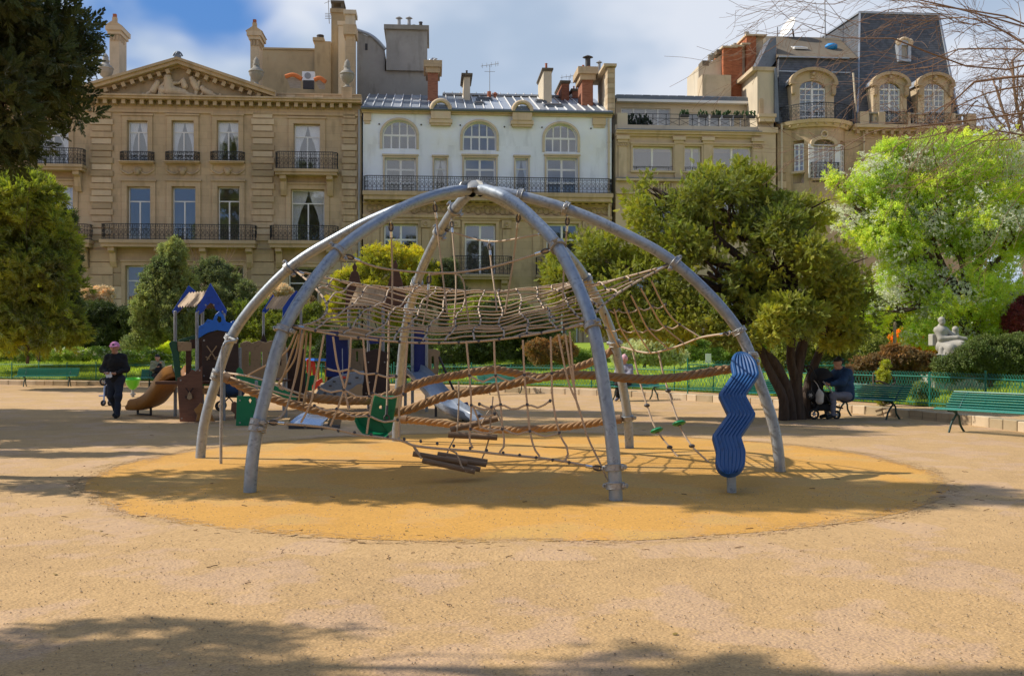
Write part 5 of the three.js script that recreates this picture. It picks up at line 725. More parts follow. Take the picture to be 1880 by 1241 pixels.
shadeTree('low half leafed tree left of the dome, behind the dark yew', -14.2, 17.4, 3, [[-13.6, 5.0, -18.0, 2.2, 1.3, 1.1], [-13.0, 7.2, -18.6, 2.4, 1.2, 1.2], [-14.4, 4.2, -19.4, 2.2, 1.4, 1.3], [-12.8, 9.2, -19.6, 2.2, 1.1, 1.0], [-14, 6, -16.2, 1.8, 0.7, 0.4]], 6500, 0.44, 0.3);
shadeTree('spreading half leafed tree farther left, towards the lawn', -22, 25.4, 5, [[-21, 8.4, -26.4, 3.2, 2.4, 1.6], [-20.5, 12, -26.6, 3.2, 2.2, 1.9], [-19.5, 15.8, -27, 3.2, 2.2, 1.8], [-19, 19, -27.5, 3.4, 2, 1.6]], 7000, 0.42, 0.38);
// ---- the park goes on behind and beside the camera: its trees close off the low sky and show in the window panes
setSeed(91);
[[-13, 7], [-6.5, 11], [0.5, 9], [7, 12], [13, 7.5], [17, -2], [19, -9], [-16, 0], [-22, 12], [22, 14], [-2, 19], [11, 21]].forEach(([x, z], i) => { const L = []; for (let k = 0; k < 7; k++) L.push([x + rr(-2.6, 2.6), 5.5 + k * 1.45 + rr(-0.6, 0.6), z + rr(-2.4, 2.4), rr(2, 3.2), rr(1.4, 2.2), rr(2, 3.2)]); tree('plane_tree', 'leafy park tree standing behind the camera, out of view', { base: V(x, 0, z), top: V(x, 5.5, z), r: 0.24, lobes: L, n: 3200, kind: 'broad', size: 0.5, m: LF.dark, opt: { gap: 0.34, shell: 0.3, clumps: 4, s: 200 + i }, group: 'park trees out of view', per: 4 }); });
// ---- left edge, in the garden
shrub('cypress', 'feathery yellow green cypress at the left edge, above the far bench', 40, [[20, 400, 90, 90], [70, 470, 80, 70], [10, 520, 80, 80], [60, 560, 75, 60], [100, 520, 50, 60], [-40, 450, 90, 120], [95, 430, 34, 50], [30, 600, 80, 44], [100, 600, 46, 40]], 15200, 'fan', 0.34, LF.gold, { gap: 0.45, warm: 0.1, tint: [0.3, 1.5], droop: 0.15, clumps: 18, ragged: 0.3, reach: 0.7, s: 11 }, 'conifers', { cat: 'tree' });
shrub('conifer', 'dark green conifer behind the yellow cypress at the left', 46, [[55, 380, 44, 50], [85, 440, 45, 70], [40, 340, 40, 30], [110, 520, 32, 70], [60, 500, 70, 70]], 7980, 'fan', 0.31, LF.dark, { gap: 0.25, tint: [0.8, 2.2], s: 12 }, 'conifers', { cat: 'tree' });
shrub('laurel', 'glossy dark laurel hedge left of the man in the pink cap', 53, [[30, 610, 60, 45], [95, 615, 50, 40], [150, 610, 50, 45], [205, 608, 46, 44], [240, 612, 30, 40], [160, 575, 60, 22]], 13300, 'broad', 0.23, LF.dark, { gap: 0.3, tint: [0.7, 2.0], s: 13 });
shrub('bush', 'mid green bush under the cypress behind the far left bench', 50.5, [[20, 620, 45, 36], [70, 628, 40, 28], [-20, 600, 50, 50], [110, 632, 30, 24]], 7980, 'broad', 0.22, LF.mid, { gap: 0.34, tint: [0.7, 1.9], s: 14 });
[[-36, 62], [-43, 66], [-32, 70], [-50, 60]].forEach(([x, d], i) => tree('garden_tree', ['nearest', 'second', 'rear', 'leftmost'][i] + ' tall tree of the garden left of the limestone mansion', { base: V(x, 1.5, -d), top: V(x, 7, -d), r: 0.22, lobes: [[x, 9, -d, 4, 3, 4], [x + 1.5, 12, -d, 3.4, 2.8, 3.4], [x - 1.5, 13, -d, 3, 2.6, 3], [x, 5, -d, 4, 3, 4]], n: 3600, kind: 'broad', size: 0.5, m: LF.mid, opt: { gap: 0.36, s: 300 + i }, group: 'garden trees left of the mansion' }));
shrub('blossom_shrub', 'shrub of pale pink blossom in front of the mansion, left', 55, [[165, 545, 32, 20], [135, 545, 24, 18], [185, 562, 20, 16]], 2850, 'flower', 0.24, LF.cream, { gap: 0.42, s: 15 });
shrub('evergreen_shrub', 'tall grey green shrub left of the blue castle roof', 50, [[290, 560, 44, 60], [318, 500, 36, 48], [275, 615, 40, 36], [325, 600, 38, 48], [310, 472, 20, 24]], 12350, 'broad', 0.24, LF.grey, { gap: 0.32, tint: [0.35, 1.5], s: 16 });
shrub('evergreen_shrub', 'loose grey green shrub with bare twigs behind the blue castle roof', 52, [[400, 560, 58, 60], [440, 545, 32, 46], [370, 610, 48, 40], [430, 620, 46, 36], [390, 500, 40, 30]], 10640, 'broad', 0.23, LF.grey, { gap: 0.38, tint: [0.3, 1.2], s: 17 }, undefined, { extra: (t) => { setSeed(5); const g = [], o = at(388, 560, 52).sub(t.position); for (let i = 0; i < 16; i++) g.push(limb(wander(o, o.clone().add(V(rr(-2, 2), rr(1.8, 3.6), rr(-0.8, 0.8))), 0.14, 2), 0.035, 0.006, 7, 4)); mesh('bare_twigs', g, M.twig, t); } });
shrub('golden_bush', 'small bright yellow bush beside the green castle panel', 47, [[300, 641, 10, 10], [292, 648, 7, 6]], 798, 'broad', 0.14, LF.lime, { gap: 0.3, tint: [0.9, 1.8], s: 18 });
shrub('blossom_shrub', 'shrub of cream blossom behind the second blue castle roof', 55, [[480, 545, 26, 24], [515, 540, 26, 22], [545, 555, 20, 20]], 3040, 'flower', 0.24, LF.cream, { gap: 0.42, s: 19 });
shrub('bush', 'yellow green bush behind the castle bridge', 49, [[470, 590, 40, 40], [520, 600, 40, 40], [570, 600, 34, 40], [500, 635, 60, 26]], 9120, 'broad', 0.22, LF.gold, { gap: 0.34, tint: [0.4, 1.1], s: 20 });
shrub('yellow_tree', 'bright yellow green leafing tree behind the brown castle roof', 50, [[700, 500, 62, 52], [745, 490, 44, 44], [660, 520, 46, 44], [780, 520, 34, 40], [710, 560, 70, 40], [640, 560, 40, 40]], 14250, 'broad', 0.20, LF.forsythia, { gap: 0.37, tint: [0.45, 1.5], s: 21 }, 'trees beyond the lawn', { cat: 'tree', extra: (t) => { setSeed(6); const g = [], o = at(665, 560, 50).sub(t.position); for (let i = 0; i < 20; i++) g.push(limb(wander(o, o.clone().add(V(rr(-1.6, 2.2), rr(1, 3.6), rr(-0.8, 0.8))), 0.14, 2), 0.035, 0.006, 7, 4)); mesh('bare_twigs', g, M.twig, t); } });
shrub('evergreen_shrub', 'dull green shrub below the white house, right of the yellow tree', 51, [[830, 560, 40, 50], [815, 510, 26, 36], [870, 590, 46, 46], [800, 600, 40, 40]], 9500, 'broad', 0.20, LF.grey, { gap: 0.38, tint: [0.2, 0.8], s: 22 });
shrub('laurel', 'dark laurel hedge across the lawn behind the rope dome', 46, [[640, 640, 60, 40], [730, 640, 60, 36], [820, 635, 60, 38], [900, 620, 60, 46], [980, 615, 50, 44], [930, 590, 60, 34]], 16150, 'broad', 0.23, LF.dark, { gap: 0.28, tint: [0.6, 1.9], s: 23 });
shrub('fresh_bush', 'bright fresh green bush seen through the middle of the net', 47.5, [[890, 570, 34, 26], [950, 575, 26, 22], [850, 585, 24, 22]], 4180, 'broad', 0.19, LF.lime, { gap: 0.36, tint: [0.4, 1.1], s: 24 });
shrub('red_leaf_bush', 'red tinted bush behind the dome, left of the seated pink hat', 41, [[990, 646, 32, 24], [1030, 640, 24, 26]], 3610, 'broad', 0.16, LF.rust, { gap: 0.32, warm: 0.4, tint: [0.5, 1.6], s: 25 });
shrub('silver_bush', 'silvery leaved bush behind the seated pink hat', 40, [[1180, 648, 38, 22], [1225, 652, 34, 18], [1145, 650, 24, 18]], 5130, 'long', 0.18, LF.silver, { gap: 0.34, tint: [0.6, 1.5], s: 26 });
shrub('bush', 'low green bush behind the white notice on the lawn', 42, [[1290, 640, 34, 22], [1340, 645, 34, 26], [1250, 630, 40, 24], [1400, 650, 40, 24]], 7220, 'broad', 0.19, LF.mid, { gap: 0.34, tint: [0.6, 1.8], s: 27 });
// ---- the spreading golden yew on the right, with twisted stems
{
  const d = 22.8, base = at(1460, 770, d).setY(0), P = (px, py, dz = 0) => at(px, py, d + dz);
  const L = lobesAt(d, [[1230, 420, 88, 92, 0.3], [1320, 380, 78, 74, 0.6], [1390, 340, 40, 46, 0.8], [1470, 390, 66, 48, 0.6], [1110, 480, 62, 52, 0.4], [1030, 520, 42, 44, 0.6], [1180, 520, 90, 70, 0], [1300, 500, 100, 90, -0.4], [1420, 480, 96, 90, -0.2], [1510, 520, 82, 84, 0.3], [1560, 570, 62, 60, 0.4], [1260, 590, 90, 44, -0.6], [1360, 590, 90, 52, -0.9], [1450, 590, 80, 48, -0.6], [1060, 560, 50, 34, 0.5], [1140, 590, 60, 34, 0.3], [1540, 620, 50, 26, 0.2], [1360, 310, 14, 22, 0.8], [1200, 345, 26, 30, 0.4]]);
  const st = [{ pts: [P(1468, 772), P(1462, 730), P(1464, 680), P(1478, 620), P(1500, 560)], r0: 0.17, r1: 0.09 }, { pts: [P(1452, 772, -0.2), P(1446, 720, -0.3), P(1425, 670, -0.4), P(1390, 640, -0.5), P(1330, 630, -0.5), P(1290, 615, -0.4)], r0: 0.15, r1: 0.06 }, { pts: [P(1440, 770, -0.4), P(1438, 730, -0.5), P(1418, 690, -0.6), P(1404, 660, -0.7), P(1380, 600, -0.7)], r0: 0.12, r1: 0.06 }, { pts: [P(1478, 772, 0.2), P(1484, 710, 0.3), P(1504, 650, 0.4), P(1530, 600, 0.4)], r0: 0.13, r1: 0.08 }, { pts: [P(1462, 700), P(1452, 660, -0.2), P(1455, 600, -0.3), P(1440, 520, -0.2)], r0: 0.11, r1: 0.06 }];
  tree('golden_yew', 'wide golden green yew with twisted dark stems behind the blue climbing panel', { base, top: P(1450, 560), r: 0.26, lobes: L, n: 46000, kind: 'yew', size: 0.145, m: LF.yew, opt: { gap: 0.46, shell: 0.3, warm: 0.13, tint: [0.4, 1.7], droop: 0.05, clumps: 16, ragged: 0.24, reach: 0.55, s: 31 }, bark: M.barkRed, stems: st, per: 6 });
}
// ---- the white blossoming tree on the right
{
  const d = 31, base = at(1790, 690, d).setY(0.3), P = (px, py, dz = 0) => at(px, py, d + dz);
  const L = lobesAt(d, [[1600, 340, 66, 60], [1660, 300, 50, 44], [1740, 300, 80, 54], [1830, 290, 70, 60], [1560, 400, 40, 40], [1620, 430, 80, 66], [1720, 400, 90, 80], [1820, 420, 90, 90], [1900, 380, 80, 110], [1660, 520, 74, 66], [1760, 540, 90, 66], [1860, 560, 80, 80], [1610, 570, 50, 44], [1700, 610, 60, 34], [1800, 620, 50, 30], [1530, 330, 16, 20]]);
  tree('pear_tree', 'fresh green tree covered in white blossom on the right', { base, top: P(1780, 560), r: 0.2, lobes: L, n: 19000, kind: 'broad', size: 0.17, m: LF.fresh, opt: { gap: 0.46, shell: 0.25, tint: [0.8, 1.45], ragged: 0.25, reach: 0.6, s: 41 }, stems: [{ pts: [base, P(1795, 640), P(1770, 610), P(1740, 570), P(1700, 500)], r0: 0.16, r1: 0.05 }, { pts: [base, P(1802, 630, 0.2), P(1800, 560, 0.3), P(1820, 480, 0.3)], r0: 0.17, r1: 0.05 }, { pts: [P(1835, 690), P(1838, 640), P(1840, 560)], r0: 0.1, r1: 0.05 }], per: 7, extra: (t, R) => foliage(t, 'blossom', R, 14000, 'flower', 0.115, LF.petal, { gap: 0.40, shell: 0.4, tint: [0.8, 1.05], warm: 0.02, up: 0.4, s: 42 }) });
}
shrub('brown_bush', 'brownish feathery bush left of the statue', 27.5, [[1600, 672, 40, 20], [1650, 660, 36, 22], [1690, 668, 30, 18], [1570, 690, 30, 14], [1640, 690, 50, 14]], 6840, 'long', 0.15, LF.rust, { gap: 0.32, warm: 0.25, tint: [0.35, 1.5], s: 51 });
shrub('amber_bush', 'orange yellow bush glowing left of the statue', 32, [[1665, 622, 24, 20], [1690, 632, 24, 16], [1645, 635, 16, 18]], 2470, 'long', 0.16, LF.amber, { gap: 0.36, tint: [0.7, 1.5], s: 52 });
shrub('ivy_bush', 'dark ivy bush in front of the statue at the right edge', 25.5, [[1790, 662, 50, 34], [1850, 668, 40, 30], [1750, 680, 30, 22], [1820, 640, 40, 22], [1890, 650, 30, 40]], 8740, 'broad', 0.14, LF.dark, { gap: 0.3, tint: [0.8, 2.8], s: 53 });
shrub('red_leaf_bush', 'dark red leaved shrub at the right edge', 30, [[1872, 585, 20, 38], [1885, 630, 22, 30]], 2280, 'broad', 0.14, LF.red, { gap: 0.32, tint: [0.7, 2], s: 54 });
shrub('green_bush', 'bright green low bushes behind the pushchair', 30.5, [[1500, 665, 40, 20], [1545, 650, 40, 30], [1420, 668, 34, 16], [1590, 640, 40, 30], [1480, 640, 50, 24]], 8740, 'broad', 0.16, LF.fresh, { gap: 0.36, tint: [0.2, 0.7], s: 55 }, undefined, { extra: (t) => { setSeed(9); const g = []; for (let i = 0; i < 26; i++) { const a = at(rr(1500, 1600), 690, 30.5).sub(t.position); g.push(limb(wander(a, a.clone().add(V(rr(-0.3, 0.3), rr(0.8, 1.7), 0)), 0.08, 2), 0.022, 0.008, 5, 4)); } mesh('bare_stems', g, mat([0.38, 0.26, 0.16], 0.9), t); } });
shrub('laurel', 'deep green shrubs closing the view behind the statue', 40, [[1640, 600, 60, 50], [1740, 590, 70, 60], [1840, 600, 70, 60], [1580, 600, 40, 40], [1900, 590, 40, 70]], 9880, 'broad', 0.23, LF.dark, { gap: 0.26, tint: [0.6, 1.8], s: 56 });
shrub('vine_post', 'small leafy climber on the fence post behind the right bench', 24.6, [[1622, 690, 9, 16], [1626, 672, 6, 10], [1618, 712, 9, 14], [1620, 732, 9, 12]], 800, 'broad', 0.09, LF.lime, { gap: 0.25, tint: [0.4, 1], s: 57 });
shrub('grass_clump', 'clump of long grass at the foot of the right fence', 25.5, [[1690, 722, 16, 14], [1708, 728, 12, 10]], 700, 'long', 0.14, LF.fresh, { gap: 0.25, up: 1.2, tint: [0.2, 0.5], s: 58 });
// low planting along the back of the lawn, in front of the shrubs
{
  const spots = []; setSeed(61);
  for (let px = -10; px < 1500; px += 26) spots.push([px + rr(-8, 8), 652 + rr(-4, 4), rr(16, 26), rr(6, 11)]);
  const L = lobesAt(47, spots), g = thing('ground_cover', 'low leafy planting with small white flowers along the back of the lawn', 'ground cover'); g.userData.kind = 'stuff';
  foliage(g, 'leaves', L, 7000, 'broad', 0.2, LF.mid, { gap: 0.25, tint: [0.6, 2.0], s: 62 }); foliage(g, 'small_flowers', L.slice(0, 14), 900, 'flower', 0.12, LF.petal, { gap: 0.45, s: 63 });
}
// grass blades near the fence
{
  setSeed(71); const bl = []; for (let i = 0; i < 14; i++) bl.push(leafQuad(rr(0.6, 1.2), 0.07, M4(rr(-0.4, 0.4), 0, rr(-0.4, 0.4), rr(-0.5, 0.5), rr(0, 6.28), rr(-0.5, 0.5))));
  const g = shared(bl), N = 30000, o = lit(new THREE.InstancedMesh(g, leafMat([0.46, 0.58, 0.03], 0.5), N)), q = new THREE.Matrix4(), c = new THREE.Color(); o.name = 'grass';
  for (let i = 0; i < N; i++) { const s = rr(6, kerbLen - 20), off = 1.35 + 13 * rnd() ** 1.5, p = kerbLine.behind(s, off, lawnHeight(off) - 0.02), k = rr(0.09, 0.17); q.compose(p, new THREE.Quaternion().setFromAxisAngle(UPV, rr(0, 6.28)), V(k * 1.6, k, k * 1.6)); o.setMatrixAt(i, q); const v = mix(0.6, 1.3, noise3(p.x * 0.5, 0, p.z * 0.5)) * rr(0.8, 1.2); o.setColorAt(i, c.setRGB(v * 1.05, v, v)); }
  tag(o, 'short green lawn grass behind the wire fence', 'grass', undefined, 'stuff'); scene.add(o);
}
// ---- bare trees on the right: one hangs its twigs into the top corner, one stands far behind
function bareTree(name, label, base, trunkTop, r, tips, depth, spread, m, group) {
  const t = thing(name, label, 'tree', base.toArray(), 0, group), o = (v) => v.clone().sub(base), g = [];
  mesh('trunk', limb(wander(V(0, -0.1, 0), o(trunkTop), r), r, r * 0.6, 12, 10), m, t);
  const grow = (a, dir, len, rad, lev) => { const b = a.clone().addScaledVector(dir, len); b.y -= 0.03 * len; const midp = a.clone().lerp(b, 0.5).add(V(rr(-1, 1), rr(-1, 1), rr(-1, 1)).multiplyScalar(len * 0.12)); g.push(limb([a, midp, b], Math.max(rad, 0.0035), Math.max(rad * 0.55, 0.003), 4, lev > 1 ? 5 : 3)); if (lev <= 0) return; const n = lev > 2 ? 4 : 3; for (let i = 0; i < n; i++) { const st = i === 0 ? b : a.clone().lerp(b, rr(0.35, 0.95)); grow(st, dir.clone().add(V(rr(-1, 1), rr(-1, 0.75), rr(-1, 1)).multiplyScalar(spread)).normalize(), len * rr(0.55, 0.85), rad * 0.55, lev - 1); } };
  for (const [tip, rad] of tips) { const e = o(tip), s = o(trunkTop); g.push(limb(wander(s, e, 0.3), rad * 1.6, rad, 10, 7)); const dir = e.clone().sub(s).normalize(); for (let i = 0; i < 4; i++) grow(s.clone().lerp(e, mix(0.5, 1, i / 3)), dir.clone().add(V(rr(-0.6, 0.6), rr(-0.7, 0.4), rr(-0.6, 0.6))).normalize(), s.distanceTo(e) * rr(0.16, 0.26), rad * 0.8, depth); }
  mesh('branches', g, m, t); return t;
}
setSeed(81);
{ const d = 17, base = V(13.5, 0, -16), P = (px, py, dz = 0) => at(px, py, d + dz); bareTree('bare_tree', 'leafless tree hanging fine brown twigs into the upper right corner', base, V(12.6, 5.5, -16.4), 0.22, [[P(1640, 70), 0.013], [P(1720, 10, 1), 0.014], [P(1790, 150, 0.5), 0.022], [P(1660, 235, -0.5), 0.014], [P(1600, -20, 0.5), 0.012], [P(1850, 60), 0.02], [P(1760, 90, 1.4), 0.014], [P(1830, 240), 0.014]], 3, 0.85, M.twig); }
{ const d = 52, base = at(1890, 640, d).setY(0.5), P = (px, py) => at(px, py, d); bareTree('bare_tree', 'pale leafless tree far behind the blossom at the right edge', base, P(1880, 380), 0.2, [[P(1830, 160), 0.06], [P(1860, 110), 0.06], [P(1800, 240), 0.05], [P(1880, 190), 0.06], [P(1840, 260), 0.05], [P(1900, 130), 0.05], [P(1790, 300), 0.04]], 3, 0.6, M.twig); }

// ================================================================ THE CLIMBING DOME, ITS NETS, ROPES AND CLIMBING PIECES
const legBase = { A: [458, 904], B: [1131, 919], C: [1433, 866], D: [1156, 823], E: [727, 810], F: [367, 841] };
const profile = [[1.0, -0.3], [1.0, 0], [0.985, 0.5], [0.945, 1.05], [0.86, 1.9], [0.67, 2.72], [0.47, 3.2], [0.30, 3.5], [0.13, 3.7], [0.035, 3.76]];
const legs = {}, dome = thing('climbing_dome', 'galvanised steel climbing dome of six curved tubes on the orange surface', 'climbing frame', HUB.toArray());
const pix = (p) => [940 + p.x / -p.z * FOCAL, HORIZON - (p.y - EYE) / -p.z * FOCAL];
const legAt = (k, px, py) => { let best = 0, e = 1e9; for (let i = 0; i <= 400; i++) { const p = legs[k].getPointAt(i / 400), [x, y] = pix(p), q = (x - px) ** 2 + (y - py) ** 2; if (q < e && p.y > 0) { e = q; best = i / 400; } } return best; };
const clampShape = shared([X(new THREE.CylinderGeometry(0.098, 0.098, 0.062, 20), M4()), X(new THREE.TorusGeometry(0.0955, 0.0065, 6, 22), M4(0, 0.03, 0, Math.PI / 2)), X(new THREE.TorusGeometry(0.0955, 0.0065, 6, 22), M4(0, -0.03, 0, Math.PI / 2)), rb(0.05, 0.05, 0.05, 0.008, 0.118, 0, 0), rb(0.05, 0.05, 0.05, 0.008, -0.118, 0, 0), X(new THREE.CylinderGeometry(0.012, 0.012, 0.09, 6), M4(0.125, 0, 0, Math.PI / 2)), X(new THREE.CylinderGeometry(0.012, 0.012, 0.09, 6), M4(-0.125, 0, 0, Math.PI / 2))]);
const boltShape = shared(X(new THREE.CylinderGeometry(0.016, 0.016, 0.02, 6), M4()));
for (const [k, [px, py]] of Object.entries(legBase)) {
  const g = ground(px, py), r = g.clone().sub(HUB); legs[k] = curve(profile.map(([t, y]) => V(HUB.x + r.x * t, y, HUB.z + r.z * t)));
  const leg = mesh('leg', X(new THREE.TubeGeometry(legs[k], 70, 0.072, 18), M4(-HUB.x, 0, -HUB.z)), M.galva, dome);
  legs[k].obj = leg;
  mesh('sleeve_seam', (() => { const t = 0.55, p = legs[k].getPointAt(t).sub(HUB), d = legs[k].getTangentAt(t); return cyl(p.clone().addScaledVector(d, -0.05), p.clone().addScaledVector(d, 0.05), 0.0745, 0.0745, 18); })(), M.galva, leg);
}
const clampList = { A: [[617, 460], [522, 607], [467, 774], [464, 786]], B: [[1020, 455], [1080, 600], [1127, 858], [1131, 893]], C: [[955, 364], [1038, 390], [1237, 487], [1350, 612], [1380, 655]], D: [[1072, 515], [1119, 632], [1153, 768]], E: [[840, 388], [812, 430], [770, 522], [757, 568]], F: [[537, 500], [430, 625], [403, 684], [399, 694]] };
for (const [k, list] of Object.entries(clampList)) for (const [px, py] of list) {
  const t = legAt(k, px, py), p = legs[k].getPointAt(t), d = legs[k].getTangentAt(t), o = mesh('clamp', clampShape, M.clamp, legs[k].obj);
  o.position.copy(p).sub(HUB); o.quaternion.setFromUnitVectors(UPV, d); o.rotateY(0.6 + px * 0.01);
}
mesh('hub_plate', [X(lathe([[0.001, 0.14], [0.1, 0.13], [0.2, 0.08], [0.26, 0.01], [0.24, 0], [0.001, 0.05]], 6), M4(0, 3.76, 0)), ...Object.keys(legs).map((k) => { const d = legs[k].getPointAt(0.9).sub(HUB).setY(0).normalize(); return X(slab([[0.05, 0], [0.34, -0.02], [0.26, 0.09], [0.05, 0.15]], -0.01, 0.01), M4(0, 3.76, 0, 0, Math.atan2(-d.z, d.x), 0)); })], M.clamp, dome);
const legPoint = (k, px, py) => legs[k].getPointAt(legAt(k, px, py));

// rope helpers
const RR = 0.0115;
const ropeGeo = (pts, r = RR, n) => { const c = curve(pts), L = c.getLength(); return new THREE.TubeGeometry(c, n ?? Math.max(4, Math.round(L / 0.08)), r, 6); };
const clip = (p, r = 0.0155) => X(new THREE.CylinderGeometry(r, r, 0.032, 6), M4(p.x, p.y, p.z, 1.2, p.x * 9, 0));
// the dark thimble, bright ferrule and shackle where a rope meets a clamp
function shackle(parent, end, from) { const d = end.clone().sub(from).normalize(), q = new THREE.Quaternion().setFromUnitVectors(UPV, d), m = new THREE.Matrix4().compose(end, q, V(1, 1, 1)); mesh('thimble', X(X(new THREE.TorusGeometry(0.034, 0.013, 6, 12), new THREE.Matrix4().makeScale(0.75, 1.35, 1)), m.clone().multiply(M4(0, -0.06, 0))), M.joint, parent); mesh('ferrule', X(new THREE.CylinderGeometry(0.019, 0.019, 0.075, 10), m.clone().multiply(M4(0, -0.155, 0))), M.ferrule, parent); mesh('shackle', X(new THREE.TorusGeometry(0.03, 0.009, 5, 10), m.clone().multiply(M4(0, 0.01, 0, 0, 1.57, 0))), M.ferrule, parent); }

// ---- the big sagging net
{
  const net = thing('climbing_net', 'wide sagging rope net slung between the six legs of the dome', 'net');
  const K = ['A', 'B', 'C', 'D', 'E', 'F'], spot = { A: [526, 600], B: [1078, 597], C: [1237, 487], D: [1072, 515], E: [770, 522], F: [537, 500] };
  const C = K.map((k) => legPoint(k, ...spot[k]).lerp(V(HUB.x, 1.9, HUB.z), 0.035));
  const edge = (i, t, sag = i ? 0.16 : 0.20, inn = i ? 0.42 : 0.12) => { const a = C[i], b = C[(i + 1) % 6], p = a.clone().lerp(b, t), s = 4 * t * (1 - t); return p.add(V(HUB.x - p.x, 0, HUB.z - p.z).normalize().multiplyScalar(inn * s)).add(V(0, -sag * s, 0)); };
  const rim = []; K.forEach((_, i) => { for (let j = 0; j < 12; j++) rim.push(edge(i, j / 12)); });
  const inside = (x, z) => { let c = false; for (let i = 0, j = rim.length - 1; i < rim.length; j = i++) { const a = rim[i], b = rim[j]; if ((a.z > z) !== (b.z > z) && x < (b.x - a.x) * (z - a.z) / (b.z - a.z) + a.x) c = !c; } return c; };
  const height = (x, z) => { let w = 0, h = 0, near = 9; for (const p of rim) { const d = Math.hypot(p.x - x, p.z - z) + 1e-3, q = 1 / d ** 2.2; w += q; h += q * p.y; near = Math.min(near, d); } return h / w - 0.26 * smooth(0, 1.6, near); };
  const clips = [], strand = (fn, s0, s1, ds) => { let run = [], n = 0; for (let s = s0; s <= s1; s += ds) { const [x, z] = fn(s); if (inside(x, z)) run.push(V(x, height(x, z) + 0.012 * Math.sin(s * 9 + n), z)); else if (run.length) { done(run); run = []; n++; } } if (run.length) done(run); }, done = (run) => { if (run.length > 2) mesh('rope', ropeGeo(run, RR, run.length * 2), M.rope, net); };
  const zs = [], xs = []; for (let z = -16.6; z < -11.0; z += 0.275) zs.push(z); for (let x = -3.8; x < 2.9; x += 0.28) xs.push(x);
  for (const z of zs) strand((s) => [s, z + 0.1 * Math.sin(s * 0.9) + 0.08 * (s - HUB.x) * 0.3], -3.9, 2.9, 0.09);
  for (const x of xs) strand((s) => [x + 0.03 * Math.sin(s * 3 + x * 7) + (s + 13.8) * 0.05 * (x - HUB.x), s], -16.8, -10.9, 0.09);
  for (const x of xs) for (const z of zs) { const xx = x + 0.03 * Math.sin(z * 3 + x * 7) + (z + 13.8) * 0.05 * (x - HUB.x), zz = z + 0.1 * Math.sin(xx * 0.9) + 0.08 * (xx - HUB.x) * 0.3; if (inside(xx, zz)) clips.push(clip(V(xx, height(xx, zz), zz))); }
  K.forEach((k, i) => { const pts = []; for (let j = 0; j <= 14; j++) pts.push(edge(i, j / 14)); mesh('edge_rope', ropeGeo(pts, 0.015), M.rope, net); for (let j = 1; j < 14; j++) clips.push(clip(edge(i, j / 14), 0.018)); shackle(net, C[i].clone().lerp(legPoint(k, ...spot[k]), 0.5), V(HUB.x, 1.7, HUB.z)); });
  const o = mesh('net_clips', clips, M.joint, net); o.userData.kind = 'stuff';
}
// a point on the upright plane through two legs
const onPlane = (A, B) => { const n = V(B.z - A.z, 0, A.x - B.x); return (px, py) => { const d = V((px - 940) / FOCAL, (HORIZON - py) / FOCAL, -1), t = (A.x * n.x + A.z * n.z) / (d.x * n.x + d.z * n.z); return V(d.x * t, EYE + d.y * t, d.z * t); }; };
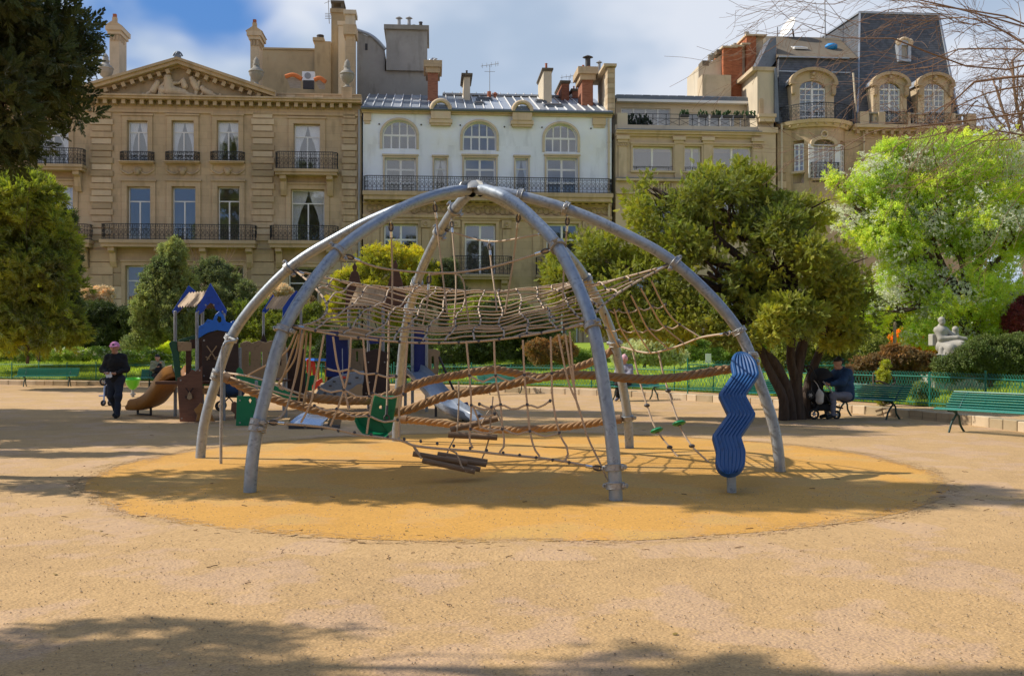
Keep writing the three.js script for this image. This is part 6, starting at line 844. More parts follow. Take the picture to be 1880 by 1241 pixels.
// ---- the ladder net hanging at the front, drawn rope by rope
{
  const net = thing('scramble_net', 'loose ladder net of looped ropes hanging at the front of the dome', 'net'), A = legs.A.getPointAt(0.1), B = legs.B.getPointAt(0.1), F = onPlane(A.clone().lerp(HUB, 0.05), B.clone().lerp(HUB, 0.05));
  const line = (l, r = 0.0125) => mesh('rope', ropeGeo(l.map(([x, y]) => F(x, y)), r), M.rope, net), clips = [];
  const cols = [[[594, 616], [584, 672], [577, 704], [570, 740], [552, 776]], [[611, 618], [619, 670], [629, 702], [640, 753]], [[644, 620], [639, 686], [621, 746], [606, 782]], [[666, 620], [671, 672], [675, 707], [679, 731]], [[699, 622], [691, 691], [678, 761], [673, 796]], [[748, 626], [741, 712], [733, 743], [732, 802]], [[856, 626], [862, 692], [865, 748], [862, 806], [868, 823]], [[907, 626], [910, 692], [919, 743], [922, 784], [926, 816], [917, 831]], [[960, 624], [963, 689], [968, 743], [973, 792], [981, 823], [991, 838]], [[1011, 618], [1013, 686], [1015, 735], [1027, 795], [1043, 826], [1038, 846]], [[1025, 614], [1043, 699], [1061, 743], [1079, 802], [1102, 851]], [[1046, 608], [1053, 692], [1058, 735], [1066, 760]], [[1038, 614], [1048, 680], [1056, 720]]];
  cols.forEach((c) => line(c));
  const scallop = (pts, dip = 7) => { const o = []; pts.forEach((p, i) => { o.push(p); if (i < pts.length - 1) o.push([(p[0] + pts[i + 1][0]) / 2, (p[1] + pts[i + 1][1]) / 2 + dip]); clips.push(clip(F(...p), 0.018)); }); line(o); };
  scallop([[598, 676], [644, 678], [691, 686], [727, 691]], 5); scallop([[585, 712], [631, 716], [678, 728]], 6); scallop([[577, 745], [618, 751], [677, 764], [730, 771]], 7); scallop([[684, 722], [741, 724]], 8);
  scallop([[862, 690], [910, 690], [963, 689], [1013, 686]], 11); scallop([[865, 744], [919, 743], [968, 743], [1010, 736]], 9); scallop([[864, 788], [922, 788], [973, 792], [1027, 795]], 8); scallop([[880, 742], [902, 748], [908, 760], [880, 764]], 2); line([[868, 744], [878, 770], [884, 786], [922, 790]]);
  line([[480, 774], [515, 777], [600, 785], [660, 798], [732, 808], [759, 818], [808, 824], [865, 828], [919, 834], [991, 841], [1040, 848], [1070, 854], [1100, 860]], 0.014);
  for (let i = 0; i < 17; i++) { const t = i / 16, x = mix(560, 1045, t); clips.push(clip(F(x, mix(783, 848, t ** 1.1) + 1), 0.017)); }
  shackle(net, F(492, 775), F(600, 785)); shackle(net, F(1108, 861), F(1060, 853)); line([[1102, 851], [1110, 870], [1117, 884]], 0.01);
  const G = (x, y, d) => at(x, y, d);   // ropes bunched behind the left front leg
  for (const [i, l] of [[[545, 606, 11.7], [520, 650, 12.4], [452, 690, 13.6]], [[552, 600, 11.7], [540, 660, 12.3], [510, 705, 13], [520, 716, 13]], [[558, 606, 11.7], [548, 670, 12.2], [535, 720, 12.8]], [[563, 610, 11.8], [556, 680, 12.3], [548, 735, 12.7]], [[570, 612, 11.8], [566, 690, 12.2], [556, 742, 12.6]], [[548, 612, 11.7], [520, 690, 12.4], [512, 706, 12.9], [530, 718, 12.8]], [[555, 612, 11.6], [540, 700, 11.7], [520, 760, 11.6], [498, 772, 11.4]]].entries()) mesh('rope', ropeGeo(l.map((p) => G(...p)), 0.0125), M.rope, net);
  mesh('rope', ropeGeo([[408, 684, 14.6], [452, 690, 13.8], [490, 700, 13.2], [530, 716, 12.8], [566, 728, 12.6]].map((p) => G(...p)), 0.015), M.rope, net); mesh('rope', ropeGeo([[408, 688, 14.6], [470, 708, 13.3], [530, 726, 12.8], [566, 730, 12.6]].map((p) => G(...p)), 0.0125), M.rope, net);
  const o = mesh('net_clips', clips, M.joint, net); o.userData.kind = 'stuff';
}
// ---- the side net on the right
{
  const net = thing('side_net', 'small diamond rope net slung low on the right of the dome', 'net'), top = (px) => mix(11.2, 13.25, (px - 1080) / 157), bot = (px) => mix(16.0, 13.3, (px - 1125) / 225);
  const run = (l) => mesh('rope', ropeGeo(l.map(([x, y], i) => at(x, y, mix(top(x), bot(x), i / (l.length - 1))))), M.rope, net), clips = [];
  run([[1196, 515], [1218, 560], [1241, 590], [1284, 618]]); run([[1176, 528], [1197, 566], [1218, 599], [1255, 630]]); run([[1158, 541], [1171, 567], [1192, 607], [1228, 641]]); run([[1143, 552], [1152, 573], [1169, 609], [1195, 648]]); run([[1127, 566], [1140, 604], [1163, 642]]); run([[1112, 577], [1120, 604], [1136, 637]]);
  for (const row of [[[1119, 570], [1137, 569], [1154, 572], [1172, 566], [1198, 563], [1222, 559]], [[1112, 602], [1140, 604], [1168, 607], [1192, 604], [1222, 600], [1248, 596]]]) { const o = []; row.forEach((p, i) => { const d = mix(top(p[0]), bot(p[0]), p[1] < 590 ? 0.4 : 0.7); o.push(at(p[0], p[1], d)); clips.push(clip(at(p[0], p[1], d), 0.02)); if (i < row.length - 1) o.push(at((p[0] + row[i + 1][0]) / 2, (p[1] + row[i + 1][1]) / 2 + 6, d)); }); mesh('rope', ropeGeo(o), M.rope, net); }
  mesh('edge_rope', ropeGeo([[1345, 611], [1290, 619], [1255, 632], [1228, 641], [1195, 648], [1163, 643], [1125, 632]].map(([x, y]) => at(x, y, bot(x))), 0.015), M.rope, net); shackle(net, at(1338, 612, 13.3), at(1290, 620, 13.9));
  const o = mesh('net_clips', clips, M.joint, net); o.userData.kind = 'stuff';
}
// ---- upper ropes
const hang = (label, l, name = 'hanging_rope', r = RR) => { const t = thing(name, label, 'rope', [0, 0, 0], 0, 'ropes in the top of the dome'), P = l.map((p) => (typeof p[0] === 'string' ? legPoint(...p) : at(...p))), e = P.length - 1, pull = (i, k) => P[i].lerp(P[k], 0.1 / P[i].distanceTo(P[k])); if (typeof l[0][0] === 'string') pull(0, 1); if (typeof l[e][0] === 'string') { pull(e, e - 1); shackle(t, P[e], P[e - 1]); } mesh('rope', ropeGeo(P, r), M.rope, t); shackle(t, P[0], P[1]); return t; };
hang('upright rope under the left arch of the dome, leftmost of the hanging ropes', [['A', 722, 404], [720, 500, 12.9], [719, 572, 12.9]]); hang('upright rope falling from the dome top, just left of the back left leg', [['A', 800, 372], [812, 500, 13.4], [821, 575, 13.3]]); hang('upright rope hanging from the collar of the back left leg', [['E', 840, 402], [837, 520, 14.4], [832, 600, 14.2]]); hang('slanting rope hanging under the front right arch of the dome', [['B', 958, 374], [942, 480, 13], [927, 575, 13.2]]); hang('upright rope hanging from the right arch beside the golden yew', [['C', 1038, 400], [1035, 500, 13.7], [1034, 566, 13.7]]); hang('bent rope tied to the middle of the short cross rope', [[898, 446, 14.2], [902, 486, 14.1], [909, 540, 13.9], [912, 572, 13.8]]);
hang('long cross rope sagging between the two front legs near the dome top', [['A', 622, 466], [690, 490, 12.3], [745, 498, 12.3], [800, 501, 12.2], [850, 499, 12.1], [920, 486, 12.0], ['B', 1018, 458]], 'cross_rope', 0.0125); hang('short cross rope between back left and front right legs near the dome top', [['E', 820, 425], [898, 443, 14.2], ['B', 1004, 428]], 'cross_rope');
{ const t = hang('looped rope dipping through the left of the net', [[788, 505, 13], [784, 560, 13], [776, 596, 13]], 'hanging_rope'); mesh('rope', ropeGeo([[788, 505, 13], [820, 502, 13], [848, 510, 13], [856, 560, 13], [862, 600, 13]].map((p) => at(...p))), M.rope, t); }
// ---- thick braided ropes
function hawser(label, pts, r = 0.062) {
  const t = thing('braided_rope', label, 'rope', [0, 0, 0], 0, 'thick braided ropes through the dome'), c = curve(pts), L = c.getLength(), n = Math.round(L / 0.022), fr = c.computeFrenetFrames(n, false), up = V(0, 1, 0);
  for (let s = 0; s < 4; s++) { const P = []; for (let i = 0; i <= n; i++) { const u = i / n, p = c.getPointAt(u), tg = c.getTangentAt(u), side = tg.clone().cross(up).normalize(), w = side.clone().cross(tg), a = u * L * 15 + s * Math.PI / 2, rad = r * (0.52 + 0.05 * Math.sin(i * 0.7 + s * 2)); P.push(p.addScaledVector(side, Math.cos(a) * rad).addScaledVector(w, Math.sin(a) * rad)); } mesh('strand', new THREE.TubeGeometry(new THREE.CatmullRomCurve3(P), n, r * 0.5, 7), M.coir, t); }
  for (const u of [0, 1]) { const p = c.getPointAt(u), tg = c.getTangentAt(u); mesh('rope_end', [cyl(p.clone().addScaledVector(tg, -0.05), p.clone().addScaledVector(tg, 0.05), r * 1.2, r * 1.2, 12), sph(r * 1.15, p.x, p.y, p.z, 1, 1, 1, 10)], M.log, t); }
  return t;
}
const T3 = (l, d0, d1) => l.map(([x, y], i) => at(x, y, mix(d0, d1, (x - l[0][0]) / (l[l.length - 1][0] - l[0][0]))));
hawser('longest braided rope, crossing the whole dome from left leg to blue panel', T3([[416, 694], [470, 722], [560, 748], [640, 764], [736, 755], [816, 728], [906, 712], [1001, 692], [1086, 689], [1206, 696], [1350, 676]], 14.3, 13.4));
hawser('upper braided rope rising in a hump to the back right leg', T3([[566, 729], [640, 736], [700, 730], [772, 703], [837, 689], [906, 679], [960, 688], [1004, 692], [1061, 674], [1100, 658], [1128, 640]], 13.4, 16.0));
hawser('lowest braided rope, sagging between the two back legs', T3([[742, 770], [800, 776], [870, 785], [940, 789], [1040, 783], [1135, 770]], 16.9, 16.1));
// ---- log ladder and log bundle
const logRod = (a, b, r) => { const g = [cyl(a, b, r, r * 0.96, 12)]; return g; };
{
  const t = thing('log_ladder', 'rope ladder with two round wooden rungs under the dome', 'rope ladder'), d = 13.4, F = (x, y, e = 0) => at(x, y, d + e);
  mesh('rung', logRod(F(827, 789), F(914, 768), 0.042), M.log, t); mesh('rung', logRod(F(823, 798, -0.1), F(913, 803, -0.1), 0.042), M.log, t);
  for (const l of [[[842, 700], [842, 745], [840, 782], [836, 800], [822, 828], [820, 834]], [[905, 728], [901, 770], [898, 803], [890, 830], [885, 842]], [[905, 745], [894, 760], [884, 778]], [[905, 745], [918, 770], [925, 786]]]) mesh('rope', ropeGeo(l.map(([x, y]) => F(x, y, -0.05))), M.rope, t);
}
{
  const t = thing('log_bundle', 'bundle of four rough logs hung as a swinging step just above the ground', 'log step'), F = (x, y, e = 0) => at(x, y, 12.2 + e);
  for (const [a, b, e] of [[[758, 833], [858, 850], 0], [[803, 834], [895, 848], 0.25], [[775, 845], [872, 866], -0.12], [[818, 842], [893, 853], 0.12], [[800, 846], [882, 862], 0.02]]) mesh('log', logRod(F(a[0], a[1], e), F(b[0], b[1], e), 0.034), M.log, t);
  for (const l of [[[758, 818], [764, 829], [774, 842]], [[826, 826], [840, 834], [845, 852], [856, 866], [868, 862]], [[735, 808], [758, 818], [770, 834]]]) mesh('rope', ropeGeo(l.map(([x, y]) => F(x, y, -0.14))), M.rope, t);
}
// ---- green scoop seat
{
  const d = 13.8, t = thing('scoop_seat', 'green plastic scoop seat hanging in the left of the dome', 'swing seat'), k = d / FOCAL, c = at(690, 762, d), w = 0.2;
  const sheet = (l) => { const pts = l.map(([x, y]) => at(x, y, d).sub(c)), o = []; for (let i = 0; i < pts.length; i++) o.push([pts[i].x, pts[i].y]); return o; };
  t.position.copy(c);
  mesh('back_panel', slab(sheet([[687, 726], [729, 727], [719, 790], [712, 796], [698, 775], [676, 768]]), -0.03, 0.015, [Array.from({ length: 10 }, (_, i) => [at(699, 748, d).x - c.x + 0.028 * Math.cos(i * 0.628), at(699, 748, d).y - c.y + 0.028 * Math.sin(i * 0.628)])], 0.008), M.green, t);
  { const P = [[652, 764], [660, 780], [675, 792], [700, 797], [712, 794]].map(([x, y]) => at(x, y, d).sub(c)), s = curve(P), pos = [], idx = []; for (let i = 0; i <= 16; i++) { const p = s.getPointAt(i / 16); for (const z of [-0.02, 0.34]) pos.push(p.x + (z > 0 ? 0.04 : 0), p.y - (z > 0 ? 0.06 : 0) + 0.02, p.z + z); } for (let i = 0; i < 16; i++) { const a = i * 2; idx.push(a, a + 1, a + 2, a + 1, a + 3, a + 2); } const g = new THREE.BufferGeometry(); g.setAttribute('position', new THREE.Float32BufferAttribute(pos, 3)); g.setIndex(idx); g.computeVertexNormals(); g.setAttribute('uv', new THREE.Float32BufferAttribute(new Float32Array(pos.length / 3 * 2), 2)); mesh('seat_scoop', g, M.green, t); mesh('side_panel', slab([...P.map((p) => [p.x, p.y]), ...sheet([[700, 766], [672, 764]])].reverse(), -0.05, -0.02), M.green, t); }
  mesh('seat_rope', ropeGeo([[714, 572, 13.85], [713, 640, 13.8], [711, 700, 13.75], [710, 755, 13.7]].map((p) => at(...p).sub(c)), 0.014), M.rope, t); mesh('seat_shackle', [X(new THREE.TorusGeometry(0.035, 0.012, 6, 12), M4(at(708, 768, 13.6).x - c.x, at(708, 768, 13.6).y - c.y, 0.1)), cyl(at(710, 745, 13.7).sub(c), at(709, 762, 13.66).sub(c), 0.02, 0.02, 8)], M.joint, t);
}
// ---- rope ladders with discs and knobs
function discRope(label, l, discs, knobs) {
  const t = thing('disc_rope', label, 'climbing rope', [0, 0, 0], 0, 'slanting ropes with green discs'), P = l.map((p) => at(...p)), c = curve(P); mesh('rope', ropeGeo(P, 0.014), M.rope, t);
  const find = (py) => { let b = 0, e = 1e9; for (let i = 0; i <= 300; i++) { const q = Math.abs(pix(c.getPointAt(i / 300))[1] - py); if (q < e) { e = q; b = i / 300; } } return b; };
  for (const y of discs) { const u = find(y), p = c.getPointAt(u), d = c.getTangentAt(u).negate(), g = sub('step_disc', t); g.position.copy(p); g.quaternion.setFromUnitVectors(UPV, d.lerp(UPV, 0.4).normalize()); mesh('disc', lathe([[0.001, -0.03], [0.07, -0.028], [0.1, -0.008], [0.1, 0.008], [0.07, 0.028], [0.001, 0.03]], 20), M.green, g); mesh('disc_stud', [0, 1, 2, 3].map((i) => sph(0.018, 0.06 * Math.cos(i * 1.57 + 0.4), 0.028, 0.06 * Math.sin(i * 1.57 + 0.4), 1, 0.7, 1, 8)), M.joint, g); mesh('disc_core', X(new THREE.CylinderGeometry(0.03, 0.03, 0.08, 10), M4()), M.joint, g); }
  for (const y of knobs) { const p = c.getPointAt(find(y)); mesh('knob', sph(0.04, p.x, p.y, p.z, 1.15, 0.75, 1, 12), M.joint, t); }
  return t;
}
discRope('left slanting rope with one green disc and two black knobs, right of the dome', [[1162, 646, 15.6], [1175, 700, 15.5], [1188, 744, 15.35], [1206, 790, 15.15], [1245, 839, 14.9]], [790], [744, 821]); discRope('right slanting rope with one green disc and two black knobs, near the blue panel', [[1209, 647, 15.0], [1222, 700, 14.9], [1247, 777, 14.6], [1270, 818, 14.4], [1302, 849, 14.15]], [777], [717, 819]);
// ---- blue wavy climbing panel on its post
{
  const dep = (py) => mix(13.02, 11.0, (py - 648) / 227), foot = ground(1345, 905), t = thing('wave_panel', 'blue zigzag plastic climbing panel leaning on the right leg of the dome', 'climbing panel', foot.toArray());
  const knee = [[1361, 648], [1370, 689], [1344, 727], [1362, 763], [1334, 803], [1342, 830], [1340, 874]], seg = knee.slice(1).map((p, i) => Math.hypot(p[0] - knee[i][0], p[1] - knee[i][1])), tot = seg.reduce((a, b) => a + b, 0), raw = (u) => { let s = clamp(u) * tot, i = 0; while (i < seg.length - 1 && s > seg[i]) s -= seg[i++]; const t = s / seg[i]; return V(mix(knee[i][0], knee[i + 1][0], t), mix(knee[i][1], knee[i + 1][1], t), 0); };
  const cl = { getPointAt: (u) => { const w = Math.min(0.009, u, 1 - u); return raw(u - w).add(raw(u - w / 2)).add(raw(u)).add(raw(u + w / 2)).add(raw(u + w)).multiplyScalar(0.2); } };
  const N = 170, W = 64, pos = [], idx = [], hw = 0.168, row = (side) => { for (let i = 0; i <= N; i++) { const u = i / N, c = cl.getPointAt(u), d = dep(c.y), end = Math.min(u, 1 - u) * 230, w = hw * Math.sqrt(clamp(1 - (1 - clamp(end / 26)) ** 2, 0.0004, 1)), fl = Math.sqrt(clamp(end / 8, 0.02, 1)); const m = at(c.x, c.y, d).sub(foot); for (let j = 0; j <= W; j++) { const s = j / W * 2 - 1, e = Math.sqrt(Math.max(0, 1 - Math.max(0, (Math.abs(s) - 0.86) / 0.14) ** 2)), ridge = Math.abs(s) < 0.8 && end > 4 ? 0.0125 * Math.cos(s * Math.PI * 7.5) : 0.004; pos.push(m.x + s * w, m.y + side * 0.02, m.z + side * (0.048 * Math.max(0.12, e) * fl + (side > 0 ? ridge : 0))); } } };
  row(1); row(-1); const K = W + 1, off = (N + 1) * K; for (let i = 0; i < N; i++) for (let j = 0; j < W; j++) { const a = i * K + j; idx.push(a, a + K, a + 1, a + 1, a + K, a + K + 1, off + a, off + a + 1, off + a + K, off + a + 1, off + a + K + 1, off + a + K); } for (let i = 0; i < N; i++) for (const j of [0, W]) { const a = i * K + j; idx.push(a, off + a, a + K, a + K, off + a, off + a + K); } for (let j = 0; j < W; j++) for (const i of [0, N]) { const a = i * K + j; idx.push(a, a + 1, off + a, a + 1, off + a + 1, off + a); }
  const g = new THREE.BufferGeometry(); g.setAttribute('position', new THREE.Float32BufferAttribute(pos, 3)); g.setIndex(idx); g.computeVertexNormals(); g.setAttribute('uv', new THREE.Float32BufferAttribute(new Float32Array(pos.length / 3 * 2), 2)); mesh('panel', g, M.bluePlastic, t);
  mesh('post', cyl(V(0, -0.2, 0), V(-0.01, 0.32, -0.02), 0.052, 0.052, 16), M.galva, t); mesh('bracket', [cyl(at(1376, 652, 12.95).sub(foot), at(1388, 648, 13.16).sub(foot), 0.022, 0.022, 8), rb(0.1, 0.05, 0.05, 0.01, ...at(1382, 650, 13.02).sub(foot).toArray())], M.clamp, t); mesh('rear_knob', [sph(0.03, ...at(1392, 665, 13.0).sub(foot).toArray(), 1, 1.4, 1, 8)], M.clamp, t);
}
// ---- slide pole at the left leg
{ const b = ground(405, 852), t = thing('slide_pole', 'thin bent steel sliding pole beside the left legs of the dome', 'pole', b.toArray()), q = legPoint('F', 432, 622).sub(b); mesh('pole', new THREE.TubeGeometry(new THREE.CatmullRomCurve3([V(0, -0.2, 0), V(0, 0.5, 0), V(0.01, 1.2, 0), V(0.015, 1.56, -0.01), V(0.05, 1.68, -0.03), V(0.13, 1.715, q.z * 0.35), q.clone().add(V(-0.05, 0, 0))], false, 'catmullrom', 0.5), 50, 0.02, 10), M.clamp, t); }

// ================================================================ THE PLAY CASTLE BEHIND THE DOME
function playThing(name, label, px, py, group) { const b = ground(px, py), t = thing(name, label, 'play structure', b.toArray(), 0, group); t.b = b; return t; }
// a flat board cut to an outline given in pixels at distance d
const board = (t, name, d, pts, m, { thick = 0.035, holes = [], parent = t, bevel = 0.006 } = {}) => { const q = (l) => l.map(([x, y]) => { const p = at(x, y, d).sub(t.b); return [p.x, p.y]; }), o = q(pts); if (THREE.ShapeUtils.area(o.map((p) => new THREE.Vector2(...p))) < 0) o.reverse(); return mesh(name, slab(o, -d - t.b.z - thick, -d - t.b.z, holes.map(q), bevel), m, parent); };
const pole = (t, px, y0, y1, d, r = 0.04, m = M.post) => { const a = at(px, y0, d).sub(t.b), b = at(px, y1, d).sub(t.b); if (y1 > 700) b.y = -0.02; return mesh('post', [cyl(b, a, r, r, 12), sph(r * 1.05, a.x, a.y, a.z, 1, 0.5, 1, 10)], m, t); };
const bolts = (t, d, list) => mesh('bolts', list.map(([x, y]) => { const p = at(x, y, d).sub(t.b); return X(new THREE.CylinderGeometry(0.018, 0.018, 0.02, 8), M4(p.x, p.y, p.z + 0.008, Math.PI / 2)); }), M.clamp, t);
// corrugated roof sheet between four points
const sheetRoof = (t, a, b, c, d, m, waves = 7) => { const pos = [], idx = [], N = 40; for (let i = 0; i <= N; i++) for (let j = 0; j <= 1; j++) { const u = i / N, p = (j ? d.clone().lerp(c, u) : a.clone().lerp(b, u)); p.y += 0.022 * Math.sin(u * waves * 6.283); pos.push(p.x, p.y, p.z); } for (let i = 0; i < N; i++) { const k = i * 2; idx.push(k, k + 1, k + 2, k + 1, k + 3, k + 2); } const g = new THREE.BufferGeometry(); g.setAttribute('position', new THREE.Float32BufferAttribute(pos, 3)); g.setIndex(idx); g.computeVertexNormals(); g.setAttribute('uv', new THREE.Float32BufferAttribute(new Float32Array(pos.length / 3 * 2), 2)); return mesh('roof_sheet', g, m, t); };
// a trough slide along a centre line: bed and two raised sides in one moulded piece
function slide(t, path, w, h, m, name = 'slide') { const c = curve(path), N = 40, prof = [[-1, 1], [-1.06, 0.95], [-1.02, 0.4], [-0.9, 0.02], [-0.5, -0.06], [0, -0.08], [0.5, -0.06], [0.9, 0.02], [1.02, 0.4], [1.06, 0.95], [1, 1], [0.94, 0.45], [0.8, 0.12], [0, 0.0], [-0.8, 0.12], [-0.94, 0.45], [-1, 1]], pos = [], idx = [], K = prof.length; for (let i = 0; i <= N; i++) { const u = i / N, p = c.getPointAt(u), tg = c.getTangentAt(u), side = tg.clone().cross(UPV).normalize(), up = side.clone().cross(tg).normalize(); for (const [a, b] of prof) { const q = p.clone().addScaledVector(side, a * w).addScaledVector(up, b * h * (u > 0.94 ? mix(1, 0.35, (u - 0.94) / 0.06) : 1)); pos.push(q.x, q.y, q.z); } } for (let i = 0; i < N; i++) for (let j = 0; j < K - 1; j++) { const a = i * K + j; idx.push(a, a + 1, a + K, a + 1, a + K + 1, a + K); } const g = new THREE.BufferGeometry(); g.setAttribute('position', new THREE.Float32BufferAttribute(pos, 3)); g.setIndex(idx); g.computeVertexNormals(); g.setAttribute('uv', new THREE.Float32BufferAttribute(new Float32Array(pos.length / 3 * 2), 2)); return mesh(name, g, m, t); }
const swords = (t, cx, cy, s, d, m) => { const P = (x, y) => at(cx + x * s, cy + y * s, d).sub(t.b); return mesh('crossed_swords', [bar(P(-9, -13), P(9, 13), 0.02, 0.02), bar(P(9, -13), P(-9, 13), 0.02, 0.022), bar(P(-11, 7), P(-4, 11), 0.02, 0.018), bar(P(11, 7), P(4, 11), 0.02, 0.016)], m, t); };

{ // ---- left tower: blue gables, brown walls, orange slide
  const t = playThing('play_tower', 'castle play tower with blue gables and an orange brown slide', 352, 773), R = (x, y, d) => at(x, y, d).sub(t.b);
  board(t, 'front_gable', 22.4, [[385, 520], [415, 570], [413, 580], [408, 574], [396, 570], [390, 558], [385, 556], [378, 562], [372, 572], [364, 578], [357, 576], [360, 568]], M.blue, { thick: 0.05 });
  board(t, 'back_gable', 23.9, [[345, 524], [357, 534], [372, 562], [370, 574], [360, 560], [342, 556], [328, 572], [318, 578], [315, 572]], M.blue, { thick: 0.05 });
  sheetRoof(t, R(346, 538, 23.8), R(382, 534, 22.5), R(358, 563, 22.5), R(324, 563, 23.8), M.tan); sheetRoof(t, R(346, 538, 23.8), R(384, 534, 22.5), R(411, 566, 22.5), R(372, 566, 23.8), M.brown);
  pole(t, 321, 572, 770, 23.8); pole(t, 361, 574, 772, 22.4); pole(t, 410, 576, 772, 22.4); pole(t, 371, 572, 765, 23.8);
  board(t, 'arched_crest', 22.3, [[363, 621], [364, 599], [374, 594], [380, 586], [390, 588], [394, 578], [402, 571], [410, 580], [413, 590], [420, 593], [428, 588], [433, 595], [441, 599], [434, 618], [420, 610], [398, 606], [380, 611]], M.skyBlue, { holes: [[[399, 580], [405, 582], [406, 590], [401, 593], [397, 588]]] });
  board(t, 'upper_wall', 22.35, [[370, 616], [385, 610], [404, 607], [436, 612], [438, 700], [370, 700]], M.darkBrown); swords(t, 388, 648, 1, 22.28, M.tan);
  board(t, 'shaft_panel', 23.0, [[347, 625], [370, 612], [370, 700], [358, 700], [358, 640], [348, 640]], M.brown);
  board(t, 'name_board', 22.6, [[323, 627], [350, 628], [351, 644], [324, 645]], M.tan); board(t, 'green_rail', 22.7, [[326, 624], [364, 613], [370, 612], [370, 620], [330, 628]], M.darkGreen); board(t, 'green_side', 22.6, [[309, 630], [314, 626], [325, 627], [327, 650], [331, 698], [322, 700], [315, 650]], M.darkGreen, { thick: 0.05 }); board(t, 'brown_strip', 22.8, [[340, 640], [350, 640], [350, 690], [345, 696], [340, 690]], M.brown);
  board(t, 'lower_wall', 21.95, [[324, 694], [345, 686], [352, 678], [358, 682], [370, 672], [371, 776], [329, 774]], M.rust); swords(t, 347, 722, 0.75, 21.88, M.darkBrown); board(t, 'shield_badge', 21.86, [[344, 724], [347, 719], [351, 724], [352, 731], [347, 734], [342, 731]], M.tan, { thick: 0.01, bevel: 0 });
  board(t, 'jagged_step', 21.7, [[355, 752], [362, 746], [366, 740], [374, 742], [380, 736], [389, 748], [386, 758], [393, 774], [358, 773], [361, 762]], M.orange, { thick: 0.06 });
  board(t, 'shelf_panel', 23.0, [[370, 700], [400, 700], [400, 708], [370, 708]], M.green); board(t, 'shelf_board', 23.05, [[370, 712], [402, 712], [402, 724], [370, 724]], M.tan);
  mesh('platform', span(R(322, 0, 23.8).x, R(436, 0, 22.5).x, R(360, 699, 23).y - 0.06, R(360, 699, 23).y, -23.9 - t.b.z, -22.42 - t.b.z), M.brown, t);
  slide(t, [R(334, 690, 22.9), R(322, 694, 23.0), R(309, 708, 23.3), R(296, 727, 23.7), R(283, 742, 24.0), R(266, 750, 24.2), R(250, 752, 24.35), R(243, 752, 24.4)], 0.24, 0.26, M.orange);
  mesh('slide_foot', [cyl(R(252, 752, 24.4), R(252, 762, 24.4).setY(-0.05), 0.03, 0.03, 8), cyl(R(276, 747, 24.1), R(276, 764, 24.1).setY(-0.05), 0.03, 0.03, 8), bar(R(252, 762, 24.4).setY(0.02), R(276, 764, 24.1).setY(0.02), 0.06, 0.03)], M.pipe, t);
  bolts(t, 22.27, [[377, 560], [392, 560], [364, 572], [408, 572], [374, 625], [374, 690], [432, 625], [432, 690]]); bolts(t, 21.87, [[331, 698], [366, 680], [333, 768], [366, 768]]);
}
{ // ---- bridge between the towers
  const t = playThing('play_bridge', 'tan castle bridge wall with arrow slits and a green ramp rail', 468, 777);
  board(t, 'bridge_wall', 23.4, [[440, 694], [440, 630], [452, 626], [462, 630], [474, 625], [486, 629], [498, 625], [510, 630], [524, 628], [526, 694]], M.tan, { holes: [456, 478, 492, 513].map((x) => [[x, 646], [x + 3, 646], [x + 3, 671], [x, 671]]) });
  board(t, 'green_ramp_rail', 21.6, [[433, 690], [433, 679], [438, 674], [444, 679], [447, 690], [470, 696], [490, 702], [520, 715], [546, 728], [540, 738], [500, 722], [470, 712], [434, 704]], M.green, { thick: 0.04 });
  board(t, 'green_wall', 20.9, [[434, 727], [468, 727], [470, 783], [432, 783]], M.green, { thick: 0.05, holes: [[[455, 735], [458, 731], [461, 735], [458, 741]]] }); board(t, 'jagged_board', 21.2, [[424, 740], [430, 737], [434, 740], [434, 770], [429, 768], [430, 760], [423, 754]], M.rust);
  pole(t, 440, 640, 775, 23.3); pole(t, 524, 640, 765, 23.5); pole(t, 470, 700, 781, 21.3, 0.035); mesh('bridge_deck', span(at(440, 694, 23.4).x - t.b.x, at(526, 694, 23.4).x - t.b.x, at(470, 700, 23.4).y, at(470, 697, 23.4).y, -24.6 - t.b.z, -23.38 - t.b.z), M.brown, t); board(t, 'dark_panel', 23.9, [[526, 640], [560, 640], [560, 745], [526, 745]], M.darkBrown);
  board(t, 'green_animal', 24.4, [[554, 716], [555, 690], [562, 684], [568, 690], [577, 688], [577, 702], [572, 708], [572, 718]], M.green); bolts(t, 20.86, [[440, 735], [440, 776], [463, 776]]);
}
{ // ---- middle tower far behind: blue gable
  const t = playThing('play_tower', 'small far castle tower with blue gable between the dome legs', 500, 752), R = (x, y, d) => at(x, y, d).sub(t.b);
  board(t, 'front_gable', 26, [[543, 533], [550, 541], [556, 552], [530, 580], [518, 584], [518, 566], [530, 548]], M.blue, { thick: 0.05 }); board(t, 'back_gable', 27, [[500, 540], [506, 552], [490, 572], [481, 580], [481, 570]], M.blue, { thick: 0.05 }); sheetRoof(t, R(500, 546, 26.9), R(540, 541, 26.1), R(520, 568, 26.1), R(486, 567, 26.9), M.tan); pole(t, 483, 574, 745, 26.9, 0.035); pole(t, 520, 578, 748, 26.1, 0.035); pole(t, 552, 560, 748, 26.1, 0.035); board(t, 'dark_gable', 26.4, [[475, 632], [483, 612], [492, 632]], M.darkBrown); mesh('platform', span(R(483, 0, 26.5).x, R(552, 0, 26.5).x, R(500, 690, 26.5).y - 0.06, R(500, 690, 26.5).y, -27 - t.b.z, -26 - t.b.z), M.brown, t); board(t, 'rear_wall', 26.95, [[486, 640], [550, 640], [550, 690], [486, 690]], M.darkBrown);
}
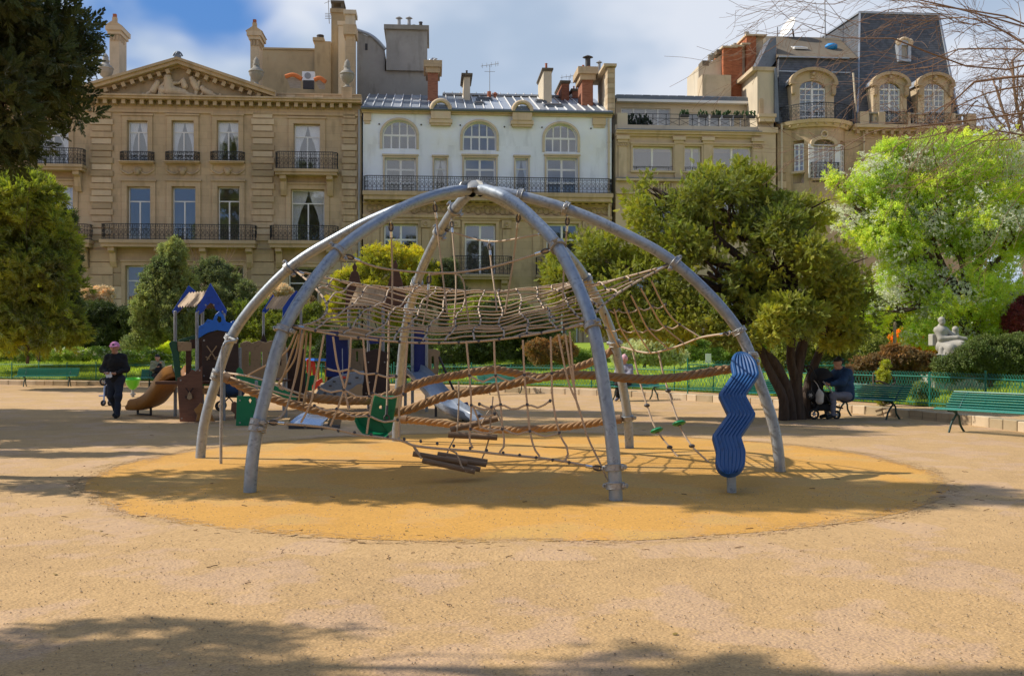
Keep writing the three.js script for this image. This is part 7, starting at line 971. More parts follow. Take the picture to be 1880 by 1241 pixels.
{ // ---- right tower: brown spires, climbing slab, grey slide
  const t = playThing('play_tower', 'large castle tower with pointed brown gables, climbing slab and grey slide', 690, 752), R = (x, y, d) => at(x, y, d).sub(t.b), d = 26.4;
  board(t, 'left_gable', d + 0.6, [[651, 482], [655, 490], [653, 497], [657, 500], [664, 529], [668, 540], [676, 572], [660, 566], [646, 566], [632, 574], [636, 530], [644, 500], [648, 497], [646, 490]], M.brown, { thick: 0.06 }); board(t, 'right_gable', d - 0.5, [[726, 477], [730, 487], [728, 494], [732, 497], [741, 528], [752, 572], [738, 566], [722, 560], [708, 574], [696, 580], [710, 529], [719, 497], [723, 494], [721, 487]], M.brown, { thick: 0.06 });
  sheetRoof(t, R(654, 527, d + 0.6), R(716, 525, d - 0.5), R(704, 563, d - 0.5), R(638, 563, d + 0.6), M.tan, 9); sheetRoof(t, R(654, 527, d + 0.6), R(722, 525, d - 0.5), R(744, 563, d - 0.5), R(676, 563, d + 0.6), M.brown, 9);
  for (const [px, e] of [[640, 0.6], [676, 0.6], [703, -0.5], [744, -0.5]]) pole(t, px, 566, 750, d + e);
  board(t, 'blue_wall', 25.6, [[598, 612], [612, 606], [626, 610], [638, 612], [639, 692], [598, 692]], M.navy); board(t, 'tan_wall', 25.8, [[640, 640], [672, 640], [672, 688], [640, 688]], M.tan, { holes: [[[653, 645], [657, 645], [657, 664], [653, 664]]] }); board(t, 'balcony_board', 25.4, [[621, 603], [640, 600], [676, 603], [678, 624], [622, 624]], M.tan, { holes: [[[630, 607], [634, 607], [634, 612], [630, 612]]] }); board(t, 'dark_wall', 25.0, [[668, 648], [690, 640], [712, 648], [716, 730], [664, 730]], M.darkBrown); bolts(t, 24.96, [[676, 665], [706, 665], [678, 702], [706, 720], [672, 722]]); board(t, 'purple_strip', 25.2, [[676, 618], [700, 616], [702, 630], [678, 632]], M.navy);
  const slabPts = [[578, 724], [588, 708], [610, 693], [640, 684], [668, 681], [667, 700], [662, 714], [640, 727], [600, 729]], cl = slabPts; board(t, 'climbing_slab', 24.6, cl, M.greySlide, { thick: 0.08, bevel: 0.02 });
  mesh('slab_holds', [[613, 700], [655, 693], [630, 710], [606, 708], [618, 718], [641, 704], [614, 723], [596, 722], [635, 700]].map(([x, y]) => { const p = R(x, y, 24.56); return sph(0.035, p.x, p.y, p.z, 1.2, 0.7, 0.6, 8); }), M.joint, t); board(t, 'jagged_board', 24.5, [[637, 727], [640, 716], [648, 712], [655, 706], [664, 704], [665, 728]], M.tan); mesh('pulley_rope', [cyl(R(628, 640, 24.9), R(629, 692, 24.55), 0.012, 0.012, 5)], M.pipeGrey, t); mesh('red_knob', sph(0.05, ...R(630, 693, 24.5).toArray(), 1.4, 0.8, 1, 10), M.red, t);
  board(t, 'right_blue_wall', 25.6, [[755, 606], [764, 600], [778, 606], [782, 640], [783, 696], [756, 690]], M.navy); board(t, 'right_tan_wall', 25.7, [[780, 641], [800, 641], [808, 646], [806, 655], [804, 694], [780, 694]], M.tan, { holes: [[[792, 655], [796, 653], [797, 676], [792, 678]]] }); pole(t, 757, 590, 748, 25.5); pole(t, 783, 620, 748, 25.5); mesh('platform', span(R(600, 0, 25.6).x, R(783, 0, 25.6).x, R(690, 690, 25.6).y - 0.06, R(690, 690, 25.6).y, -27 - t.b.z, -25.62 - t.b.z), M.brown, t); board(t, 'under_panel', 25.9, [[600, 694], [664, 694], [664, 742], [600, 742]], M.darkBrown);
  slide(t, [R(748, 684, 25.6), R(760, 686, 25.3), R(778, 702, 24.6), R(800, 728, 23.6), R(822, 750, 22.8), R(845, 764, 22.3), R(866, 771, 22.1), R(876, 772, 22.0)], 0.27, 0.2, M.greySlide, 'grey_slide'); mesh('slide_leg', [cyl(R(800, 730, 23.6), R(800, 730, 23.6).setY(-0.05), 0.03, 0.03, 8), cyl(R(850, 766, 22.3), R(850, 766, 22.3).setY(-0.05), 0.03, 0.03, 8)], M.pipe, t); mesh('brace', cyl(R(806, 655, 25.7), R(828, 690, 25.6).add(V(0.3, -0.9, 0)), 0.03, 0.03, 6), M.pipe, t); board(t, 'slide_side', 22.9, [[838, 742], [858, 738], [864, 752], [850, 758]], M.navy);
}
{ // ---- low steel slide end in front of the castle
  const t = playThing('toddler_slide', 'low steel toddler slide with tan side board in front of the castle', 578, 787), R = (x, y, d) => at(x, y, d).sub(t.b);
  slide(t, [R(590, 762, 20.9), R(578, 768, 20.6), R(568, 776, 20.35), R(562, 782, 20.2)], 0.34, 0.07, M.slideSteel, 'steel_chute'); board(t, 'side_board', 20.4, [[605, 766], [628, 764], [622, 788], [598, 787]], M.tan, { thick: 0.05 }); board(t, 'side_board', 20.7, [[530, 770], [540, 764], [543, 783], [527, 784]], M.tan, { thick: 0.05 }); mesh('chute_base', bar(R(532, 786, 20.2).setY(0.03), R(622, 788, 20.2).setY(0.03), 0.3, 0.06), M.pipe, t);
}
{ // ---- red and blue play house panel farther back
  const t = playThing('play_house', 'small red play house panel with blue roof seen behind the dome', 572, 735); board(t, 'red_panel', 29, [[562, 660], [570, 656], [578, 666], [580, 705], [574, 708], [563, 700]], M.red, { holes: [[[566, 672], [568, 672], [568, 690], [566, 690]], [[571, 674], [573, 674], [573, 692], [571, 692]]] }); board(t, 'red_seat', 28.9, [[572, 704], [590, 694], [592, 700], [578, 716], [573, 716]], M.red); mesh('blue_roof', bar(at(568, 660, 29).sub(t.b), at(600, 661, 29.4).sub(t.b), 0.5, 0.07), M.skyBlue, t); for (const px of [584, 598]) mesh('post', cyl(at(px, 664, 29.3).sub(t.b), at(px, 735, 29.3).sub(t.b).setY(-0.05), 0.03, 0.03, 8), M.orange, t); mesh('post', cyl(at(565, 700, 29.05).sub(t.b), at(565, 735, 29.05).sub(t.b).setY(-0.05), 0.03, 0.03, 8), M.orange, t);
}
{ // ---- lime spinning cup
  const b = ground(243, 729), t = thing('spinner_cup', 'lime green spinning cup seat on a short stem, beside the man', 'spinner', b.toArray(), 0); mesh('cup', X(lathe([[0.001, 0.25], [0.06, 0.25], [0.12, 0.3], [0.2, 0.42], [0.24, 0.56], [0.26, 0.58], [0.26, 0.62], [0.235, 0.62], [0.22, 0.57], [0.18, 0.44], [0.1, 0.34], [0.001, 0.31]], 28), M4(0, 0, 0, 0.12, 0, -0.03)), M.lime, t); mesh('stem', [cyl(V(0, -0.1, 0), V(0, 0.27, 0), 0.05, 0.045, 10), X(new THREE.CylinderGeometry(0.09, 0.09, 0.06, 12), M4(0, 0.1, 0))], M.pipeGrey, t);
}

// ================================================================ BENCHES, PEOPLE, PUSHCHAIRS, STATUE, NOTICES
function makeBench(name, label, pos, turn, { double = false, L = 2.3, m = M.bench, rough = false } = {}) {
  const t = thing(name, label, 'bench', pos, turn, 'green slatted park benches'), slat = shared(rb(L, 0.022, 0.046, 0.006));
  setSeed(Math.round(pos[2] * 100));
  const side = (s) => {
    const put = (y, z, a, n) => { const o = mesh(n, slat, m, t); o.position.set(rr(-0.004, 0.004), y, z * s); o.rotation.x = a * s; };
    for (let i = 0; i < 6; i++) { const u = i / 5; put(0.445 + 0.02 * Math.cos(u * 3.1) - (u < 0.1 ? 0.02 : 0), 0.50 - u * 0.37, u < 0.1 ? 0.5 : -0.06, 'seat_slat'); }
    for (let i = 0; i < 7; i++) { const u = i / 6; put(0.475 + u * 0.30 - 0.02 * u * u, 0.10 - 0.16 * u - 0.09 * u * u, -1.02 + (u > 0.9 ? 0.5 : 0), 'back_slat'); }
    for (const x of [-L * 0.36, L * 0.36]) mesh('leg', [tube([V(x, 0.42, 0.48 * s), V(x, 0.40, 0.3 * s), V(x, 0.36, 0.2 * s), V(x, 0.2, 0.36 * s), V(x, 0.0, 0.46 * s)], 0.022, 14, 6), tube([V(x, 0.4, 0.3 * s), V(x, 0.3, 0.14 * s), V(x, 0.14, 0.1 * s), V(x, -0.02, -0.04 * s)], 0.022, 12, 6), tube([V(x, 0.42, 0.48 * s), V(x, 0.425, 0.25 * s), V(x, 0.45, 0.12 * s), V(x, 0.58, 0.03 * s), V(x, 0.76, -0.17 * s)], 0.02, 14, 6)], M.benchIron, t);
  };
  side(1); if (double) { const g = t; side(-1); } return t;
}
const spotB = (px, d) => [(px - 940) * d / FOCAL, 0, -d];
makeBench('park_bench', 'far left green bench standing empty before the lawn fence', spotB(88, 42.9), 0.2, { L: 2.45 });
makeBench('park_bench', 'green bench with the seated woman in olive, behind the slide', spotB(312, 40.6), 0.28, { L: 2.2 });
makeBench('park_bench', 'pale green empty bench seen through the ropes at the middle', spotB(922, 35.6), 0.5, { L: 2.0, m: M.benchPale });
makeBench('park_bench', 'pale green bench of the person in the pink hat', spotB(1160, 31.4), 0.45, { L: 1.9, m: M.benchPale });
makeBench('park_bench', 'shaded green bench half hidden behind the yew stems', spotB(1405, 26.6), -0.2, { L: 1.9 });
makeBench('park_bench', 'green bench where the person in the blue parka sits', spotB(1606, 23.4), -1.0, { L: 1.85 });
makeBench('park_bench', 'nearest green bench at the right edge, standing empty', spotB(1838, 18.8), -1.0, { L: 2.1 });

// ---- bodies: a distance field of tapered limbs, meshed
function flesh(bones, cell, k = 0.03, fold = 0) {
  const lo = V(9, 9, 9), hi = V(-9, -9, -9); for (const [a, b, r, s] of bones) { for (const p of [a, b]) { lo.min(p.clone().subScalar(Math.max(r, s) + cell * 3)); hi.max(p.clone().addScalar(Math.max(r, s) + cell * 3)); } }
  const c = lo.clone().add(hi).multiplyScalar(0.5), S = Math.max(hi.x - lo.x, hi.y - lo.y, hi.z - lo.z), N = Math.min(110, Math.ceil(S / cell)), mc = new MarchingCubes(N, M.skin, false, false, 160000), p = V(0, 0, 0), h = N / 2;
  const B = bones.map(([a, b, r, s]) => ({ a, r, s, d: b.clone().sub(a), l: Math.max(1e-8, b.distanceToSquared(a)) })), q = V(0, 0, 0);
  for (let z = 0; z < N; z++) for (let y = 0; y < N; y++) for (let x = 0; x < N; x++) {
    p.set((x - h) / h, (y - h) / h, (z - h) / h).multiplyScalar(S / 2).add(c); let acc = 0, m = 9;
    if (p.x < lo.x || p.x > hi.x || p.y < lo.y || p.y > hi.y || p.z < lo.z || p.z > hi.z) { mc.field[x + y * N + z * N * N] = -1; continue; }
    for (const b of B) { q.copy(p).sub(b.a); const t = clamp(q.dot(b.d) / b.l), d = q.addScaledVector(b.d, -t).length() - mix(b.r, b.s, t); m = Math.min(m, d); acc += Math.exp(-d / k); }
    mc.field[x + y * N + z * N * N] = m > 0.25 ? -m : k * Math.log(acc) + (fold ? fold * (noise3(p.x * 9, p.y * 14, p.z * 9) + 0.5 * noise3(p.x * 20, p.y * 26, p.z * 20) - 0.75) : 0);
  }
  mc.isolation = 0; mc.update(); const n = mc.count, g = new THREE.BufferGeometry(), pos = new Float32Array(n * 3); for (let i = 0; i < n; i++) { pos[3 * i] = mc.positionArray[3 * i] * S / 2 + c.x; pos[3 * i + 1] = mc.positionArray[3 * i + 1] * S / 2 + c.y; pos[3 * i + 2] = mc.positionArray[3 * i + 2] * S / 2 + c.z; }
  g.setAttribute('position', new THREE.BufferAttribute(pos, 3)); g.setAttribute('normal', new THREE.BufferAttribute(mc.normalArray.slice(0, n * 3).map((v) => v), 3)); g.setAttribute('uv', new THREE.BufferAttribute(new Float32Array(n * 2), 2));
  // marching cubes normals can point inwards: face them out
  let sgn = 0; for (let i = 0; i < n; i += 30) { const ax = pos[3 * i] - c.x, nx = g.attributes.normal.getX(i), ay = pos[3 * i + 1] - c.y, ny = g.attributes.normal.getY(i), az = pos[3 * i + 2] - c.z, nz = g.attributes.normal.getZ(i); sgn += ax * nx + ay * ny + az * nz; } if (sgn < 0) { const a = g.attributes.normal.array; for (let i = 0; i < a.length; i++) a[i] = -a[i]; }
  return g;
}
function handBones(w, dir, out, s = 1) {                 // palm, four curled fingers and a thumb
  const d = dir.clone().normalize(), o = out.clone().sub(d.clone().multiplyScalar(out.dot(d))).normalize(), n = d.clone().cross(o), B = [[w, w.clone().addScaledVector(d, 0.075), 0.026, 0.03]];
  [[-0.03, 0.062], [-0.01, 0.072], [0.01, 0.068], [0.03, 0.052]].forEach(([off, l]) => { const a = w.clone().addScaledVector(d, 0.08).addScaledVector(o, off * s), b = a.clone().addScaledVector(d, l * 0.5).addScaledVector(n, 0.012 * s), c = b.clone().addScaledVector(d, l * 0.22).addScaledVector(n, 0.03 * s); B.push([a, b, 0.0095, 0.009], [b, c, 0.009, 0.0075]); });
  const ta = w.clone().addScaledVector(d, 0.025).addScaledVector(o, -0.025 * s), tb = ta.clone().addScaledVector(o, -0.032 * s).addScaledVector(d, 0.028), tc = tb.clone().addScaledVector(d, 0.03).addScaledVector(n, 0.012 * s); B.push([ta, tb, 0.013, 0.011], [tb, tc, 0.011, 0.009]); return B;
}
function headBones(c, look) { const f = look.clone().normalize(), r = f.clone().cross(UPV).normalize(), P = (a, b, e) => c.clone().addScaledVector(r, a).addScaledVector(UPV, b).addScaledVector(f, e); return [[P(0, 0.035, -0.015), P(0, 0.03, 0.01), 0.092, 0.09], [P(0, -0.03, 0.025), P(0, -0.085, 0.045), 0.07, 0.04], [P(0, 0.02, 0.1), P(0, -0.02, 0.118), 0.008, 0.014], [P(-0.022, -0.052, 0.085), P(0.022, -0.052, 0.085), 0.011, 0.011], [P(-0.087, 0.02, -0.01), P(-0.09, -0.03, -0.005), 0.014, 0.01], [P(0.087, 0.02, -0.01), P(0.09, -0.03, -0.005), 0.014, 0.01], [P(-0.034, 0.03, 0.078), P(0.034, 0.03, 0.078), 0.016, 0.016]]; }
function person(label, pos, turn, J, { top, bottom, shoes, hair, look = V(0, 0, 1), topPlus = 0, extra }) {
  const t = thing('person', label, 'person', pos, turn), v = (k) => V(...J[k]);
  const L = ['L', 'R'], body = [[v('pelvis'), v('chest'), 0.11, 0.12], [v('chest'), v('neck'), 0.11, 0.055], [v('neck'), v('head').add(V(0, -0.06, 0)), 0.052, 0.055]], cloth = [[v('pelvis'), v('chest'), 0.155 + topPlus, 0.165 + topPlus], [v('chest'), v('neck').add(V(0, -0.05, 0)), 0.15 + topPlus, 0.08], [v('shL'), v('shR'), 0.07, 0.07]], legs2 = [[v('hipL'), v('hipR'), 0.125, 0.125], [v('pelvis'), v('pelvis'), 0.14, 0.14]], sh = [];
  for (const s of L) { body.push([v('sh' + s), v('el' + s), 0.045, 0.038], [v('el' + s), v('wr' + s), 0.036, 0.026], [v('hip' + s), v('kn' + s), 0.075, 0.05], [v('kn' + s), v('an' + s), 0.048, 0.034]); cloth.push([v('sh' + s), v('el' + s), 0.078 + topPlus * 0.5, 0.062 + topPlus * 0.4], [v('el' + s), v('wr' + s), 0.06 + topPlus * 0.4, 0.045 + topPlus * 0.3]); legs2.push([v('hip' + s), v('kn' + s), 0.105, 0.075], [v('kn' + s), v('an' + s), 0.073, 0.058]); sh.push([v('an' + s).add(V(0, -0.03, -0.02)), v('to' + s), 0.048, 0.042]); }
  const parts = [flesh(body, 0.022)]; parts.push(flesh(headBones(v('head'), look), 0.006, 0.012)); for (const s of L) { const dir = V(...(J['hd' + s] ?? [0, -0.2, 1])); parts.push(flesh(handBones(v('wr' + s), dir, V(s === 'L' ? -1 : 1, 0.3, 0), s === 'L' ? -1 : 1), 0.0045, 0.006)); }
  mesh('body', parts, M.skin, t); mesh('jacket', flesh(cloth, 0.018, 0.028, 0.03), top, t); mesh('trousers', flesh(legs2, 0.018, 0.025, 0.026), bottom, t); sh.forEach((b) => mesh('shoe', flesh([b], 0.008, 0.01), shoes, t));
  if (hair) { const h = v('head'), f = look.clone().normalize(); mesh('hair', flesh([[h.clone().add(V(0, 0.055, 0)).addScaledVector(f, -0.03), h.clone().add(V(0, 0.05, 0)).addScaledVector(f, 0.015), 0.092, 0.085], [h.clone().add(V(0, 0.0, 0)).addScaledVector(f, -0.055), h.clone().add(V(0, -0.03, 0)).addScaledVector(f, -0.055), 0.08, 0.06]], 0.01, 0.02), hair, t); }
  if (extra) extra(t, v); return t;
}
const seated = { pelvis: [0, 0.56, 0.02], chest: [0, 0.93, 0.03], neck: [0, 1.1, 0.05], head: [0, 1.24, 0.08], shL: [-0.18, 1.02, 0.04], shR: [0.18, 1.02, 0.04], elL: [-0.24, 0.78, 0.16], elR: [0.24, 0.78, 0.16], wrL: [-0.1, 0.84, 0.34], wrR: [0.1, 0.8, 0.34], hipL: [-0.1, 0.52, 0.08], hipR: [0.1, 0.52, 0.08], knL: [-0.12, 0.52, 0.48], knR: [0.12, 0.53, 0.48], anL: [-0.12, 0.11, 0.46], anR: [0.12, 0.11, 0.5], toL: [-0.13, 0.045, 0.62], toR: [0.13, 0.045, 0.66] };
// the walking man
person('man in pink cap and black jumper walking with a sheet of paper', ground(211, 767).toArray(), 0.05, { pelvis: [0, 0.93, 0], chest: [0, 1.29, 0.01], neck: [0, 1.475, 0.02], head: [0, 1.615, 0.06], shL: [-0.165, 1.385, 0], shR: [0.165, 1.385, 0], elL: [-0.27, 1.12, 0.04], elR: [0.27, 1.12, 0.04], wrL: [-0.13, 1.06, 0.26], wrR: [0.13, 1.05, 0.26], hdL: [0.6, -0.35, 0.7], hdR: [-0.6, -0.3, 0.7], hipL: [-0.09, 0.9, 0], hipR: [0.09, 0.9, 0], knL: [-0.11, 0.5, -0.02], knR: [0.1, 0.5, 0.1], anL: [-0.1, 0.13, -0.34], anR: [0.08, 0.09, 0.1], toL: [-0.1, 0.045, -0.2], toR: [0.09, 0.042, 0.27] }, { top: M.black, bottom: M.jeans, shoes: M.tyre, hair: M.hair, topPlus: 0.012, extra: (t, v) => {
  const h = v('head'); mesh('cap', [X(new THREE.SphereGeometry(0.112, 20, 10, 0, 6.3, 0, 1.7), M4(h.x, h.y + 0.04, h.z - 0.01)), X(slab(Array.from({ length: 15 }, (_, i) => [0.088 * Math.cos(Math.PI * i / 14), 0.1 * Math.sin(Math.PI * i / 14)]), 0, 0.012), M4(h.x, h.y + 0.056, h.z + 0.085, Math.PI / 2 + 0.3, 0, 0))], M.pink, t);
  const s = thing('paper_sheet', 'white folded sheet of paper in the hands of the man', 'paper', [t.position.x - 0.02, 1.0, t.position.z + 0.34], 0.1); mesh('sheet', [bx(0.07, 0.13, 0.004, -0.034, 0, 0, -0.3, 0.25, 0.35), bx(0.07, 0.13, 0.004, 0.034, 0, 0, -0.3, -0.25, 0.35)], M.paper, s);
} });
{ const [x, y, z] = spotB(291, 40.5); person('woman in olive jacket sitting on the bench behind the slide, busy with a dark bag', [x, 0, z + 0.22], 0.55, { ...seated, head: [0, 1.22, 0.1], wrR: [0.06, 0.98, 0.3], wrL: [-0.06, 0.86, 0.32], hdR: [0, 0.4, 0.8], hdL: [0.3, 0, 0.9], knR: [0.02, 0.6, 0.46], anR: [-0.02, 0.22, 0.62], toR: [0.0, 0.16, 0.76] }, { top: M.olive, bottom: M.black, shoes: M.frame, hair: M.hair, topPlus: 0.02, look: V(0.1, -0.4, 1), extra: (t) => { const s = thing('hand_bag', 'dark bag on the lap of the seated woman in olive', 'bag', [t.position.x + 0.18, 0.62, t.position.z + 0.28], 0.5); mesh('bag_body', flesh([[V(-0.1, 0.1, 0), V(0.12, 0.08, 0), 0.1, 0.11], [V(0, 0.2, 0), V(0.02, 0.32, 0.02), 0.1, 0.08]], 0.02), M.black, s); } }); }
{ const [x, y, z] = spotB(1146, 31.3); person('person in pale pink hat sitting on the far bench, half hidden by a dome leg', [x, 0, z + 0.22], -0.35, seated, { top: mat([0.30, 0.29, 0.34], 0.85, { map: T.fabric }), bottom: M.black, shoes: M.greyCloth, look: V(-0.3, -0.15, 1), topPlus: 0.03, extra: (t, v) => { const h = v('head'); mesh('hat', flesh([[h.clone().add(V(0, 0.05, -0.02)), h.clone().add(V(0, 0.06, 0)), 0.112, 0.108], [h.clone().add(V(0, 0.14, -0.03)), h.clone().add(V(0, 0.15, -0.03)), 0.05, 0.045]], 0.012, 0.02), M.palePink, t); } }); }
{ const [x, y, z] = spotB(1549, 23.35); person('person in blue parka with fur hood leaning to the pushchair', [x, 0, z + 0.2], -1.15, { ...seated, chest: [0, 0.95, 0.1], neck: [0, 1.12, 0.16], head: [0, 1.26, 0.24], shL: [-0.19, 1.04, 0.12], shR: [0.19, 1.04, 0.12], elL: [-0.22, 0.84, 0.32], elR: [0.22, 0.84, 0.32], wrL: [-0.14, 0.82, 0.56], wrR: [0.14, 0.8, 0.56], hdL: [0.2, -0.1, 1], hdR: [-0.2, -0.1, 1] }, { top: M.parka, bottom: M.greyCloth, shoes: M.tyre, hair: M.hair, topPlus: 0.055, look: V(0, -0.45, 1), extra: (t, v) => mesh('fur_hood', flesh([[V(-0.14, 1.1, 0.06), V(0.14, 1.1, 0.06), 0.07, 0.07], [V(-0.13, 1.12, 0.0), V(0, 1.06, -0.1), 0.075, 0.085], [V(0.13, 1.12, 0.0), V(0, 1.06, -0.1), 0.075, 0.085]], 0.014, 0.03), M.fur, t) }); }

// ---- pushchairs
const wheelParts = (t, x, y, z, r, turn = 0) => { const g = sub('wheel', t); g.position.set(x, y, z); g.rotation.y = turn; mesh('tyre', X(new THREE.TorusGeometry(r - 0.02, 0.024, 8, 22), M4()), M.tyre, g); mesh('rim', [X(new THREE.CylinderGeometry(0.03, 0.03, 0.05, 10), M4(0, 0, 0, Math.PI / 2)), ...[0, 1, 2].map((i) => bx(r * 1.7, 0.014, 0.014, 0, 0, 0, 0, 0, i * 1.047))], M.pipeGrey, g); };
{
  const [x, , z] = spotB(1502, 23.3), t = thing('pushchair', 'black pushchair with pale bag in front of the person in the parka', 'pushchair', [x, 0, z + 0.3], 0.12); t.scale.setScalar(1.1);
  mesh('frame', [tube([V(-0.42, 0.98, 0.12), V(-0.44, 1.06, 0.12), V(-0.3, 1.09, 0.12), V(-0.18, 0.86, 0.14), V(0.0, 0.5, 0.18), V(0.2, 0.2, 0.18)], 0.017, 24, 7), tube([V(-0.42, 0.98, -0.12), V(-0.44, 1.06, -0.12), V(-0.3, 1.09, -0.12), V(-0.18, 0.86, -0.14), V(0.0, 0.5, -0.18), V(0.2, 0.2, -0.18)], 0.017, 24, 7), cyl(V(-0.42, 0.98, -0.12), V(-0.42, 0.98, 0.12), 0.02, 0.02, 8), tube([V(0.0, 0.55, 0.18), V(-0.15, 0.3, 0.18), V(-0.26, 0.12, 0.2)], 0.016, 12, 6), tube([V(0.0, 0.55, -0.18), V(-0.15, 0.3, -0.18), V(-0.26, 0.12, -0.2)], 0.016, 12, 6)], M.tyre, t);
  mesh('seat', flesh([[V(-0.08, 0.42, 0), V(0.18, 0.44, 0), 0.13, 0.12], [V(-0.1, 0.45, 0), V(-0.1, 0.85, 0), 0.13, 0.12]], 0.02), M.black, t); mesh('canopy', X(new THREE.SphereGeometry(0.24, 20, 12, 0, 6.3, 0, 1.5), M4(0.0, 0.82, 0, 0, 0, 0.25)), M.black, t); mesh('basket', rb(0.4, 0.14, 0.3, 0.04, 0, 0.24, 0), M.black, t); mesh('strut', cyl(V(-0.06, 0.78, 0.2), V(0.14, 0.55, 0.22), 0.016, 0.016, 8), M.pipeGrey, t); mesh('foot_rest', rb(0.16, 0.03, 0.26, 0.01, 0.34, 0.24, 0, 0, 0, -0.3), M.black, t);
  for (const s of [-1, 1]) { wheelParts(t, -0.26, 0.11, 0.22 * s, 0.11); wheelParts(t, 0.24, 0.09, 0.18 * s, 0.09); } wheelParts(t, -0.33, 0.5, 0.2, 0.09);
  const bag = thing('cloth_bag', 'pale cloth bag hanging from the pushchair handle', 'bag', [t.position.x - 0.12, 0.42, t.position.z + 0.24]); mesh('bag_body', flesh([[V(0, 0.0, 0), V(0.01, 0.14, 0), 0.085, 0.07], [V(0, 0.14, 0), V(-0.01, 0.26, 0), 0.07, 0.02]], 0.014), M.cloth, bag); mesh('bag_strap', tube([V(0, 0.24, 0), V(-0.04, 0.36, -0.03), V(-0.1, 0.46, -0.1)], 0.01, 8, 5), M.cloth, bag);
}
{
  const g = ground(190, 745), t = thing('folded_pushchair', 'folded pale blue pushchair standing behind the man', 'pushchair', g.toArray(), 0.3); mesh('frame', [tube([V(0.0, 0.1, 0.08), V(0.02, 0.5, 0.08), V(0.08, 0.85, 0.08)], 0.022, 14, 7), tube([V(0.12, 0.1, -0.08), V(0.08, 0.5, -0.08), V(0.1, 0.86, -0.08)], 0.022, 14, 7), cyl(V(0.0, 0.45, 0.08), V(0.1, 0.45, -0.08), 0.018, 0.018, 6), cyl(V(-0.14, 0.28, 0), V(0.2, 0.28, 0), 0.02, 0.02, 6)], M.paleBlue, t); mesh('seat_cloth', rb(0.16, 0.3, 0.12, 0.04, 0.07, 0.42, 0), M.jeans, t); for (const [a, b] of [[-0.02, 0.1], [0.16, 0.1]]) { wheelParts(t, a, 0.08, 0.1, 0.08, 0.9); wheelParts(t, a, 0.08, -0.1, 0.08, 0.9); } wheelParts(t, 0, 0.68, 0.12, 0.11, 0.2);
}
{
  const [x, , z] = spotB(421, 26), t = thing('pram', 'dark blue pram parked behind the left castle tower', 'pram', [x, 0, z], 0.2); mesh('carrycot', flesh([[V(-0.2, 0.5, 0), V(0.22, 0.5, 0), 0.16, 0.17], [V(-0.16, 0.62, 0), V(-0.12, 0.66, 0), 0.17, 0.16]], 0.025), M.parka, t); mesh('frame', [tube([V(0.2, 0.1, 0.2), V(0, 0.35, 0.2), V(-0.3, 0.75, 0.18)], 0.018, 12, 6), tube([V(-0.22, 0.1, 0.2), V(0, 0.35, 0.2), V(0.2, 0.45, 0.18)], 0.018, 12, 6)], M.tyre, t); for (const s of [-1, 1]) { wheelParts(t, -0.22, 0.13, 0.2 * s, 0.13); wheelParts(t, 0.22, 0.11, 0.2 * s, 0.11); }
}
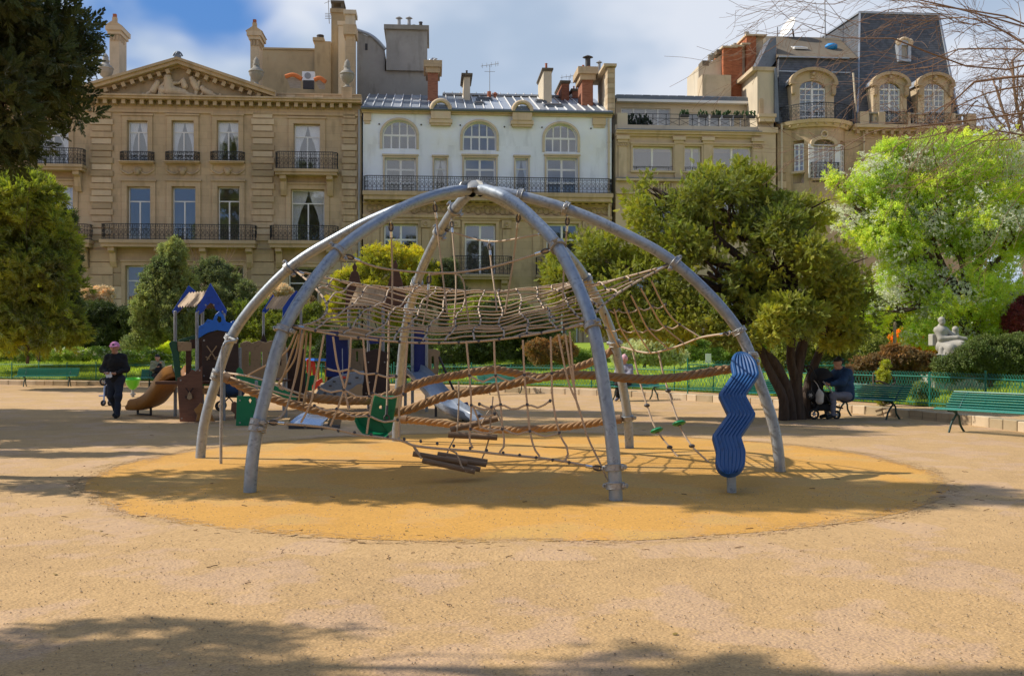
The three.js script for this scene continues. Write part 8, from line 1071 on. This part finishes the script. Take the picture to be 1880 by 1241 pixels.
// ---- marble group on its pedestal
{
  const d = 29, t = thing('statue', 'white marble statue of a seated figure among the shrubs', 'statue', [at(1740, 700, d).x, 0, -d], 0), P = (x, y, e = 0) => at(x, y, d).sub(t.position).add(V(0, 0, e));
  const B = [[P(1728, 588, 0.06), P(1729, 592, 0.08), 0.1, 0.085], [P(1727, 598), P(1728, 604), 0.06, 0.09], [P(1722, 606), P(1736, 606), 0.1, 0.1], [P(1729, 608), P(1731, 622), 0.17, 0.14], [P(1731, 622), P(1734, 632), 0.14, 0.19], [P(1722, 606), P(1726, 622, 0.1), 0.09, 0.08], [P(1726, 622, 0.1), P(1752, 620, 0.25), 0.08, 0.06], [P(1752, 620, 0.25), P(1766, 622, 0.3), 0.06, 0.05], [P(1736, 606), P(1748, 616, 0.1), 0.09, 0.07], [P(1734, 634), P(1756, 634, 0.35), 0.18, 0.14], [P(1756, 634, 0.35), P(1758, 654, 0.3), 0.13, 0.09], [P(1730, 636), P(1738, 640, 0.3), 0.18, 0.15], [P(1738, 640, 0.3), P(1734, 660, 0.25), 0.14, 0.12], [P(1762, 604, -0.25), P(1763, 606, -0.25), 0.09, 0.085], [P(1762, 614, -0.3), P(1766, 626, -0.3), 0.12, 0.12], [P(1766, 626, -0.3), P(1768, 640, -0.3), 0.12, 0.2], [P(1762, 616, -0.3), P(1752, 624, -0.1), 0.07, 0.05], [P(1746, 640, 0.2), P(1762, 648, 0), 0.2, 0.25]];
  mesh('figure', flesh(B, 0.018, 0.014), M.marble, t); const top = P(1740, 652).y; mesh('pedestal', [rb(1.5, top + 0.05, 1.2, 0.03, 0.12, (top + 0.05) / 2 - 0.02, 0), rb(1.7, 0.16, 1.4, 0.03, 0.12, 0.1, 0)], M.marble, t); mesh('stone_slab', rb(0.26, 0.34, 0.3, 0.03, ...P(1721, 624, -0.15).toArray()), M.marble, t); mesh('drapery', flesh([[P(1724, 640, 0.2), P(1722, 664, 0.2), 0.07, 0.09], [P(1730, 645, 0.3), P(1726, 668, 0.3), 0.05, 0.06]], 0.02), M.marble, t);
}
// ---- notices
for (const [px, py, d, w, h, label] of [[1301, 658, 38.5, 0.22, 0.36, 'small white upright notice standing on the lawn'], [1534, 688, 24.6, 0.32, 0.11, 'small white plate on the fence behind the pushchair']]) { const p = at(px, py, d), t = thing('notice_sign', label, 'sign', [p.x, 0, p.z]); mesh('plate', rb(w, h, 0.015, 0.005, 0, p.y, 0), M.paper, t); mesh('stake', bx(0.03, p.y + 0.05, 0.02, 0, p.y / 2 - 0.02, -0.02), M.fence, t); }
// wooden garden stake by the amber bush
{ const p = at(1643, 640, 30.5), t = thing('garden_stake', 'pale round wooden stake left of the orange bush', 'stake', [p.x, 0.2, p.z]); const top = at(1643, 592, 30.5).y - 0.2; mesh('stake_pole', [cyl(V(0, -0.2, 0), V(0.01, top, 0), 0.055, 0.05, 10), sph(0.05, 0.01, top, 0, 1, 0.3, 1, 8)], mat([0.46, 0.36, 0.24], 0.9, { map: T.wood }), t); }

renderer.setSize(1024, 675);
renderer.render(scene, camera);
